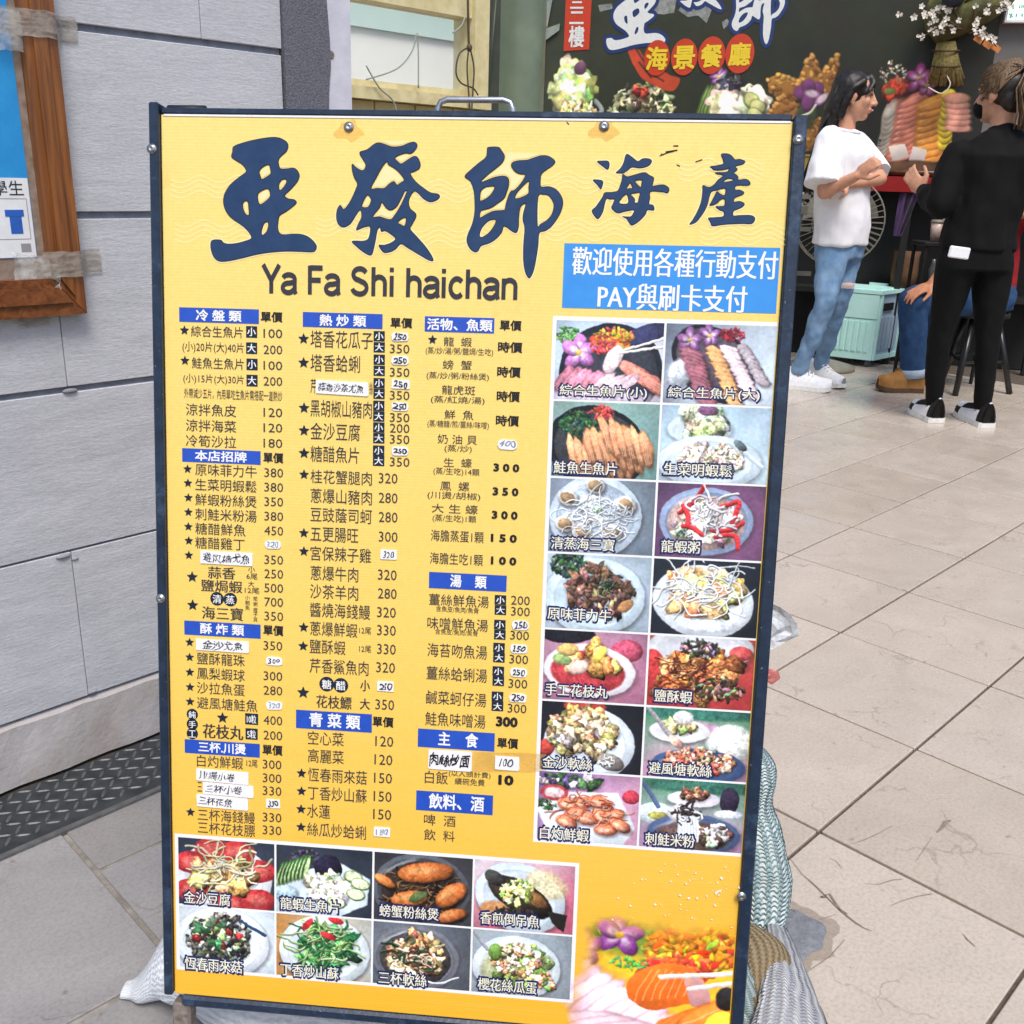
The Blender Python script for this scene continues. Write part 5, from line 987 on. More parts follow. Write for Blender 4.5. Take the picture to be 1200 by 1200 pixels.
PXM = (mpx(850, 100)[0]-mpx(750, 100)[0])/100/HM                   # one photo pixel in painter units
def mural_print():
    hh = 1000; v = Cv(int(hh*LM/HM), hh, (60, 60, 50), 55); v.ss = .4; v.grad((56, 60, 43), (36, 38, 26), 30, .15); p = PXM
    def e(x, y, rx, ry, rot, c, sh=.25, soft=.012, al=1, tex=0): X, Y = mq(x, y); v.E(X, Y, rx*p, ry*p, rot, c, sh, soft, al, tex)
    def pile(n, x, y, rx, ry, sz, cols, el=1.8, sh=.45): X, Y = mq(x, y); v.pile(n, X, Y, rx*p, ry*p, (sz[0]*p, sz[1]*p), cols, el, sh)
    def line(pts, w, c, al=1): v.line([mq(*q) for q in pts], w*p, c, al, .2)
    # lettuce, bowl
    pile(60, 671, 106, 19, 26, (6, 11), [(176, 196, 110), (206, 220, 150), (150, 176, 90), (226, 232, 186)], 1.8, .3); e(680, 80, 7, 8, 30, (110, 70, 96)); pile(50, 680, 130, 26, 10, (2, 4), [(206, 190, 120), (226, 214, 150), (176, 150, 90)]); line([(698, 118), (706, 128), (700, 138)], 3, (150, 160, 160), .6)
    # rice fungus mound
    pile(260, 752, 128, 36, 26, (2.2, 5), [(56, 60, 44), (92, 96, 66), (176, 176, 130), (206, 200, 160), (44, 44, 34), (120, 130, 80)], 1.8, .4); pile(5, 750, 110, 8, 4, (3, 5), [(190, 60, 40)])
    # red brush sweep under the round characters
    v.poly(catmull([mq(*q) for q in [(733, 52), (742, 52), (757, 66), (772, 80), (792, 88), (797, 92), (795, 104), (786, 108), (770, 102), (752, 92), (742, 76)]], 4), (196, 64, 34), 1, 2)
    for a, c in (((745, 56), (756, 74)), ((752, 60), (764, 80)), ((765, 88), (778, 94)), ((748, 72), (762, 90))): line([a, c], 1.2, (60, 50, 40), .8)
    # cucumber fan, dark roe, pale slices, lime
    for i in range(7): e(822+i*4, 122-i*1.2, 3.4, 19, 14, (70, 100, 44)); e(823+i*4, 122-i*1.2, 1.8, 16, 14, (176, 190, 96))
    e(839, 118, 4, 8, 10, (206, 120, 50)); v.orchid(*mq(842, 90), 9*p, (110, 56, 120)); pile(40, 854, 104, 12, 13, (3, 6), [(40, 40, 44), (70, 72, 66), (30, 30, 36)], 1.5); pile(34, 866, 125, 28, 13, (7, 12), [(196, 192, 160), (212, 208, 178), (180, 176, 140)], 1.8, .25)
    for x, y in ((880, 118), (888, 124), (884, 134)): e(x, y, 11, 8, 10, (120, 140, 60)); e(x, y-.5, 9.5, 6.5, 10, (206, 206, 130), .1)
    # golden fried pieces with an orchid
    for pts in ([(902, 92), (914, 86), (936, 96), (940, 112), (922, 120), (906, 108)], [(934, 100), (944, 72), (951, 65), (958, 76), (966, 96), (950, 108)], [(960, 90), (972, 74), (983, 64), (984, 76), (978, 100), (968, 112)], [(900, 136), (914, 116), (922, 110), (934, 124), (934, 140)], [(936, 156), (950, 144), (962, 140), (960, 170), (940, 176)]):
        v.poly(catmull([mq(*q) for q in pts], 4), (158, 104, 40), 1, 3, .4)
        for _ in range(60): a = v.r.rand(3); q = pts[int(a[0]*len(pts))]; r = pts[int(a[1]*len(pts))]; e(lerp(q[0], r[0], a[2]), lerp(q[1], r[1], a[2]), 3, 2, 30, (196, 140, 60) if a[0] < .5 else (112, 70, 28), .4, .012, .7)
    e(945, 135, 12, 16, 0, (56, 70, 36), .2, .03, .9)
    for a in (-160, -40, 30, 100, -100): e(948+9*math.cos(rad(a)), 112+9*math.sin(rad(a)), 10, 8, a, (110, 54, 104), .3); 
    e(950, 111, 8, 4, 10, (226, 200, 214), .1, .02, .9); e(963, 116, 8, 4, -40, (226, 200, 214), .1, .02, .9); line([(934, 138), (950, 132), (956, 124)], 1.2, (196, 200, 170))
    # sashimi fan
    e(1078, 150, 66, 48, 0, (26, 26, 22), .1, .1, .8)
    for i in range(9): e(1035+i*1.5, 176-i*6.5, 16, 7, -62, (196, 190, 168), .35)
    for i in range(11): e(1058+i*1.4, 182-i*6.6, 21, 6.5, -28, (206, 120, 92), .4); line([(1042+i*1.4, 190-i*6.6), (1074+i*1.4, 172-i*6.6)], .8, (236, 176, 150), .7)
    for i in range(9): e(1090+i*.6, 184-i*8, 20, 7.5, -24, (232, 150, 50), .4); line([(1074+i*.6, 191-i*8), (1106+i*.6, 176-i*8)], .9, (248, 196, 110), .7)
    for i in range(9): e(1107+i*.6, 168-i*7, 8, 7, 0, (226, 196, 40), .4)
    for i in range(6): e(1124-i*.5, 150-i*7, 14, 5, 4, (206, 140, 116), .35)
    e(1050, 104, 15, 10, -8, (206, 66, 34), .4); pile(16, 1050, 104, 14, 9, (3, 5), [(216, 70, 36), (186, 50, 26)]); e(1043, 108, 6, 4, 0, (110, 120, 50)); v.orchid(*mq(1077, 92), 14*p, (150, 50, 110)); v.orchid(*mq(1086, 100), 10*p, (170, 70, 130))
    pile(40, 1046, 86, 14, 12, (.8, 1.5), [(206, 200, 180), (150, 140, 110)], 1.2, .1)
    for x, y, r in ((1052, 178, -10), (1075, 182, 20)): v.poly([mq(x+a*math.cos(rad(r))-b_*math.sin(rad(r)), y+a*math.sin(rad(r))+b_*math.cos(rad(r))) for a, b_ in ((-10, -8), (9, -9), (11, 8), (-8, 10))], (206, 202, 186), 1, 2, .3)
    e(1072, 196, 46, 7, 0, (84, 60, 36), .5, .02)
    l_ = v.a.mean(2, keepdims=True); v.a = l_+(v.a-l_)*.88; return v.done(1, .05, 1.0, 4, .22)
q = MB(); q.quad(MP(ms0, mz0), MP(ms1, mz0), MP(ms1, mz1), MP(ms0, mz1)); o = q.build('mural_print', printmat('mural_print', mural_print().image('mural_print'), .42), mural); setuv(o, [(0, 0), (1, 0), (1, 1), (0, 1)])
m_mred = mat('orange_red_print', (200, 64, 34), (190, 58, 30), 60, .4); m_myel = mat('lemon_print', (236, 206, 50), (228, 198, 44), 60, .4); m_mwhite = mat('white_mural_print', (226, 228, 226), (214, 217, 216), 40, .4); m_mnavy = mat('navy_mural_print', (32, 52, 104), (36, 58, 112), 60, .4)
def mflat(q, vs, fs, o): return q.add([MP(s, z, o) for s, z in vs], fs)
def mtext(q, s, x0, x1, y, h, o, bold=.03, dy=0):
    vs, fs = text2d(s); s0, z0 = mpx(x0, y); s1 = mpx(x1, y+dy)[0]; z1 = mpx(x1, y+dy)[1]; hh = mpx(x0, y-h/2)[1]-mpx(x0, y+h/2)[1]; xs = [a for a, _ in vs]; ys = [c for _, c in vs]
    for i, (dx, dyy) in enumerate(shifts(bold)): mflat(q, [(lerp(s0, s1, (a+dx-min(xs))/(max(xs)-min(xs))), lerp(z0, z1, (a-min(xs))/(max(xs)-min(xs)))+((c+dyy-min(ys))/(max(ys)-min(ys))-.5)*hh) for a, c in vs], fs, o+i*.0001)
for key, px0, py0, k in (('ya', 701, -28, .0745), ('fa', 783, -66, .068), ('shi', 848, -38, .0785)):
    lo = [[tuple(V(mpx(px0+x*k, py0+y*k-.04*x*k))*100) for x, y in catmull(lp, 4)] for lp in GL[key][0]]
    vs, fs = fill2d(lo, 0); q = MB()
    for i in range(14): dx, dz = 2.3*math.cos(i*.4488), 2.3*math.sin(i*.4488); mflat(q, [((a+dx)/100, (c+dz)/100) for a, c in vs], fs, .0016+.00012*i)
    q.build('brush_outline', m_mnavy, mural)
    q = MB(); mflat(q, [(a/100, c/100) for a, c in vs], fs, .005); q.build('brush_character', m_mwhite, mural)
for ch, x, y, r in (('海', 770, 68, 15), ('景', 802, 67, 15.5), ('餐', 834, 65, 16), ('廳', 867, 63, 17)):
    s, z = mpx(x, y); rr = mpx(x+r, y)[0]-s; q = MB(); mflat(q, [(s+rr*math.cos(2*math.pi*i/28), z+rr*1.28*math.sin(2*math.pi*i/28)) for i in range(28)], [tuple(range(28))], .006+.0002*(x-770)/30); ob = q.build('round_badge', m_mred, mural)
    q = MB(); mtext(q, ch, x-12, x+12, y+1, 26, .009, .035, -.8); q.build('badge_lettering', m_myel, ob)
c = [mpx(660.5, 60), mpx(690.5, 58)]; q = MB(); mflat(q, [(c[0][0], c[0][1]), (c[1][0], c[1][1]), (c[1][0], 2.6), (c[0][0], 2.6)], [(0, 1, 2, 3)], .004); ob = q.build('floor_banner', m_mred, mural)
q = MB(); mtext(q, '樓', 667, 684.5, 43, 24, .006, .03); mtext(q, '二', 668, 684, 21, 14, .006, .03); mtext(q, '三', 669, 684, 3, 14, .006, .03); q.build('banner_lettering', m_mwhite, ob)
# torn foil of old posters left near the heading
m_foil = mat('torn_silver_foil', (170, 172, 166), (120, 122, 116), 30, .3, metal=.3)
rr = random.Random(3)
for pts in ([(760, 0), (768, 16), (778, 17), (790, 15), (793, -2)], [(795, 12), (806, 20), (818, 18), (828, 27), (834, 12), (826, 4), (800, 4)], [(846, 26), (852, 22), (856, 27), (848, 34)], [(701, 6), (717, 4), (718, 10), (703, 14)]):
    q = MB(); mflat(q, [mpx(*p) for p in pts][::-1], [tuple(range(len(pts)))], .0012); q.build('torn_foil', m_foil, mural)

# left side: window in a pale yellow frame, set in a wall parallel to the tiled wall
WQ = at(480, 110, 4.95)
def QP(s, z, o=0): return WQ+WALLD*s+Z*(z-WQ.z)+WALLN*o
def qpx(x, y): P = onplane(x, y, WQ, WALLN)-WQ; return P.dot(WALLD), P.z+WQ.z
def qbox(q, s0, s1, z0, z1, o0, o1): return q.obox(QP(s0, z0, o0), WALLD*(s1-s0), WALLN*(o1-o0), Z*(z1-z0))
m_frame = mat('pale_yellow_frame_paint', (222, 212, 170), (196, 182, 130), 14, .5, bump=.1); m_panel = mat('pale_yellow_wall_board', (214, 198, 150), (186, 168, 116), 9, .7)
gk = NT('dusty_window_glass'); gk.color(s2l((226, 236, 230))); m_glass = gk.set(.2, 0, .5, 0, 0, .12)
s_l, s_r = qpx(405, 60)[0]-.35, qpx(548, 60)[0]; zs, zt = qpx(480, 108)[1], qpx(480, 10)[1]
win = thing('window_wall', 'pale yellow window wall with a bright glazed opening left of the green column', 'wall', QP(0, 0))
qbox(MB(), s_l, s_r+.1, 0, zs-.05, -.12, 0).build('wall_panel', m_panel, win)
for i in range(7): qbox(MB(), s_l+.02+i*.24, s_l+.25+i*.24, .02, zs-.055, .0, .012).build('panel_board', m_panel, win)
fw = qbox(MB(), s_l, s_r+.1, zs-.05, zs-.0, -.1, .07).build('window_sill', m_frame, win)
wf = MB(); qbox(wf, s_r, s_r+.095, zs, 2.9, -.1, .05); qbox(wf, s_l, s_r-.001, zt, zt+.085, -.09, .03); qbox(wf, s_l, s_r-.001, zt+.42, zt+.5, -.09, .03); qbox(wf, s_l, s_r-.001, zs, zs+.03, -.09, .02); wf.build('window_frame', m_frame, win)
qbox(MB(), s_l, s_r, zs+.03, zt, -.05, -.044).build('pane', m_glass, win); qbox(MB(), s_l, s_r, zt+.085, zt+.42, -.05, -.044).build('pane', m_glass, win)
# what is seen through it: white house wall under a mint awning
m_house = mat('white_house_paint', (246, 246, 240), (238, 240, 234), 4, .8); m_awn = mat('mint_awning', (212, 238, 230), (200, 230, 222), 5, .7)
hs = thing('white_house', 'white house wall with a mint band seen through the window', 'house', QP(-.5, 0, -3)); qbox(MB(), -6, 7, 0, 4.2, -3.3, -3).build('wall', m_house, hs)
zz = [onplane(460, y, QP(0, 0, -2.97), WALLN).z for y in (37, 8)]; qbox(MB(), -6, 7, zz[0], zz[1], -2.999, -2.97).build('mint_fascia', m_awn, hs)
# hanging wires in front of the glass
m_wire = mat('old_dark_cable', (60, 54, 44), (84, 76, 60), 60, .6); m_wirel = mat('pale_cord', (150, 160, 150), None, 60, .7)
wr = thing('hanging_cables', 'thin dark cables hanging in front of the bright window', 'cable', QP(qpx(535, 60)[0], 0, .09))
def wirepts(pts, o=.085): return [QP(*qpx(x, y), o) for x, y in catmull(pts, 5, False)]
MB().tube(wirepts([(533, -30), (534, 20), (535, 55), (536, 58)]), .0065, 6).build('cable', m_wire, wr, True)
for pts in ([(536, 56), (541, 80), (540, 105), (538, 140)], [(536, 56), (524, 64), (520, 85), (526, 98), (540, 104), (546, 112)], [(535, 56), (533, 80), (535, 110), (537, 138)]): MB().tube(wirepts(pts), .004, 6).build('cable', m_wire, wr, True)
for pts in ([(474, 40), (468, 62), (450, 82), (415, 94)], [(475, 40), (476, 70), (476, 104)], [(415, 78), (430, 103), (446, 118), (452, 138)], [(530, 22), (526, 32), (516, 40)]): MB().tube(wirepts(pts), .0035, 6).build('cord', m_wirel, wr, True)
MB().ell(QP(*qpx(535.5, 57), .085), (.014, .014, .018)).build('cable_knot', m_wire, wr, True)
# green column with conduit pipes
m_green = mat('olive_green_gloss', (116, 130, 110), (98, 112, 94), 6, .32, coat=.2, bump=.05, bscale=30); m_dgreen = mat('dark_green_paint', (58, 66, 54), (46, 52, 44), 12, .5)
cl = at(606, 60, 5.75); colr = thing('green_column', 'glossy olive green column between the window and the mural', 'column', (cl.x, cl.y, 0)); rc = 30*(cl-CAM).length/FPX
MB().loft([(V((cl.x, cl.y, z)), V((rc, 0, 0)), V((0, rc, 0))) for z in (0, 1, 2, 3)], 32).build('shaft', m_green, colr, True)
wl = at(575, 60, 5.6); q = MB(); q.obox(V((wl.x-.03, wl.y+.02, 0)), V((.16, .02, 0)), V((-.02, .3, 0)), V((0, 0, 3))); q.build('pier', m_dgreen, colr)
for x0, x1, r in ((562, 566, .012), (582, 568, .009)):
    a, c = at(x0, -10, 5.52), at(x1, 150, 5.52); MB().tube([a, V((lerp(a.x, c.x, .5), 5.52, (a.z+c.z)/2)), c, V((c.x, c.y, .02))], r, 8).build('conduit_pipe', m_dgreen, colr, True)
a = at(645, 20, 6.2); pl = thing('wall_poster', 'curled faded paper poster at the left edge of the dark mural', 'poster', MP(mpx(646, 40)[0], .9, .02)); m_pp = mat('faded_poster_paper', (150, 160, 150), (110, 120, 110), 16, .6); m_pb = mat('faded_blue_poster', (90, 130, 160), (180, 170, 100), 12, .5)
q = MB(); mflat(q, [mpx(*p) for p in [(637, 50), (656, 36), (657, 28), (640, 34)]], [(0, 1, 2, 3)], .02); q.build('poster_sheet', m_pp, pl); q = MB(); mflat(q, [mpx(*p) for p in [(638, 30), (642, 32), (648, 0), (648, -20), (636, -20)]], [(0, 1, 2, 3, 4)], .014); q.build('poster_picture', m_pb, pl)

# ---- lit price board, top right
m_lit = NT('lit_white_panel'); m_lit.color(s2l((235, 245, 240))); m_lit.b.inputs['Emission Color'].default_value = rgba(s2l((226, 246, 238))); m_lit.b.inputs['Emission Strength'].default_value = .8; m_lit = m_lit.set(.4)
m_teal = mat('teal_print', (70, 180, 150), None, 40, .5)
s0, z0 = mpx(1175, 28); s1 = mpx(1240, 28)[0]; lb = thing('light_box', 'small lit white price board high on the grey wall', 'light box', MP((s0+s1)/2, z0, 0))
mbox(MB(), s0, s1, z0, z0+.4, -.006, .06).build('case', m_white, lb); mbox(MB(), s0+.012, s1-.012, z0+.012, z0+.39, .06, .062).build('lit_panel', m_lit, lb)
q = MB(); mtext(q, '生啤酒', 1180, 1215, 10, 6, .064, .02); mtext(q, '$137元', 1180, 1215, 20, 6, .064, .02); q.build('panel_lettering', m_teal, lb)

# ---- serving counter in front of the mural
m_redtop = mat('red_counter_top', (150, 26, 24), (136, 22, 22), 20, .35); m_cab = mat('shade_black_cabinet', (8, 8, 9), (14, 14, 15), 10, .7); m_ply = mat('ochre_board', (150, 132, 50), (128, 110, 40), 20, .7); m_bowl = mat('dark_wooden_tray', (66, 44, 26), (96, 70, 40), 30, .4)
cs0, cs1 = mpx(934, 210)[0], mpx(1215, 210)[0]
CO = .70
ct = thing('serving_counter', 'red topped dark serving counter behind the two standing women', 'counter', MP((cs0+cs1)/2, 0, CO-.25))
def cz(y): return at(1060, y, (MP(mpx(1060, 210)[0], 1, CO)).y).z
zt_, zb_ = cz(207), cz(225)
mbox(MB(), cs0, cs1+.2, zb_, zt_, .03, CO).build('top', m_redtop, ct)
mbox(MB(), cs0+.05, cs1+.1, .0, zb_-.002, .03, CO-.22).build('cabinet', m_cab, ct)  # its near-black colour carries the shadow under the counter top
for s in (cs0+.04, lerp(cs0, cs1, .45), cs1): mbox(MB(), s, s+.04, 0, zb_-.001, CO-.06, CO-.02).build('leg', m_cab, ct)
mbox(MB(), cs0+.05, cs1+.1, .42, .45, CO-.218, CO-.03).build('shelf', m_cab, ct)
tr = MP(mpx(1072, 200)[0], zt_, CO-.16); td = thing('serving_tray', 'round dark wooden tray at the edge of the red counter', 'tray', tr); MB().loft([(tr+Z*z, ME*r, MNN*r*.5) for z, r in ((.001, .2), (.02, .235), (.035, .24), (.035, .225), (.015, .2))], 32).build('tray_body', m_bowl, td, True)
bxp = MP(cs0+.10, 0, CO-.12); ob = thing('ochre_box', 'ochre cardboard box at the left end of the counter', 'box', bxp+Z*zt_)
# odds and ends below the counter
def clutter(label, cat, name, P, M, build): t = thing(name, label, cat, P); build(t, P); return t
m_purple = mat('purple_cloth', (84, 60, 100), (70, 48, 86), 20, .9); m_net = mat('clear_bottle', (86, 92, 90), (60, 64, 62), 40, .3); m_brownbag = mat('brown_paper_bag', (96, 66, 40), (76, 50, 30), 20, .8)
bpx_ = at(1066, 226, MP(mpx(1066, 230)[0], 0, CO).y+.04); t = thing('hanging_cloth', 'purple cloth hanging below the red counter edge', 'cloth', bpx_-Z*.2)
q = MB(); n = 12
for i in range(n+1):
    for j in range(6): q.v.append(tuple(bpx_+ME*(-.055+.11*i/n*(1-.12*j))+V((0, .012*math.sin(i*1.3+j*.4), -.05*j-.002))))
for i in range(n):
    for j in range(5): q.f.append((i*6+j, i*6+j+1, i*6+j+7, i*6+j+6))
q.mi = [0]*len(q.f); q.build('cloth', m_purple, t, True)
ob_p = bxp
MB().obox(MP(cs0+.02, zt_, CO-.25), ME*.16, MNN*.2, Z*.10).build('carton', m_ply, ob); MB().obox(MP(cs0+.015, zt_+.1005, CO-.255), ME*.17, MNN*.21, Z*.012).build('carton_lid', m_ply, ob)
# bags on the shelf
sp0 = MP(mpx(1076, 300)[0], .452, CO-.12)
for dx, label, m_, sc_ in ((-.12, 'brown paper bag on the shelf under the counter', m_brownbag, 1.0), (.10, 'clear plastic bottles bundle on the shelf under the counter', m_net, .8)):
    c = sp0+ME*dx; t = thing('paper_bag' if dx < 0 else 'bottle_bundle', label, 'bag' if dx < 0 else 'bottles', c); q = MB()
    if dx < 0: q.loft([(c+Z*z*sc_, ME*a, MNN*b_) for z, a, b_ in ((0, .07, .05), (.1, .08, .055), (.2, .075, .03), (.24, .08, .012))], 16)
    else:
        for k in range(3): q.loft([(c+ME*(-.06+.06*k)+Z*z, ME*r, MNN*r) for z, r in ((0, .026), (.14, .027), (.18, .012), (.2, .012))], 12)
    q.build('bag_body' if dx < 0 else 'bottle_body', m_, t, True)
# ---- plum blossom decoration in front of the mural, tied to a straw bundle
m_straw = mat('dry_straw', (150, 136, 78), (92, 82, 44), 60, .8); m_twig = mat('brown_twig', (92, 70, 44), (70, 52, 34), 60, .8); m_petal = mat('white_blossom', (232, 226, 214), (216, 206, 190), 40, .7); m_net2 = mat('olive_gauze', (112, 112, 62), (66, 66, 36), 14, .7, bump=.5, bscale=60); m_bluetie = mat('dark_teal_ribbon', (38, 58, 66), (26, 40, 46), 30, .4); m_card = mat('orange_paper_tag', (206, 130, 60), (150, 90, 46), 30, .6)
bo = .12
def bq(x, y, o=bo): return MP(*mpx(x, y), o)
bl = thing('blossom_decoration', 'artificial white plum blossom branches with gauze and straw hung on the mural', 'decoration', bq(1100, 95))
q = MB(); rr = random.Random(5)
for i in range(46):
    t = i/45; x0 = lerp(1086, 1126, t); x1 = lerp(1097, 1115, t); q.tube([bq(x0+rr.uniform(-3, 3), 96+rr.uniform(-6, 8), bo+.03*math.sin(t*3.14)), bq(lerp(x0, x1, .5), 76, bo+.05*math.sin(t*3.14)), bq(x1, 52, bo+.02)], .009, 5)
tag(q.build('straw_bundle', m_straw, bl, True), kind='stuff')
q = MB()
for y in (62, 80): q.tube([bq(lerp(1090, 1122, t), y+2*math.sin(t*3.1), bo+.065*math.sin(t*3.14)+.005) for t in [i/8 for i in range(9)]], .006, 6)
q.build('tie_cord', m_twig, bl, True)
q = MB()
for i in range(8):
    for j in range(12):
        pass
gz_ = [(bq(x, y), r) for x, y, r in ((1108, 50, .07), (1118, 34, .18), (1128, 18, .24), (1140, -2, .26))]
q.loft([(p+MNN*.02, ME*r+Z*.02, MNN*.08*r/.24) for p, r in gz_], 22); o = q.build('gauze_wrap', m_net2, bl, True, )
MB().ell(bq(1112, 4, bo+.12), (.07, .05, .06)).build('ribbon_knot', m_bluetie, bl, True)
tw, pt = MB(), MB()
def flower(P, r):
    for k in range(5):
        a = 2*math.pi*k/5+rr.random(); d = ME*math.cos(a)+Z*math.sin(a); e = ME*-math.sin(a)+Z*math.cos(a); n0 = MNN*rr.uniform(.1, .5)*r
        pt.add([P, P+d*r*.6+e*r*.38+n0*.6, P+d*r+n0, P+d*r*.6-e*r*.38+n0*.6], [(0, 1, 2, 3)])
for (x0, y0), (x1, y1), nf in (((1118, 38), (1062, 25), 22), ((1122, 40), (1072, 52), 14), ((1110, 10), (1085, -4), 10), ((1130, 45), (1158, 62), 9), ((1140, 30), (1172, 18), 10), ((1125, 10), (1165, 0), 10), ((1118, 30), (1098, 12), 8), ((1135, 40), (1135, 5), 8)):
    A, B_ = bq(x0, y0, bo+.1), bq(x1, y1, bo+rr.uniform(.08, .2)); mid = A.lerp(B_, .5)+Z*.05; pts = [A, mid, B_]; tw.tube(pts, [.006, .005, .003], 5)
    for i in range(nf):
        t = rr.uniform(.15, 1.05); P = A.lerp(mid, t*2) if t < .5 else mid.lerp(B_, t*2-1); P = P+V((rr.gauss(0, .02), rr.gauss(0, .02), rr.gauss(0, .028))); flower(P, rr.uniform(.012, .024))
tw.build('twigs', m_twig, bl, True); tag(pt.build('blossoms', m_petal, bl), kind='stuff')
q = MB()
for x, y in ((1140, 52), (1150, 58), (1160, 62)): q.box(bq(x, y, bo+.12), (.055, .004, .035), Matrix.Rotation(.5, 3, 'Y')); 
q.build('paper_tags', m_card, bl)
MB().tube([bq(1110, 20, .02), bq(1112, 25, bo+.0)], .004, 6).build('hook', m_zinc, bl)
MB().tube([bq(*p, .16) for p in catmull([(1085, 105), (1100, 112), (1110, 102), (1106, 90), (1112, 84)], 4, False)], .004, 6).build('ribbon', m_petal, bl, True)

# ---- pedestal fan, stand, cooler, stool
m_fanw = mat('aged_white_plastic', (132, 129, 118), (116, 113, 103), 30, .45); m_fanb = mat('smoky_fan_blade', (128, 126, 116), (110, 108, 98), 20, .4)
fc = at(984, 259, 5.95); fan = thing('pedestal_fan', 'white pedestal fan half hidden behind the woman in the white shirt', 'fan', (fc.x, fc.y, 0))
fx, fz = V((.94, -.34, 0)), Z; fn = V((-.34, -.94, 0)); RF = .245
for nm, o_, dm in (('front_guard', .06, .045), ('rear_guard', -.03, -.04)):
    q = MB()
    for k in range(44):
        a = 2*math.pi*k/44; q.tube([fc+fn*(o_+dm*(1-t*t))+(fx*math.cos(a)+fz*math.sin(a))*RF*t for t in (.2, .5, .8, 1.)], .0016, 4, False)
    for t in (.2, .6, 1.):
        q.tube([fc+fn*(o_+dm*(1-t*t))+(fx*math.cos(a)+fz*math.sin(a))*RF*t for a in [2*math.pi*i/36 for i in range(37)]], .004 if t == 1. else .0022, 5, False)
    q.build(nm, m_fanw, fan)
q = MB()
for k in range(3):
    a0 = 2*math.pi*k/3+.3; vs = []
    for i in range(5):
        for j in range(4): rr_ = lerp(.05, .21, i/4); a = a0+lerp(-.15, .75, j/3)*(.6+.4*i/4); vs.append(fc+fn*(.01+.03*(j/3-.5))+(fx*math.cos(a)+fz*math.sin(a))*rr_)
    q.add(vs, [(i*4+j, i*4+j+1, i*4+j+5, i*4+j+4) for i in range(4) for j in range(3)])
q.build('blades', m_fanb, fan, True)
q = MB(); q.loft([(fc+fn*o_, fx*r, fz*r) for o_, r in ((.1, .03), (.095, .05), (.05, .055))], 20); q.build('hub_cap', m_fanw, fan, True)
q = MB(); q.loft([(fc-fn*o_, fx*r, fz*r) for o_, r in ((.03, .055), (.08, .06), (.16, .05), (.18, .02))], 20); q.build('motor_housing', m_fanw, fan, True)
pc = fc-fn*.09; MB().tube([pc-Z*.04, V((pc.x, pc.y, .03))], .016, 12).build('pole', m_fanw, fan, True); MB().loft([(V((pc.x, pc.y, z)), V((r, 0, 0)), V((0, r, 0))) for z, r in ((.001, .2), (.02, .2), (.04, .12), (.06, .03))], 28).build('base', m_fanw, fan, True)
rk = at(938, 300, 5.8); rack = thing('white_rack', 'white metal folding rack standing between the menu board and the woman', 'rack', (rk.x, rk.y, 0))
for x in (933, 941):
    a = at(x, 225, 5.8); c = at(x, 372, 5.8); MB().tube([a, V((a.x, 5.8, .01))], .011, 8).build('upright', m_fanw, rack, True)
for y in (230, 268, 320): a, c = at(928, y, 5.79), at(950, y, 5.79); MB().obox(V((a.x, 5.78, a.z-.012)), V((c.x-a.x, 0, 0)), V((0, .02, 0)), V((0, 0, .024))).build('crossbar', m_fanw, rack)
a = at(941, 246, 5.77); MB().box(a, (.05, .02, .05), None, .004).build('label_plate', m_fanw, rack)

m_mint = mat('mint_plastic', (196, 240, 236), (186, 234, 229), 14, .4); m_mintg = mat('grey_blue_plastic', (156, 178, 198), (146, 168, 188), 14, .45); m_rub = mat('grey_wheel_rubber', (90, 94, 100), (70, 74, 80), 40, .6)
cp = fl(1020, 431); wz = .045; d1 = V((-.80, .60, 0)); d2 = V((.60, .80, 0)); d2 = V((.72, .69, 0)); d1 = V((-.86, .50, 0)); Wd, Wl, Hc = .335, .30, .40
cool = thing('cooler_box', 'mint green wheeled plastic storage box standing behind the woman in the white shirt', 'storage box', cp)
c0_ = cp+Z*wz
def face(q, o, a, b_, n): return q.obox(o, a, b_, n)
q = MB(); q.obox(c0_+Z*.0, d1*Wd, d2*Wl, Z*Hc); q.build('box_body', m_mintg, cool)
fo = c0_-d2*.012
q = MB(); q.obox(fo, d1*Wd, d2*.0115, Z*Hc*.62); q.build('lower_front_panel', m_mint, cool); q = MB(); q.obox(fo-d2*.004+Z*Hc*.63, d1*Wd, d2*.0155, Z*Hc*.36); q.build('upper_front_panel', m_mint, cool)
q = MB()
for i in range(8): q.obox(fo-d2*.006+d1*(.03+i*.036)+Z*.05, d1*.022, d2*.0065, Z*Hc*.46)
tag(q.build('moulded_ribs', m_mint, cool), kind='stuff')
so_ = c0_-d1*.010; q = MB(); q.obox(so_+Z*.0, d1*.0095, d2*.02, Z*Hc); q.obox(so_+d2*(Wl-.02), d1*.0095, d2*.02, Z*Hc); q.obox(so_+d2*.02+Z*0, d1*.0095, d2*(Wl-.04), Z*.03); q.build('side_frame', m_mint, cool)
q = MB()
for i in range(5): q.obox(so_+d1*.003+d2*(.04+i*.045)+Z*.06, d1*.0065, d2*.03, Z*.2)
tag(q.build('side_ribs', m_mintg, cool), kind='stuff')
q = MB(); q.obox(so_-d1*.001+d2*.05+Z*.30, d1*.01, d2*.11, Z*.045); q.build('handle_slot', m_black, cool)
q = MB(); q.obox(c0_-d1*.014-d2*.018+Z*(Hc+.001), d1*(Wd+.025), d2*(Wl+.03), Z*.022); q.build('lid', m_mint, cool); q = MB(); q.obox(c0_+d1*.02+d2*.03+Z*(Hc+.0232), d1*(Wd-.05), d2*(Wl-.07), Z*.008); q.obox(c0_+d1*(Wd*.3)+d2*(Wl-.02)+Z*(Hc+.0235), d1*.11, d2*.02, Z*.02); q.build('lid_ridge', m_mint, cool)
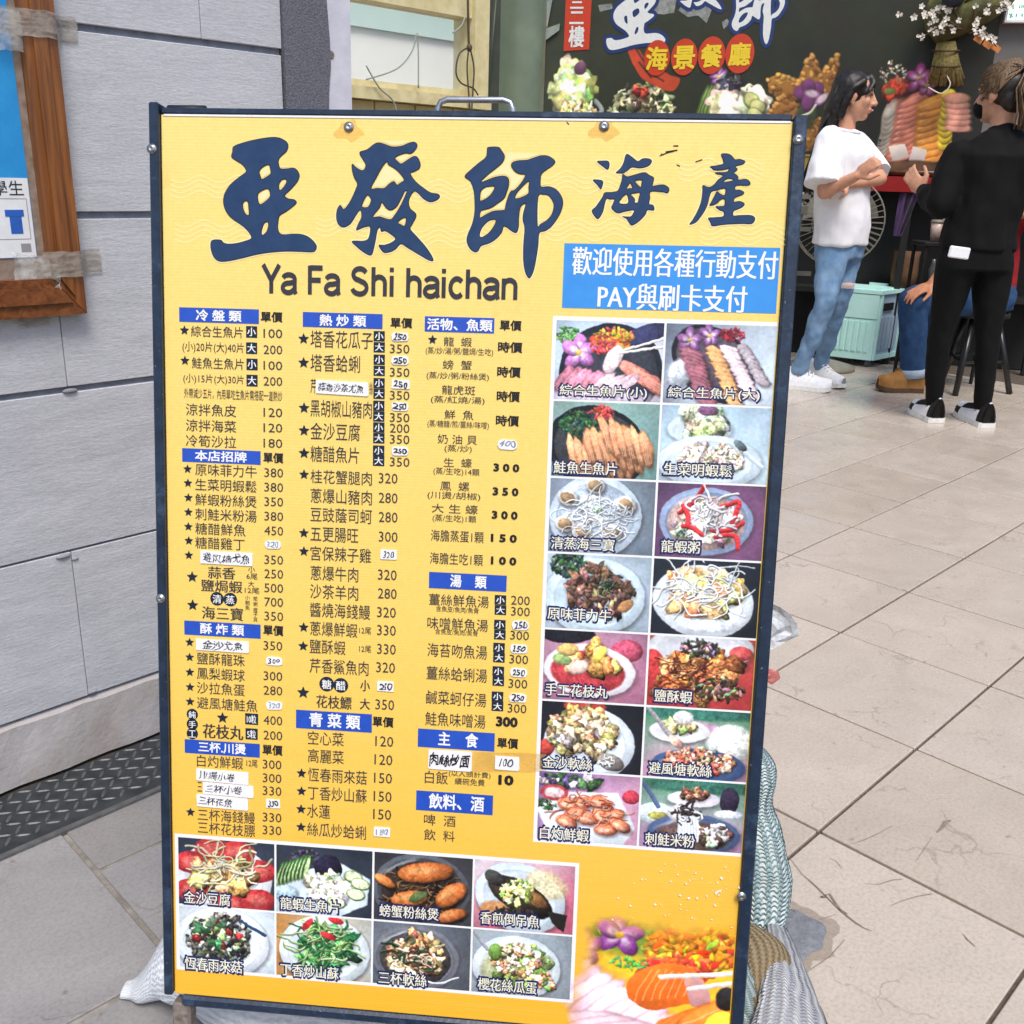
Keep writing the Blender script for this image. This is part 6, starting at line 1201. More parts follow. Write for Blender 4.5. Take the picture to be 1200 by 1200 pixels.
for a_, b_ in ((.03, .02), (Wd-.03, .02), (.03, Wl-.03), (Wd-.03, Wl-.03)):
    p = cp+d1*a_+d2*b_+Z*.0225; w_ = MB(); w_.loft([(p+d1*t, d2*r, Z*r) for t, r in ((-.012, .018), (-.008, .0222), (.008, .0222), (.012, .018))], 16); w_.build('wheel', m_rub, cool, True)
m_stool = mat('black_lacquer', (14, 14, 15), (26, 26, 27), 30, .3)
stc = V((2.53, 5.53, 0)); stool = thing('bar_stool', 'black stool with splayed legs under the seated person', 'stool', stc)
SH = .44
MB().loft([(stc+Z*z, V((r, 0, 0)), V((0, r, 0))) for z, r in ((SH-.035, .15), (SH-.03, .165), (SH-.006, .165), (SH, .155))], 28).build('seat', m_stool, stool, True)
lf = [fl(1119, 464), fl(1183, 462)]
for p in (lf[0], lf[1], V((lf[0].x+.06, lf[0].y+.34, 0)), V((lf[1].x+.06, lf[1].y+.34, 0))):
    tp = stc+(p-stc)*.45+Z*(SH-.036); q = MB(); q.tube([V((p.x, p.y, .002)), tp], [.016, .018], 8); q.build('leg', m_stool, stool, True)
mid_ = [stc+(p-stc)*.78+Z*(SH*.4) for p in (lf[0], lf[1], V((lf[1].x+.06, lf[1].y+.34, 0)), V((lf[0].x+.06, lf[0].y+.34, 0)))]
q = MB(); q.tube(mid_+[mid_[0]], .008, 8, False); q.build('foot_ring', m_stool, stool, True)
# drinking cup on a dark side table
cpz = at(1096, 283, 5.75); st2 = thing('side_table', 'dark side table holding a drinking cup behind the woman in black', 'table', (cpz.x+.1, cpz.y, 0))
MB().box(V((cpz.x+.12, cpz.y+.02, cpz.z-.012)), (.42, .22, .022), None, .003).build('tabletop', m_cab, st2)
for a_ in (-.07, .31):
    for b_ in (-.07, .11): MB().tube([V((cpz.x+a_, cpz.y+b_, .001)), V((cpz.x+a_, cpz.y+b_, cpz.z-.024))], .011, 8).build('leg', m_cab, st2)
m_cup = mat('printed_cup_plastic', (206, 190, 180), (170, 140, 130), 20, .35); cup = thing('drinking_cup', 'pale printed drinking cup with lid on the dark side table', 'cup', cpz)
MB().loft([(cpz+Z*z, V((r, 0, 0)), V((0, r, 0))) for z, r in ((.0005, .028), (.05, .033), (.10, .038))], 24).build('cup_body', m_cup, cup, True); MB().loft([(cpz+Z*z, V((r, 0, 0)), V((0, r, 0))) for z, r in ((.1005, .040), (.106, .041), (.116, .036), (.118, .01))], 24).build('cup_lid', m_fanw, cup, True)
tp_ = cpz+V((.065, .01, 0)); tis = thing('tissue_pack', 'white paper napkin pack standing beside the drinking cup', 'napkins', tp_); MB().box(tp_+Z*.077, (.07, .05, .15), Matrix.Rotation(.05, 3, 'Y'), .006).build('napkin_pack', m_sticker, tis)
# ------------------------------------------------------------------ people
def skin_mat(name, c1, c2):
    k = NT(name); k.color(k.mix(k.ramp(k.noise(k.coord('Object'), 40, 4), [(.35, 0.), (.7, 1.)]), s2l(c1), s2l(c2))); k.b.inputs['Subsurface Weight'].default_value = .12; k.b.inputs['Subsurface Radius'].default_value = (.012, .005, .003); return k.set(.5, 0, .35)
m_skin = skin_mat('light_skin', (208, 156, 128), (192, 138, 112)); m_skin2 = skin_mat('tanned_skin', (196, 138, 104), (180, 120, 88)); m_skinp = skin_mat('rosy_skin', (226, 164, 150), (212, 144, 132))
def hair_mat(name, c1, c2, rough=.38):
    k = NT(name); co = k.coord('Object', scale=(60, 60, 5)); f = k.ramp(k.noise(co, 3, 4), [(.35, 0.), (.65, 1.)]); k.color(k.mix(f, s2l(c1), s2l(c2))); k.bump(k.noise(co, 5, 3), .5, .004); return k.set(rough, 0, .5)
m_hairb = hair_mat('black_hair', (16, 13, 14), (34, 27, 26)); m_hairf = hair_mat('bleached_brown_hair', (140, 112, 80), (58, 43, 32), .45); m_haird = hair_mat('dark_undercut_hair', (26, 21, 20), (44, 36, 32))
def cloth_mat(name, c1, c2, sc_=30, fine=500, rough=.85, bmp=.25):
    k = NT(name); co = k.coord('Object'); k.color(k.mix(k.ramp(k.noise(co, sc_, 5, .6), [(.35, 0.), (.68, 1.)]), s2l(c1), s2l(c2))); k.bump(k.noise(co, fine, 2), bmp, .002); return k.set(rough, 0, .25)
m_tee = cloth_mat('white_cotton', (238, 238, 242), (230, 231, 238)); m_denim = cloth_mat('faded_blue_denim', (128, 158, 190), (96, 130, 168), 14, 500); m_denimd = cloth_mat('dark_blue_denim', (48, 78, 118), (34, 60, 96), 18, 500); m_blk = cloth_mat('black_jersey', (9, 10, 11), (6, 6, 7), 10); m_blkt = cloth_mat('black_leggings', (7, 7, 8), (5, 5, 6), 12)
m_shoew = cloth_mat('white_trainer_mesh', (236, 237, 240), (218, 220, 226), 60, 260, .6); m_sole = mat('white_rubber_sole', (226, 226, 224), (206, 206, 204), 40, .6); m_shoeb = cloth_mat('black_trainer_leather', (24, 24, 26), (34, 34, 36), 40, 200, .45); m_boot = cloth_mat('tan_nubuck', (164, 118, 66), (138, 96, 52), 24, 300, .8); m_solet = mat('brown_boot_sole', (96, 68, 44), (72, 50, 34), 40, .8); m_cuff = cloth_mat('turned_denim_cuff', (176, 190, 204), (150, 168, 188), 30); m_redk = cloth_mat('red_jersey', (150, 30, 36), (120, 22, 28), 18); m_mask = cloth_mat('black_mask_cloth', (18, 18, 22), (12, 12, 14), 20); m_eye = mat('dark_eye', (20, 16, 16), None, 40, .2); m_lip = mat('rose_lip', (190, 96, 92), (176, 86, 84), 60, .45); m_teeth = mat('white_teeth', (236, 232, 224), None, 40, .3); m_strap = mat('black_watch_strap', (22, 22, 24), None, 40, .5)

def frame3(f, up=None):
    f = V(f).normalized(); up = V(up or (0, 0, 1)); r = f.cross(up).normalized(); u = r.cross(f); return f, r, u       # forward, right, up
def RM(f, r, u): return Matrix(((r.x, f.x, u.x), (r.y, f.y, u.y), (r.z, f.z, u.z)))   # local x=right y=forward z=up
def head(q, c, f, s=1., up=None):
    """skull, jaw, nose, brow, lips, ears and chin as pieces to be fused"""
    f, r, u = frame3(f, up); M = RM(f, r, u); P = lambda x, y, z: c+(r*x+f*y+u*z)*s
    q.ell(P(0, -.008, .028), (.071*s, .090*s, .082*s), M, 24, 16); q.ell(P(0, .022, -.03), (.058*s, .064*s, .078*s), M, 20, 14); q.ell(P(0, .052, -.082), (.027*s, .028*s, .022*s), M); q.ell(P(0, .058, .034), (.05*s, .026*s, .03*s), M)
    q.limb([P(0, .082, .022), P(0, .100, -.012), P(0, .104, -.022)], [.007*s, .010*s, .0125*s]); 
    for x in (-1, 1):
        q.ell(P(.011*x, .094, -.027), (.009*s, .010*s, .008*s), M); q.ell(P(.036*x, .056, -.018), (.024*s, .026*s, .026*s), M); q.ell(P(.03*x, .073, .028), (.022*s, .010*s, .007*s), M); q.ell(P(.072*x, -.006, -.002), (.009*s, .020*s, .031*s), M); q.ell(P(.071*x, 0, -.03), (.006*s, .011*s, .013*s), M)
    q.ell(P(0, .084, -.050), (.022*s, .012*s, .006*s), M); q.ell(P(0, .082, -.060), (.020*s, .012*s, .007*s), M)
    return P, M
def hand(q, w, d, n, s=1., curl=.5, side=1, spread=.1, thumb=.6):
    """wrist point, direction of the fingers, back-of-hand normal; five separate fingers. side +1: thumb to the d x n side"""
    d = V(d).normalized(); n = V(n); n = (n-d*n.dot(d)).normalized(); t = d.cross(n)*side
    M = Matrix(((t.x, d.x, n.x), (t.y, d.y, n.y), (t.z, d.z, n.z)))
    q.ell(w+d*.045*s, (.039*s, .052*s, .015*s), M, 16, 12); q.ell(w+d*.008*s, (.026*s, .028*s, .017*s), M, 14, 10)
    for k, (o, L) in enumerate(((.027, .068), (.009, .076), (-.009, .071), (-.026, .056))):
        b = w+d*.086*s+t*o*s; a = spread*(1.5-k)*.33; p = b; pts = [w+d*.055*s+t*o*.9*s, b]; ang = curl*.35
        dd = (d+t*a).normalized()
        for j, fr_ in enumerate((.45, .31, .24)):
            v_ = dd*math.cos(ang)-n*math.sin(ang); p = p+v_*L*fr_*s*1.02; pts.append(p); ang += curl*(.95+.1*k)
        q.limb(pts, [.0095*s, .0092*s, .0085*s, .0078*s, .0068*s], 10)
    b = w+d*.022*s+t*.026*s; v1 = (d*.6+t*.75-n*.25*thumb).normalized(); v2 = (d*.9+t*.25-n*.35*thumb).normalized(); q.limb([b, b+v1*.036*s, b+v1*.036*s+v2*.03*s, b+v1*.036*s+v2*.054*s], [.014*s, .0115*s, .0098*s, .008*s], 10)
def shoe(parent, heel, toe, up_m, sole_m, w=.045, hgt=.075, boot=False, lace=None, panels=None):
    d = (toe-heel); Lh = d.length; d.normalize(); r = d.cross(Z).normalized(); 
    q = MB(); secs = []
    prof = [(0, .62, .0), (.03, .86, .0), (.15, .92, 0), (.35, .84, 0), (.55, .95, 0), (.72, 1.05, 0), (.88, .92, 0), (.97, .6, 0), (1.0, .3, 0)]
    vs = []; n = len(prof)
    for t, k, _ in prof:
        p = heel+d*Lh*t; lift = .012*max(0, (t-.75)/.25)**2
        secs.append((p, k*w, lift))
    def strip(z0, z1, ex):
        vs = []
        for p, k, li in secs: vs += [p-r*(k+ex)+Z*(z0+li), p+r*(k+ex)+Z*(z0+li), p+r*(k+ex*.6)+Z*(z1+li), p-r*(k+ex*.6)+Z*(z1+li)]
        fs = [(4*i+a, 4*i+(a+1) % 4, 4*i+4+(a+1) % 4, 4*i+4+a) for i in range(n-1) for a in range(4)]+[(0, 1, 2, 3)[::-1], tuple(4*(n-1)+a for a in range(4))]; return vs, fs
    vs, fs = strip(.001, .026, .004); MB().add(vs, fs).build('sole', sole_m, parent)
    q = MB(); ht = (.085, .088, .082, .07, .058, .05, .042, .034, .028) if not boot else (.16, .165, .165, .15, .085, .068, .06, .048, .036)
    rows = []
    for (p, k, li), hh in zip(secs, ht):
        hh = hh*hgt/.075; c = p+Z*(.024+li); rows.append([c+r*k*math.cos(a)*(1-.25*max(0, math.sin(a))**2*(1.2 if not boot else .6))+Z*(hh*max(0, math.sin(a))) for a in [math.pi*i/10 for i in range(11)]])
    for row in rows: q.v += [tuple(p) for p in row]
    m = len(rows)
    for i in range(m-1):
        for j in range(10): q.f.append((i*11+j, i*11+j+1, i*11+j+12, i*11+j+11))
    q.f.append(tuple(range(11))); q.f.append(tuple((m-1)*11+j for j in range(11))[::-1]); q.mi = [0]*len(q.f)
    if panels:                                                     # contrasting heel, toe and side panels
        for i, f in enumerate(q.f):
            if i >= (m-1)*10: continue
            row, col = divmod(i, 10); q.mi[i] = 1 if (row in (2, 3, 4) and col in (0, 1, 8, 9)) or (row in (5, 6) and 2 <= col <= 7) or (row == 0 and 4 <= col <= 5) else 0
        q.build('upper', [panels[0], panels[1]], parent, True)
    else: q.build('upper', up_m, parent, True)
    if lace:
        lq = MB()
        for t in (.34, .42, .5, .58): p = heel+d*Lh*t+Z*(lerp(.09, .066, (t-.34)/.24)*hgt/.075*(1.15 if boot else 1)+.018); lq.tube([p-r*w*.45-Z*.012, p+Z*.002, p+r*w*.45-Z*.012], .004, 6)
        lq.build('laces', lace, parent, True)

# ---- woman in the white shirt
YW = 5.39
def wp(x, y, dy=0): return at(x, y, YW+dy)
wf_ = fl(958, 450); W = thing('person', 'young woman in white oversized shirt and ripped light jeans standing with folded arms', 'person', (wf_.x, YW, 0))
tf, tr_, tu = frame3((.74, -.67, 0))
hc = wp(1001, 114, .0); hf, hr, hu = frame3((.95, -.31, -.06))
q = MB(); PH, MH = head(q, hc, hf, 1.03)
nb = wp(990, 153, .01); q.limb([hc-hf*.03-Z*.05, nb], [.046, .052])
hip = wp(984, 290, .0); chest = wp(990, 190, 0); sh_c = wp(989, 163, 0)
q.loft([(hip-Z*.02, tr_*.155, tf*.10), (hip+Z*.10, tr_*.125, tf*.085), (chest-Z*.05, tr_*.135, tf*.09), (chest+Z*.05, tr_*.15, tf*.095), (sh_c+Z*.005, tr_*.15, tf*.065), (sh_c+Z*.03, tr_*.06, tf*.05)], 22)
rs, ls = sh_c+tr_*.155-Z*.012, sh_c-tr_*.155-Z*.012
re, le = wp(966, 225, -.20), wp(1031, 209, -.06)
rh, lh = wp(1004, 206, -.31), wp(992, 216, -.17)
q.limb([rs, rs.lerp(re, .5), re, re.lerp(rh, .35), rh], [.044, .040, .036, .034, .024]); q.limb([ls, ls.lerp(le, .5), le, le.lerp(lh, .4), lh], [.044, .040, .036, .034, .024])
hand(q, rh, rh-re+Z*.05, V((-.2, -.9, .35)), .9, .85, 1, .08); hand(q, lh, lh-le-Z*.02, V((.1, -.6, .7)), .92, .9, -1, .08)
rk, lk = wp(968, 352, -.14), wp(985, 347, -.02); ra, la = [a_.lerp(c_, .27)+Z*.088 for a_, c_ in ((fl(919, 454), fl(974, 460)), (fl(948, 444), fl(988, 457)))]
rhp, lhp = hip+tr_*.08-Z*.03, hip-tr_*.08-Z*.03
for a, b_, c in ((rhp, rk, ra), (lhp, lk, la)): q.limb([a, a.lerp(b_, .5), b_, b_.lerp(c, .35), c, c-Z*.04], [.066, .052, .036, .033, .030, .034], 16)
q.build('body', m_skin, W, rm=.0062, sm=4)
# shirt: hanging body, wide sleeves
q = MB()
hem = wp(984, 287, 0)
q.loft([(hem+Z*.0, tr_*.176, tf*.138), (hem+Z*.10, tr_*.172, tf*.132), (chest-Z*.06, tr_*.172, tf*.128), (chest+Z*.04, tr_*.180, tf*.125), (sh_c-Z*.02, tr_*.188, tf*.105), (sh_c+Z*.018, tr_*.15, tf*.082), (sh_c+Z*.035, tr_*.085, tf*.07), (sh_c+Z*.042, tr_*.075, tf*.066)], 30)
def sleeve(a, b_, r0, r1): q.tube([a+(a-b_).normalized()*.02, a.lerp(b_, .3), a.lerp(b_, .65), b_], [r0*.9, r0, (r0+r1)/2, r1], 18); q.ell(a, (r0*.92,)*3)
sleeve(rs-Z*.005, rs.lerp(re, .88)+tr_*.01, .078, .098); sleeve(ls-Z*.005, ls.lerp(le, .9), .066, .074)
q.build('shirt', m_tee, W, rm=.008, sm=5, disp=(.012, 11))
q = MB(); cc = sh_c+Z*.046; q.tube([cc+tr_*.078*math.cos(a)+tf*(.069*math.sin(a)+.002)-Z*.016*max(0, math.sin(a)) for a in [2*math.pi*i/28 for i in range(29)]], .0065, 8, False); q.build('collar', m_tee, W, True)
q = MB(); lg_ = wp(1005, 166, 0)+tf*.112
for dx, dz, w_, h_ in ((-.008, .006, .008, .012), (.008, .006, .008, .012), (0, -.006, .014, .006), (0, -.018, .026, .004)): q.box(lg_+tr_*-dx+Z*dz+tf*.004, (w_, .003, h_), RM(tf, tr_, Z))
q.build('chest_print', m_text, W)
q = MB()
for a, b_, c in ((rhp, rk, ra), (lhp, lk, la)): q.limb([a, a.lerp(b_, .5), b_, b_.lerp(c, .35), c+Z*.018], [.088, .073, .055, .051, .042], 18)
q.loft([(hip-Z*.05, tr_*.165, tf*.115), (hip+Z*.02, tr_*.165, tf*.115), (hip+Z*.10, tr_*.15, tf*.105)], 22)
q.build('jeans', m_denim, W, rm=.008, sm=3, disp=(.011, 17))
rip = lk.lerp(lhp, .28); q = MB(); q.ell(rip+V((.01, -.063, .0)), (.036, .022, .017), None, 14, 8); q.build('ripped_knee', m_skin, W, True)
q = MB()
for i in range(5): q.tube([rip+V((-.028, -.083, -.012+.006*i)), rip+V((.012, -.088, -.012+.006*i)), rip+V((.046, -.078, -.012+.006*i))], .0012, 4)
q.build('loose_threads', m_tee, W)
# hair: cap, fringe and a long fall down the back
q = MB(); MHH = RM(hf, hr, hu); q.ell(hc-hf*.022+hu*.034, (.084, .098, .092), MHH, 24, 16)
bk = -hf
pts = [(hc+bk*.06+hu*.03, .075, .06), (hc+bk*.085-hu*.05, .078, .052), (wp(972, 150, .05), .088, .050), (wp(960, 178, .07), .085, .042), (wp(950, 205, .08), .07, .03), (wp(947, 226, .08), .04, .014)]
q.loft([(p, hr*a, bk*b_) for p, a, b_ in pts], 20)
for sx in (-1, 1):
    q.limb([hc+hr*sx*.066+hf*.03+hu*.07, hc+hr*sx*.079-hf*.012+hu*.035, hc+hr*sx*.080-hf*.035-hu*.03, hc+hr*sx*.074-hf*.045-hu*.10], [.018, .020, .022, .018])
    q.limb([hc+hf*.06+hu*.095+hr*sx*.01, hc+hf*.082+hu*.066+hr*sx*.03, hc+hf*.068+hu*.028+hr*sx*.058, hc+hf*.055+hu*.005+hr*sx*.067], [.018, .013, .009, .004])
ob = q.build('hair', m_hairb, W, rm=.007, sm=2, disp=(.004, 40))
q = MB(); rr = random.Random(9)
for i in range(110):
    a = rr.uniform(-1, 1); s0_ = hc+bk*.085+hr*a*.075+hu*rr.uniform(-.06, .05); q.tube([s0_, wp(971, 155, .05)+hr*a*.085+bk*.04, wp(958, 185, .07)+hr*a*.08+bk*.032, wp(948+rr.uniform(-4, 4), 214+rr.uniform(-8, 14), .09)+hr*a*.05+bk*.02], [.0022, .003, .0026, .0008], 4)
tag(q.build('hair_strands', m_hairb, W, True), kind='stuff')
q = MB()
for sx in (-1, 1): q.ell(PH(.031*sx, .0815, .014), (.013, .006, .0045), MHH, 12, 8)
q.build('eyes', m_eye, W, True)
q = MB()
for sx in (-1, 1): q.limb([PH(.016*sx, .089, .034), PH(.032*sx, .086, .037), PH(.050*sx, .073, .032)], [.003, .0032, .002], 6)
q.build('eyebrows', m_hairb, W, True)
q = MB(); q.ell(PH(0, .0905, -.0535), (.021, .008, .0075), MHH, 14, 8); q.build('lips', m_lip, W, True); q = MB(); q.ell(PH(0, .0955, -.0530), (.015, .006, .0035), MHH, 12, 8); q.build('teeth', m_teeth, W, True)
g1, g2 = fl(922, 455), fl(973, 462); shoe(W, fl(919, 454), fl(974, 460), m_shoew, m_sole, .047, .085, lace=m_tee); shoe(W, fl(948, 444), fl(988, 457), m_shoew, m_sole, .047, .085, lace=m_tee)

# ---- woman in black, seen from behind
YB = 4.64
def bpn(x, y, dy=0): return at(x, y, YB+dy)
B = thing('person', 'woman dressed all in black with a brown ponytail and face mask seen from behind', 'person', (bpn(1112, 490).x, YB, 0))
bf, br, bu = frame3((-.12, .99, 0)); hb = bpn(1173, 112, .02); hbf, hbr, hbu = frame3((-.58, .81, -.05))
q = MB(); PB, MBh = head(q, hb, hbf, 1.04); nb = bpn(1175, 152, .0); q.limb([hb-hbf*.03-Z*.05, nb], [.048, .055])
hip = bpn(1144, 300, .0); chest = bpn(1166, 205, 0); shc = bpn(1175, 170, 0)
q.loft([(hip-Z*.03, br*.16, bf*.11), (hip+Z*.12, br*.13, bf*.09), (chest-Z*.05, br*.14, bf*.09), (chest+Z*.08, br*.165, bf*.095), (shc, br*.165, bf*.07), (shc+Z*.04, br*.07, bf*.055)], 22)
lsh, rsh = bpn(1124, 181, .02), bpn(1229, 178, 0); lel, rel = bpn(1103, 238, -.02), bpn(1240, 240, .04); lha, rha = bpn(1081, 224, .20), bpn(1216, 236, .22)
q.limb([lsh, lsh.lerp(lel, .5), lel, lel.lerp(lha, .4), lha], [.05, .044, .038, .036, .026]); q.limb([rsh, rsh.lerp(rel, .5), rel, rel.lerp(rha, .4), rha], [.05, .044, .038, .036, .026])
hand(q, lha, V((-.35, .55, .55)), V((-.75, -.5, .2)), 1.0, .45, 1, .25); hand(q, rha, rha-rel, V((0, 0, 1)), 1.0, .6, 1)
lkn, rkn = bpn(1101, 396, .02), bpn(1158, 396, 0); lan, ran = [a_.lerp(c_, .27)+Z*.088 for a_, c_ in ((fl(1098, 496), fl(1070, 483)), (fl(1157, 502), fl(1123, 486)))]; lhp, rhp = hip-br*.085-Z*.03, hip+br*.085-Z*.03
for a, b_, c in ((lhp, lkn, lan), (rhp, rkn, ran)): q.limb([a, a.lerp(b_, .5), b_, b_.lerp(c, .3), c, c-Z*.04], [.072, .058, .042, .042, .031, .035], 16)
q.build('body', m_skin, B, rm=.0062, sm=4)
q = MB(); jh = bpn(1144, 292, 0)
q.loft([(jh, br*.168, bf*.130), (jh+Z*.12, br*.155, bf*.125), (chest-Z*.05, br*.168, bf*.125), (chest+Z*.08, br*.2, bf*.13), (shc-Z*.01, br*.20, bf*.10), (shc+Z*.035, br*.13, bf*.085), (shc+Z*.065, br*.07, bf*.068), (shc+Z*.085, br*.062, bf*.062)], 30)
for a, b_, c in ((lsh, lel, lha), (rsh, rel, rha)): q.limb([a, a.lerp(b_, .5), b_, b_.lerp(c, .5), b_.lerp(c, .86)], [.072, .07, .066, .055, .044], 18)
q.build('jacket', m_blk, B, rm=.008, sm=5, disp=(.016, 9))
q = MB()
for a, b_, c in ((lhp, lkn, lan), (rhp, rkn, ran)): q.limb([a, a.lerp(b_, .5), b_, b_.lerp(c, .3), c+Z*.005], [.092, .074, .054, .052, .040], 18)
q.loft([(hip-Z*.06, br*.175, bf*.125), (hip+Z*.08, br*.16, bf*.115)], 22); q.build('trousers', m_blkt, B, rm=.008, sm=3, disp=(.006, 14))
q = MB(); tg = bpn(1124, 296, -.165); q.box(tg, (.092, .012, .05), Matrix.Rotation(.1, 3, 'Y'), .005); q.build('white_pocket_cloth', m_sticker, B)
q = MB(); wv_ = lel.lerp(lha, .9); ax = (lha-lel).normalized(); e1 = ax.cross(Z).normalized(); e2 = ax.cross(e1); q.loft([(wv_+ax*t, e1*r, e2*r) for t, r in ((-.012, .033), (-.01, .036), (.01, .035), (.012, .032))], 20); q.build('wristwatch', m_strap, B, True)
# hair: light top layer gathered in a ponytail over a dark undercut
MBH = RM(hbf, hbr, hbu); tie = bpn(1196, 80, -.06)
q = MB(); q.ell(hb-hbf*.018+hbu*.030, (.080, .096, .090), MBH, 24, 16); q.ell(hb-hbf*.06-hbu*.02, (.068, .048, .06), MBH); q.build('undercut_hair', m_haird, B, rm=.007, sm=2)
q = MB(); rr = random.Random(21)
for i in range(340):
    a = rr.uniform(-2.15, 2.15); t0 = rr.uniform(.15, .95)
    st = hb+hbu*(.032+.092*math.cos(a))+hbr*.084*math.sin(a)+hbf*(.085*t0-.02); md = hb+hbu*(.045+.098*math.cos(a*.8))+hbr*.082*math.sin(a*.8)-hbf*.055
    q.tube([st, st.lerp(md, .5)+(st.lerp(md, .5)-hb).normalized()*.008, md, tie+V((rr.gauss(0, .006), rr.gauss(0, .006), rr.gauss(0, .006)))], [.0022, .0034, .0036, .0026], 4)
tag(q.build('swept_hair', m_hairf, B, True), kind='stuff')
q = MB()
for i in range(130):
    u_ = rr.gauss(0, 1); v_ = rr.gauss(0, 1); e = 1 if rr.random() < .7 else .75
    q.tube([tie, tie+V((.028+.006*u_, -.035+.006*v_, .004)), bpn(1199, 105, -.11)+V((.012*u_, .012*v_, 0)), bpn(1203, 130*e+30*(1-e), -.11)+V((.016*u_, .013*v_, 0)), bpn(1200, 152*e+20*(1-e), -.10)+V((.018*u_, .012*v_, 0))], [.003, .0042, .0042, .0038, .001], 4)
tag(q.build('ponytail', m_hairf, B, True), kind='stuff')
q = MB(); q.ell(tie, (.016, .016, .014)); q.build('hair_tie', m_black, B, True)
q = MB(); q.ell(PB(0, .062, -.045), (.060, .046, .048), MBH, 20, 14); q.build('face_mask', m_mask, B, True)
q = MB(); q.tube([PB(-.06, .05, -.02), PB(-.074, .01, .0), PB(-.076, -.012, .02)], .0018, 6); q.build('mask_loop', m_mask, B, True)
shoe(B, fl(1098, 496), fl(1070, 483), m_shoeb, m_sole, .046, .085, panels=(m_shoeb, m_shoew)); shoe(B, fl(1157, 502), fl(1123, 486), m_shoeb, m_sole, .046, .085, panels=(m_shoeb, m_shoew))

# ---- seated person behind her
YS = 5.42
def spn(x, y, dy=0): return at(x, y, YS+dy)
S = thing('person', 'seated person in dark jeans and tan boots, one hand on the knee', 'person', (stc.x, stc.y, 0))
hipS = stc+V((.02, .02, SH+.10)); chS = hipS+V((-.02, .03, .27)); shS = hipS+V((-.02, .02, .43)); ff, fr_, fu = frame3((-.93, -.36, 0)); hdS = shS+V((-.03, 0, .24))
q = MB(); head(q, hdS, ff, 1.04); q.limb([hdS-Z*.06, shS+Z*.03], [.05, .06])
q.loft([(hipS-Z*.07, fr_*.16, ff*.12), (hipS+Z*.08, fr_*.15, ff*.11), (chS, fr_*.165, ff*.11), (shS-Z*.03, fr_*.17, ff*.08), (shS+Z*.03, fr_*.07, ff*.06)], 20)
kn1 = spn(1070, 352, -.02); an1 = fl(1079, 459).lerp(fl(1027, 458), .25)+Z*.12; kn2 = kn1+V((.24, .26, 0)); an2 = V((kn2.x+.02, kn2.y, .1)); hp1, hp2 = hipS-fr_*.09-Z*.02, hipS+fr_*.09-Z*.02
hp1, hp2 = (hp1, hp2) if hp1.y < hp2.y else (hp2, hp1)
for a, b_, c in ((hp1, kn1, an1), (hp2, kn2, an2)): q.limb([a, a.lerp(b_, .5), b_, b_.lerp(c, .35), c, c-Z*.05], [.088, .075, .056, .055, .038, .04], 16)
s1_, s2_ = shS-fr_*.18, shS+fr_*.18; s1_, s2_ = (s1_, s2_) if s1_.y < s2_.y else (s2_, s1_)
hd1 = spn(1092, 333, -.06); el1 = spn(1130, 285, -.02); el2 = spn(1212, 262, .0); hd2 = spn(1197, 250, -.14)
q.limb([s2_, el1, hd1], [.05, .04, .028]); q.limb([s1_, el2, hd2], [.05, .04, .028])
hand(q, hd1, V((-.86, -.15, -.42)), V((-.25, -.35, .9)), 1.06, .38, -1, .35); hand(q, hd2, V((-.75, -.35, .25)), V((-.3, -.5, .8)), .95, .8, 1, .3)
q.build('body', m_skin2, S, rm=.0065, sm=4)
q = MB()
for a, b_, c in ((hp1, kn1, an1), (hp2, kn2, an2)): q.limb([a, a.lerp(b_, .5), b_, b_.lerp(c, .4), c], [.105, .095, .078, .075, .066], 18)
q.loft([(hipS-Z*.085, fr_*.18, ff*.14), (hipS+Z*.04, fr_*.17, ff*.125)], 20); q.build('jeans', m_denimd, S, rm=.008, sm=3, disp=(.008, 13))
q = MB()
for b_, c in ((kn1, an1), (kn2, an2)): q = MB(); t = (b_-c).normalized(); e1 = V((1, 0, 0)); e2 = t.cross(e1).normalized(); e1 = e2.cross(t); q.loft([(c+t*z, e1*r, e2*r) for z, r in ((-.035, .064), (-.036, .072), (.008, .074), (.009, .066))], 22); q.build('turned_cuff', m_cuff, S, True)
q = MB(); q.loft([(hipS-Z*.05, fr_*.18, ff*.135), (hipS+Z*.08, fr_*.175, ff*.13), (chS, fr_*.19, ff*.13), (shS-Z*.02, fr_*.195, ff*.1), (shS+Z*.03, fr_*.09, ff*.075)], 24)
for a, b_, c in ((s2_, el1, hd1), (s1_, el2, hd2)): q.limb([a, a.lerp(b_, .5), b_, b_.lerp(c, .5), b_.lerp(c, .8 if c is hd2 else .5)], [.07, .064, .058, .05, .044], 16)
q.build('red_jumper', m_redk, S, rm=.009, sm=4, disp=(.008, 9))
q = MB(); q.ell(hdS-ff*.02+Z*.035, (.085, .088, .09), None, 20, 14); q.build('hair', m_hairb, S, True)
shoe(S, fl(1079, 459), fl(1027, 458), m_boot, m_solet, .052, .085, True, lace=m_solet); shoe(S, V((an2.x+.03, an2.y, 0)), V((an2.x-.22, an2.y-.06, 0)), m_boot, m_solet, .052, .085, True, lace=m_solet)

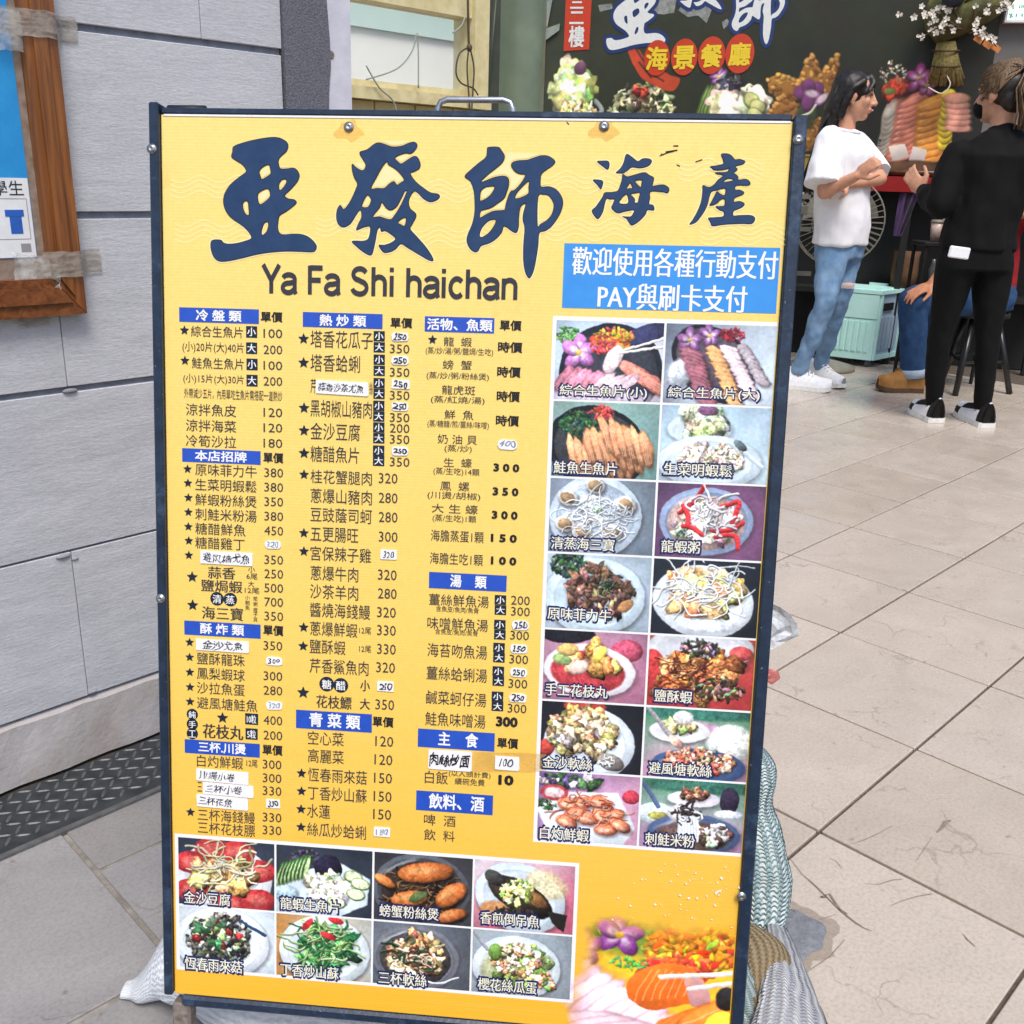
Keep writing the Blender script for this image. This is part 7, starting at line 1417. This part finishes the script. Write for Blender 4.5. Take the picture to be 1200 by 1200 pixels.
# ------------------------------------------------------------------ cloths and sacks weighing down the board
def knit_mat(name, c1, c2, ribs, rowsn, strong=1.):
    k = NT(name); uv = k.n('UVMap'); sp = k.n('SeparateXYZ'); k.l(uv.outputs[0], sp.inputs[0])
    def wave(src, n, ph=0):
        m = k.n('Math', operation='MULTIPLY'); k.l(src, m.inputs[0]); m.inputs[1].default_value = n*6.2832; s = k.n('Math', operation='SINE'); k.l(m.outputs[0], s.inputs[0]); return s.outputs[0]
    r = wave(sp.outputs[0], ribs); v2 = k.n('Math', operation='ABSOLUTE'); k.l(r, v2.inputs[0]); ad = k.n('Math', operation='MULTIPLY_ADD'); k.l(v2.outputs[0], ad.inputs[0]); ad.inputs[1].default_value = .5/rowsn; k.l(sp.outputs[1], ad.inputs[2]); w2 = wave(ad.outputs[0], rowsn)
    s = k.n('Math', operation='MULTIPLY_ADD'); k.l(w2, s.inputs[0]); s.inputs[1].default_value = .5; k.l(r, s.inputs[2]); mr = k.n('MapRange'); k.l(s.outputs[0], mr.inputs[0]); mr.inputs['From Min'].default_value = -1.4; mr.inputs['From Max'].default_value = .6
    b = k.mix(mr.outputs[0], s2l(c2), s2l(c1)); co = k.coord('Object'); d = k.ramp(k.noise(co, 9, 5, .7), [(.35, (.78, .78, .76)), (.6, (1, 1, 1))]); k.color(k.mix(.8, b, d, 'MULTIPLY')); k.bump(s.outputs[0], .8*strong, .006); return k.set(.92, 0, .15)
m_knit = knit_mat('pale_teal_knit', (206, 222, 226), (146, 182, 190), 16, 60); m_knitg = knit_mat('grey_white_knit', (216, 218, 224), (172, 176, 188), 18, 60); m_burlap = knit_mat('brown_sacking', (150, 134, 108), (104, 92, 72), 30, 40, .6); m_sack = knit_mat('white_woven_plastic', (226, 230, 236), (196, 203, 212), 34, 44, .35)
def clothloft(secs, m, parent, name, seg=40, rib=9, amp=.003, seed=0, sub=4):
    """a roll of cloth along its sections, with lumps and rib ridges; gets a UV map"""
    C = []
    for i in range(len(secs)-1):
        for j in range(sub):
            t = j/sub; p = [secs[min(max(i+k, 0), len(secs)-1)] for k in (-1, 0, 1, 2)]
            C.append(tuple(.5*((2*p[1][q])+(p[2][q]-p[0][q])*t+(p[0][q]*2-p[1][q]*5+p[2][q]*4-p[3][q])*t*t+(p[1][q]*3-p[0][q]-p[2][q]*3+p[3][q])*t**3) for q in range(3)))
    C.append(secs[-1]); q = MB(); n = len(C); uvs = []
    for k, (c, a, b_) in enumerate(C):
        for i in range(seg):
            t = 2*math.pi*i/seg; p = c+a*math.cos(t)+b_*math.sin(t); d = (p-c); L_ = d.length; d = d/L_ if L_ else d
            p = p+d*(amp*math.cos(rib*2*t)+.14*L_*mnoise.noise(V((p.x*14+seed, p.y*14, p.z*14)))+.05*L_*mnoise.noise(V((p.x*45+seed, p.y*45, p.z*45)))); p.z = max(p.z, .003); q.v.append(tuple(p))
    for k in range(n-1):
        for i in range(seg): j = (i+1) % seg; q.f.append((k*seg+i, k*seg+j, (k+1)*seg+j, (k+1)*seg+i)); uvs += [((a_+.02*mnoise.noise(V((math.cos(a_*6.283)*1.6, math.sin(a_*6.283)*1.6, c_*7+seed)))), c_/(n-1)+.02*mnoise.noise(V((math.cos(a_*6.283)*1.3+9, math.sin(a_*6.283)*1.3, c_*.4+seed)))) for a_, c_ in ((i/seg, k), ((i+1)/seg, k), ((i+1)/seg, k+1), (i/seg, k+1))]
    for base_, rev in ((0, True), ((n-1)*seg, False)):
        f = [base_+i for i in range(seg)]; q.f.append(tuple(f[::-1] if rev else f)); uvs += [(i/seg, 0) for i in range(seg)]
    q.mi = [0]*len(q.f); o = q.build(name, m, parent, True); setuv(o, uvs); return o
YK = 1.20
def kp(x, y, Y=YK): return at(x, y, Y)
px1 = .00105
t = thing('knitted_sweater', 'pale teal knitted garment slumped behind the lower right side of the menu board', 'garment', V((kp(880, 1118, 1.16).x, 1.16, 0)))
X = V((1, 0, 0)); Y_ = V((0, 1, 0))
def sec(x0, x1, y, Y, th=.6): a, c = kp(x0, y, Y), kp(x1, y, Y); h = (c.x-a.x)/2; return (a.lerp(c, .5), X*h, Y_*h*th)
clothloft([sec(858, 893, 876, 1.26), sec(850, 906, 892, 1.255), sec(846, 910, 915, 1.25), sec(846, 907, 942, 1.24), sec(848, 916, 970, 1.23), sec(848, 922, 1005, 1.21), sec(846, 925, 1040, 1.19), sec(846, 918, 1078, 1.17), sec(848, 905, 1105, 1.155), sec(856, 890, 1122, 1.14)], m_knit, t, 'knit_sleeve', 44, 9, .0018, 1)
t2 = thing('burlap_sandbag', 'brown sacking sandbag between the teal knit and the grey knit cloth', 'sandbag', fl(888, 1165)); c0 = fl(888, 1158)+V((-.012, .0, .022))
clothloft([(c0+V((-.05, .06, .03)), X*.02, Z*.02), (c0+V((-.03, .045, .03)), X*.042, Z*.035), (c0+V((0, .0, .02)), X*.050, Z*.042), (c0+V((.0, -.05, .0)), X*.042, Z*.038), (c0+V((0, -.08, .0)), X*.02, Z*.02)], m_burlap, t2, 'sack', 36, 12, .0004, 5)
t3 = thing('grey_knit_cloth', 'grey and white knitted cloth lying in front of the sacking at the right board leg', 'cloth', fl(920, 1190))
clothloft([(fl(908, 1126)+Z*.05, V((.012, -.004, .0)), V((0, .01, .012))), (fl(916, 1142)+Z*.04, V((.026, -.01, -.02)), V((0, .016, .02))), (fl(924, 1166)+Z*.03, V((.035, -.012, -.03)), V((0, .02, .028))), (fl(930, 1196)+Z*.025, V((.045, -.012, -.03)), V((0, .022, .03))), (fl(932, 1235)+Z*.02, V((.055, -.01, -.02)), V((0, .025, .026))), (fl(930, 1280)+Z*.01, V((.05, -.01, -.01)), V((0, .03, .012)))], m_knitg, t3, 'knit_cloth', 44, 10, .0016, 9)
t4 = thing('teal_knit_scarf', 'pale teal knitted scarf end hanging in front of the sandbag beside the board post', 'scarf', fl(868, 1200))
clothloft([(kp(862, 1104, 1.08), X*.010, Y_*.01), (kp(864, 1130, 1.07), X*.014, Y_*.012), (kp(872, 1160, 1.05), X*.024, Y_*.016), (kp(880, 1190, 1.03), X*.034, Y_*.02), (kp(886, 1230, 1.0), X*.040, Y_*.02), (kp(888, 1262, .98), X*.03, Y_*.012)], m_knit, t4, 'knit_end', 40, 7, .0016, 3)
# white woven sack at the left foot
t5 = thing('white_sack', 'white woven plastic sack lying on the slabs behind the left foot of the board', 'sack', fl(230, 1170))
g0 = fl(146, 1163)+Z*.006
clothloft([(g0, V((0, .014, 0)), Z*.006), (g0+V((.014, .002, .002)), V((0, .018, 0)), Z*.009), (g0+V((.03, .006, .012)), V((0, .034, 0)), Z*.02), (g0+V((.055, .015, .035)), V((0, .055, 0)), Z*.040), (g0+V((.09, .02, .05)), V((0, .08, 0)), Z*.055), (g0+V((.18, .0, .04)), V((0, .10, 0)), Z*.055), (g0+V((.26, -.01, .03)), V((0, .09, 0)), Z*.042), (g0+V((.34, -.02, .015)), V((0, .06, 0)), Z*.022), (g0+V((.37, -.02, .008)), V((0, .02, 0)), Z*.008)], m_sack, t5, 'sack_body', 48, 14, .0006, 12, 5)
# bits of tape sticking out behind the right post
m_foilt = clear_mat('silver_duct_tape', (176, 182, 192), .95, .35); m_redt = clear_mat('faded_red_tape', (170, 84, 84), .85, .5)
def flap(name, label, cat, pts, Y, m, amp):
    P = [at(x, y, Y) for x, y in pts]; t = thing(name, label, cat, P[0]); c = sum(P, V((0, 0, 0)))/len(P); q = MB(); n = len(P); rings = []
    for k, s in enumerate((1, .7, .4)):
        rings.append([c+(p-c)*s+V((0, -amp*(.3+abs(mnoise.noise(p*40+V((k*3, 0, 0))))), 0)) for p in P])
    q.add(rings[0]+rings[1]+rings[2]+[c+V((0, -amp, 0))], [(k*n+i, k*n+(i+1) % n, (k+1)*n+(i+1) % n, (k+1)*n+i) for k in (0, 1) for i in range(n)]+[(2*n+i, 2*n+(i+1) % n, 3*n) for i in range(n)]); q.build('tape_piece', m, t); return t
flap('silver_tape', 'crumpled silver tape end sticking out behind the right board post', 'tape', [(886, 706), (900, 703), (912, 708), (924, 716), (932, 728), (935, 742), (920, 750), (905, 756), (892, 762), (884, 760)], 1.16, m_foilt, .012)
flap('red_tape', 'torn faded red tape end below the silver tape', 'tape', [(884, 778), (896, 781), (912, 786), (914, 794), (904, 801), (892, 795), (883, 800)], 1.17, m_redt, .006)
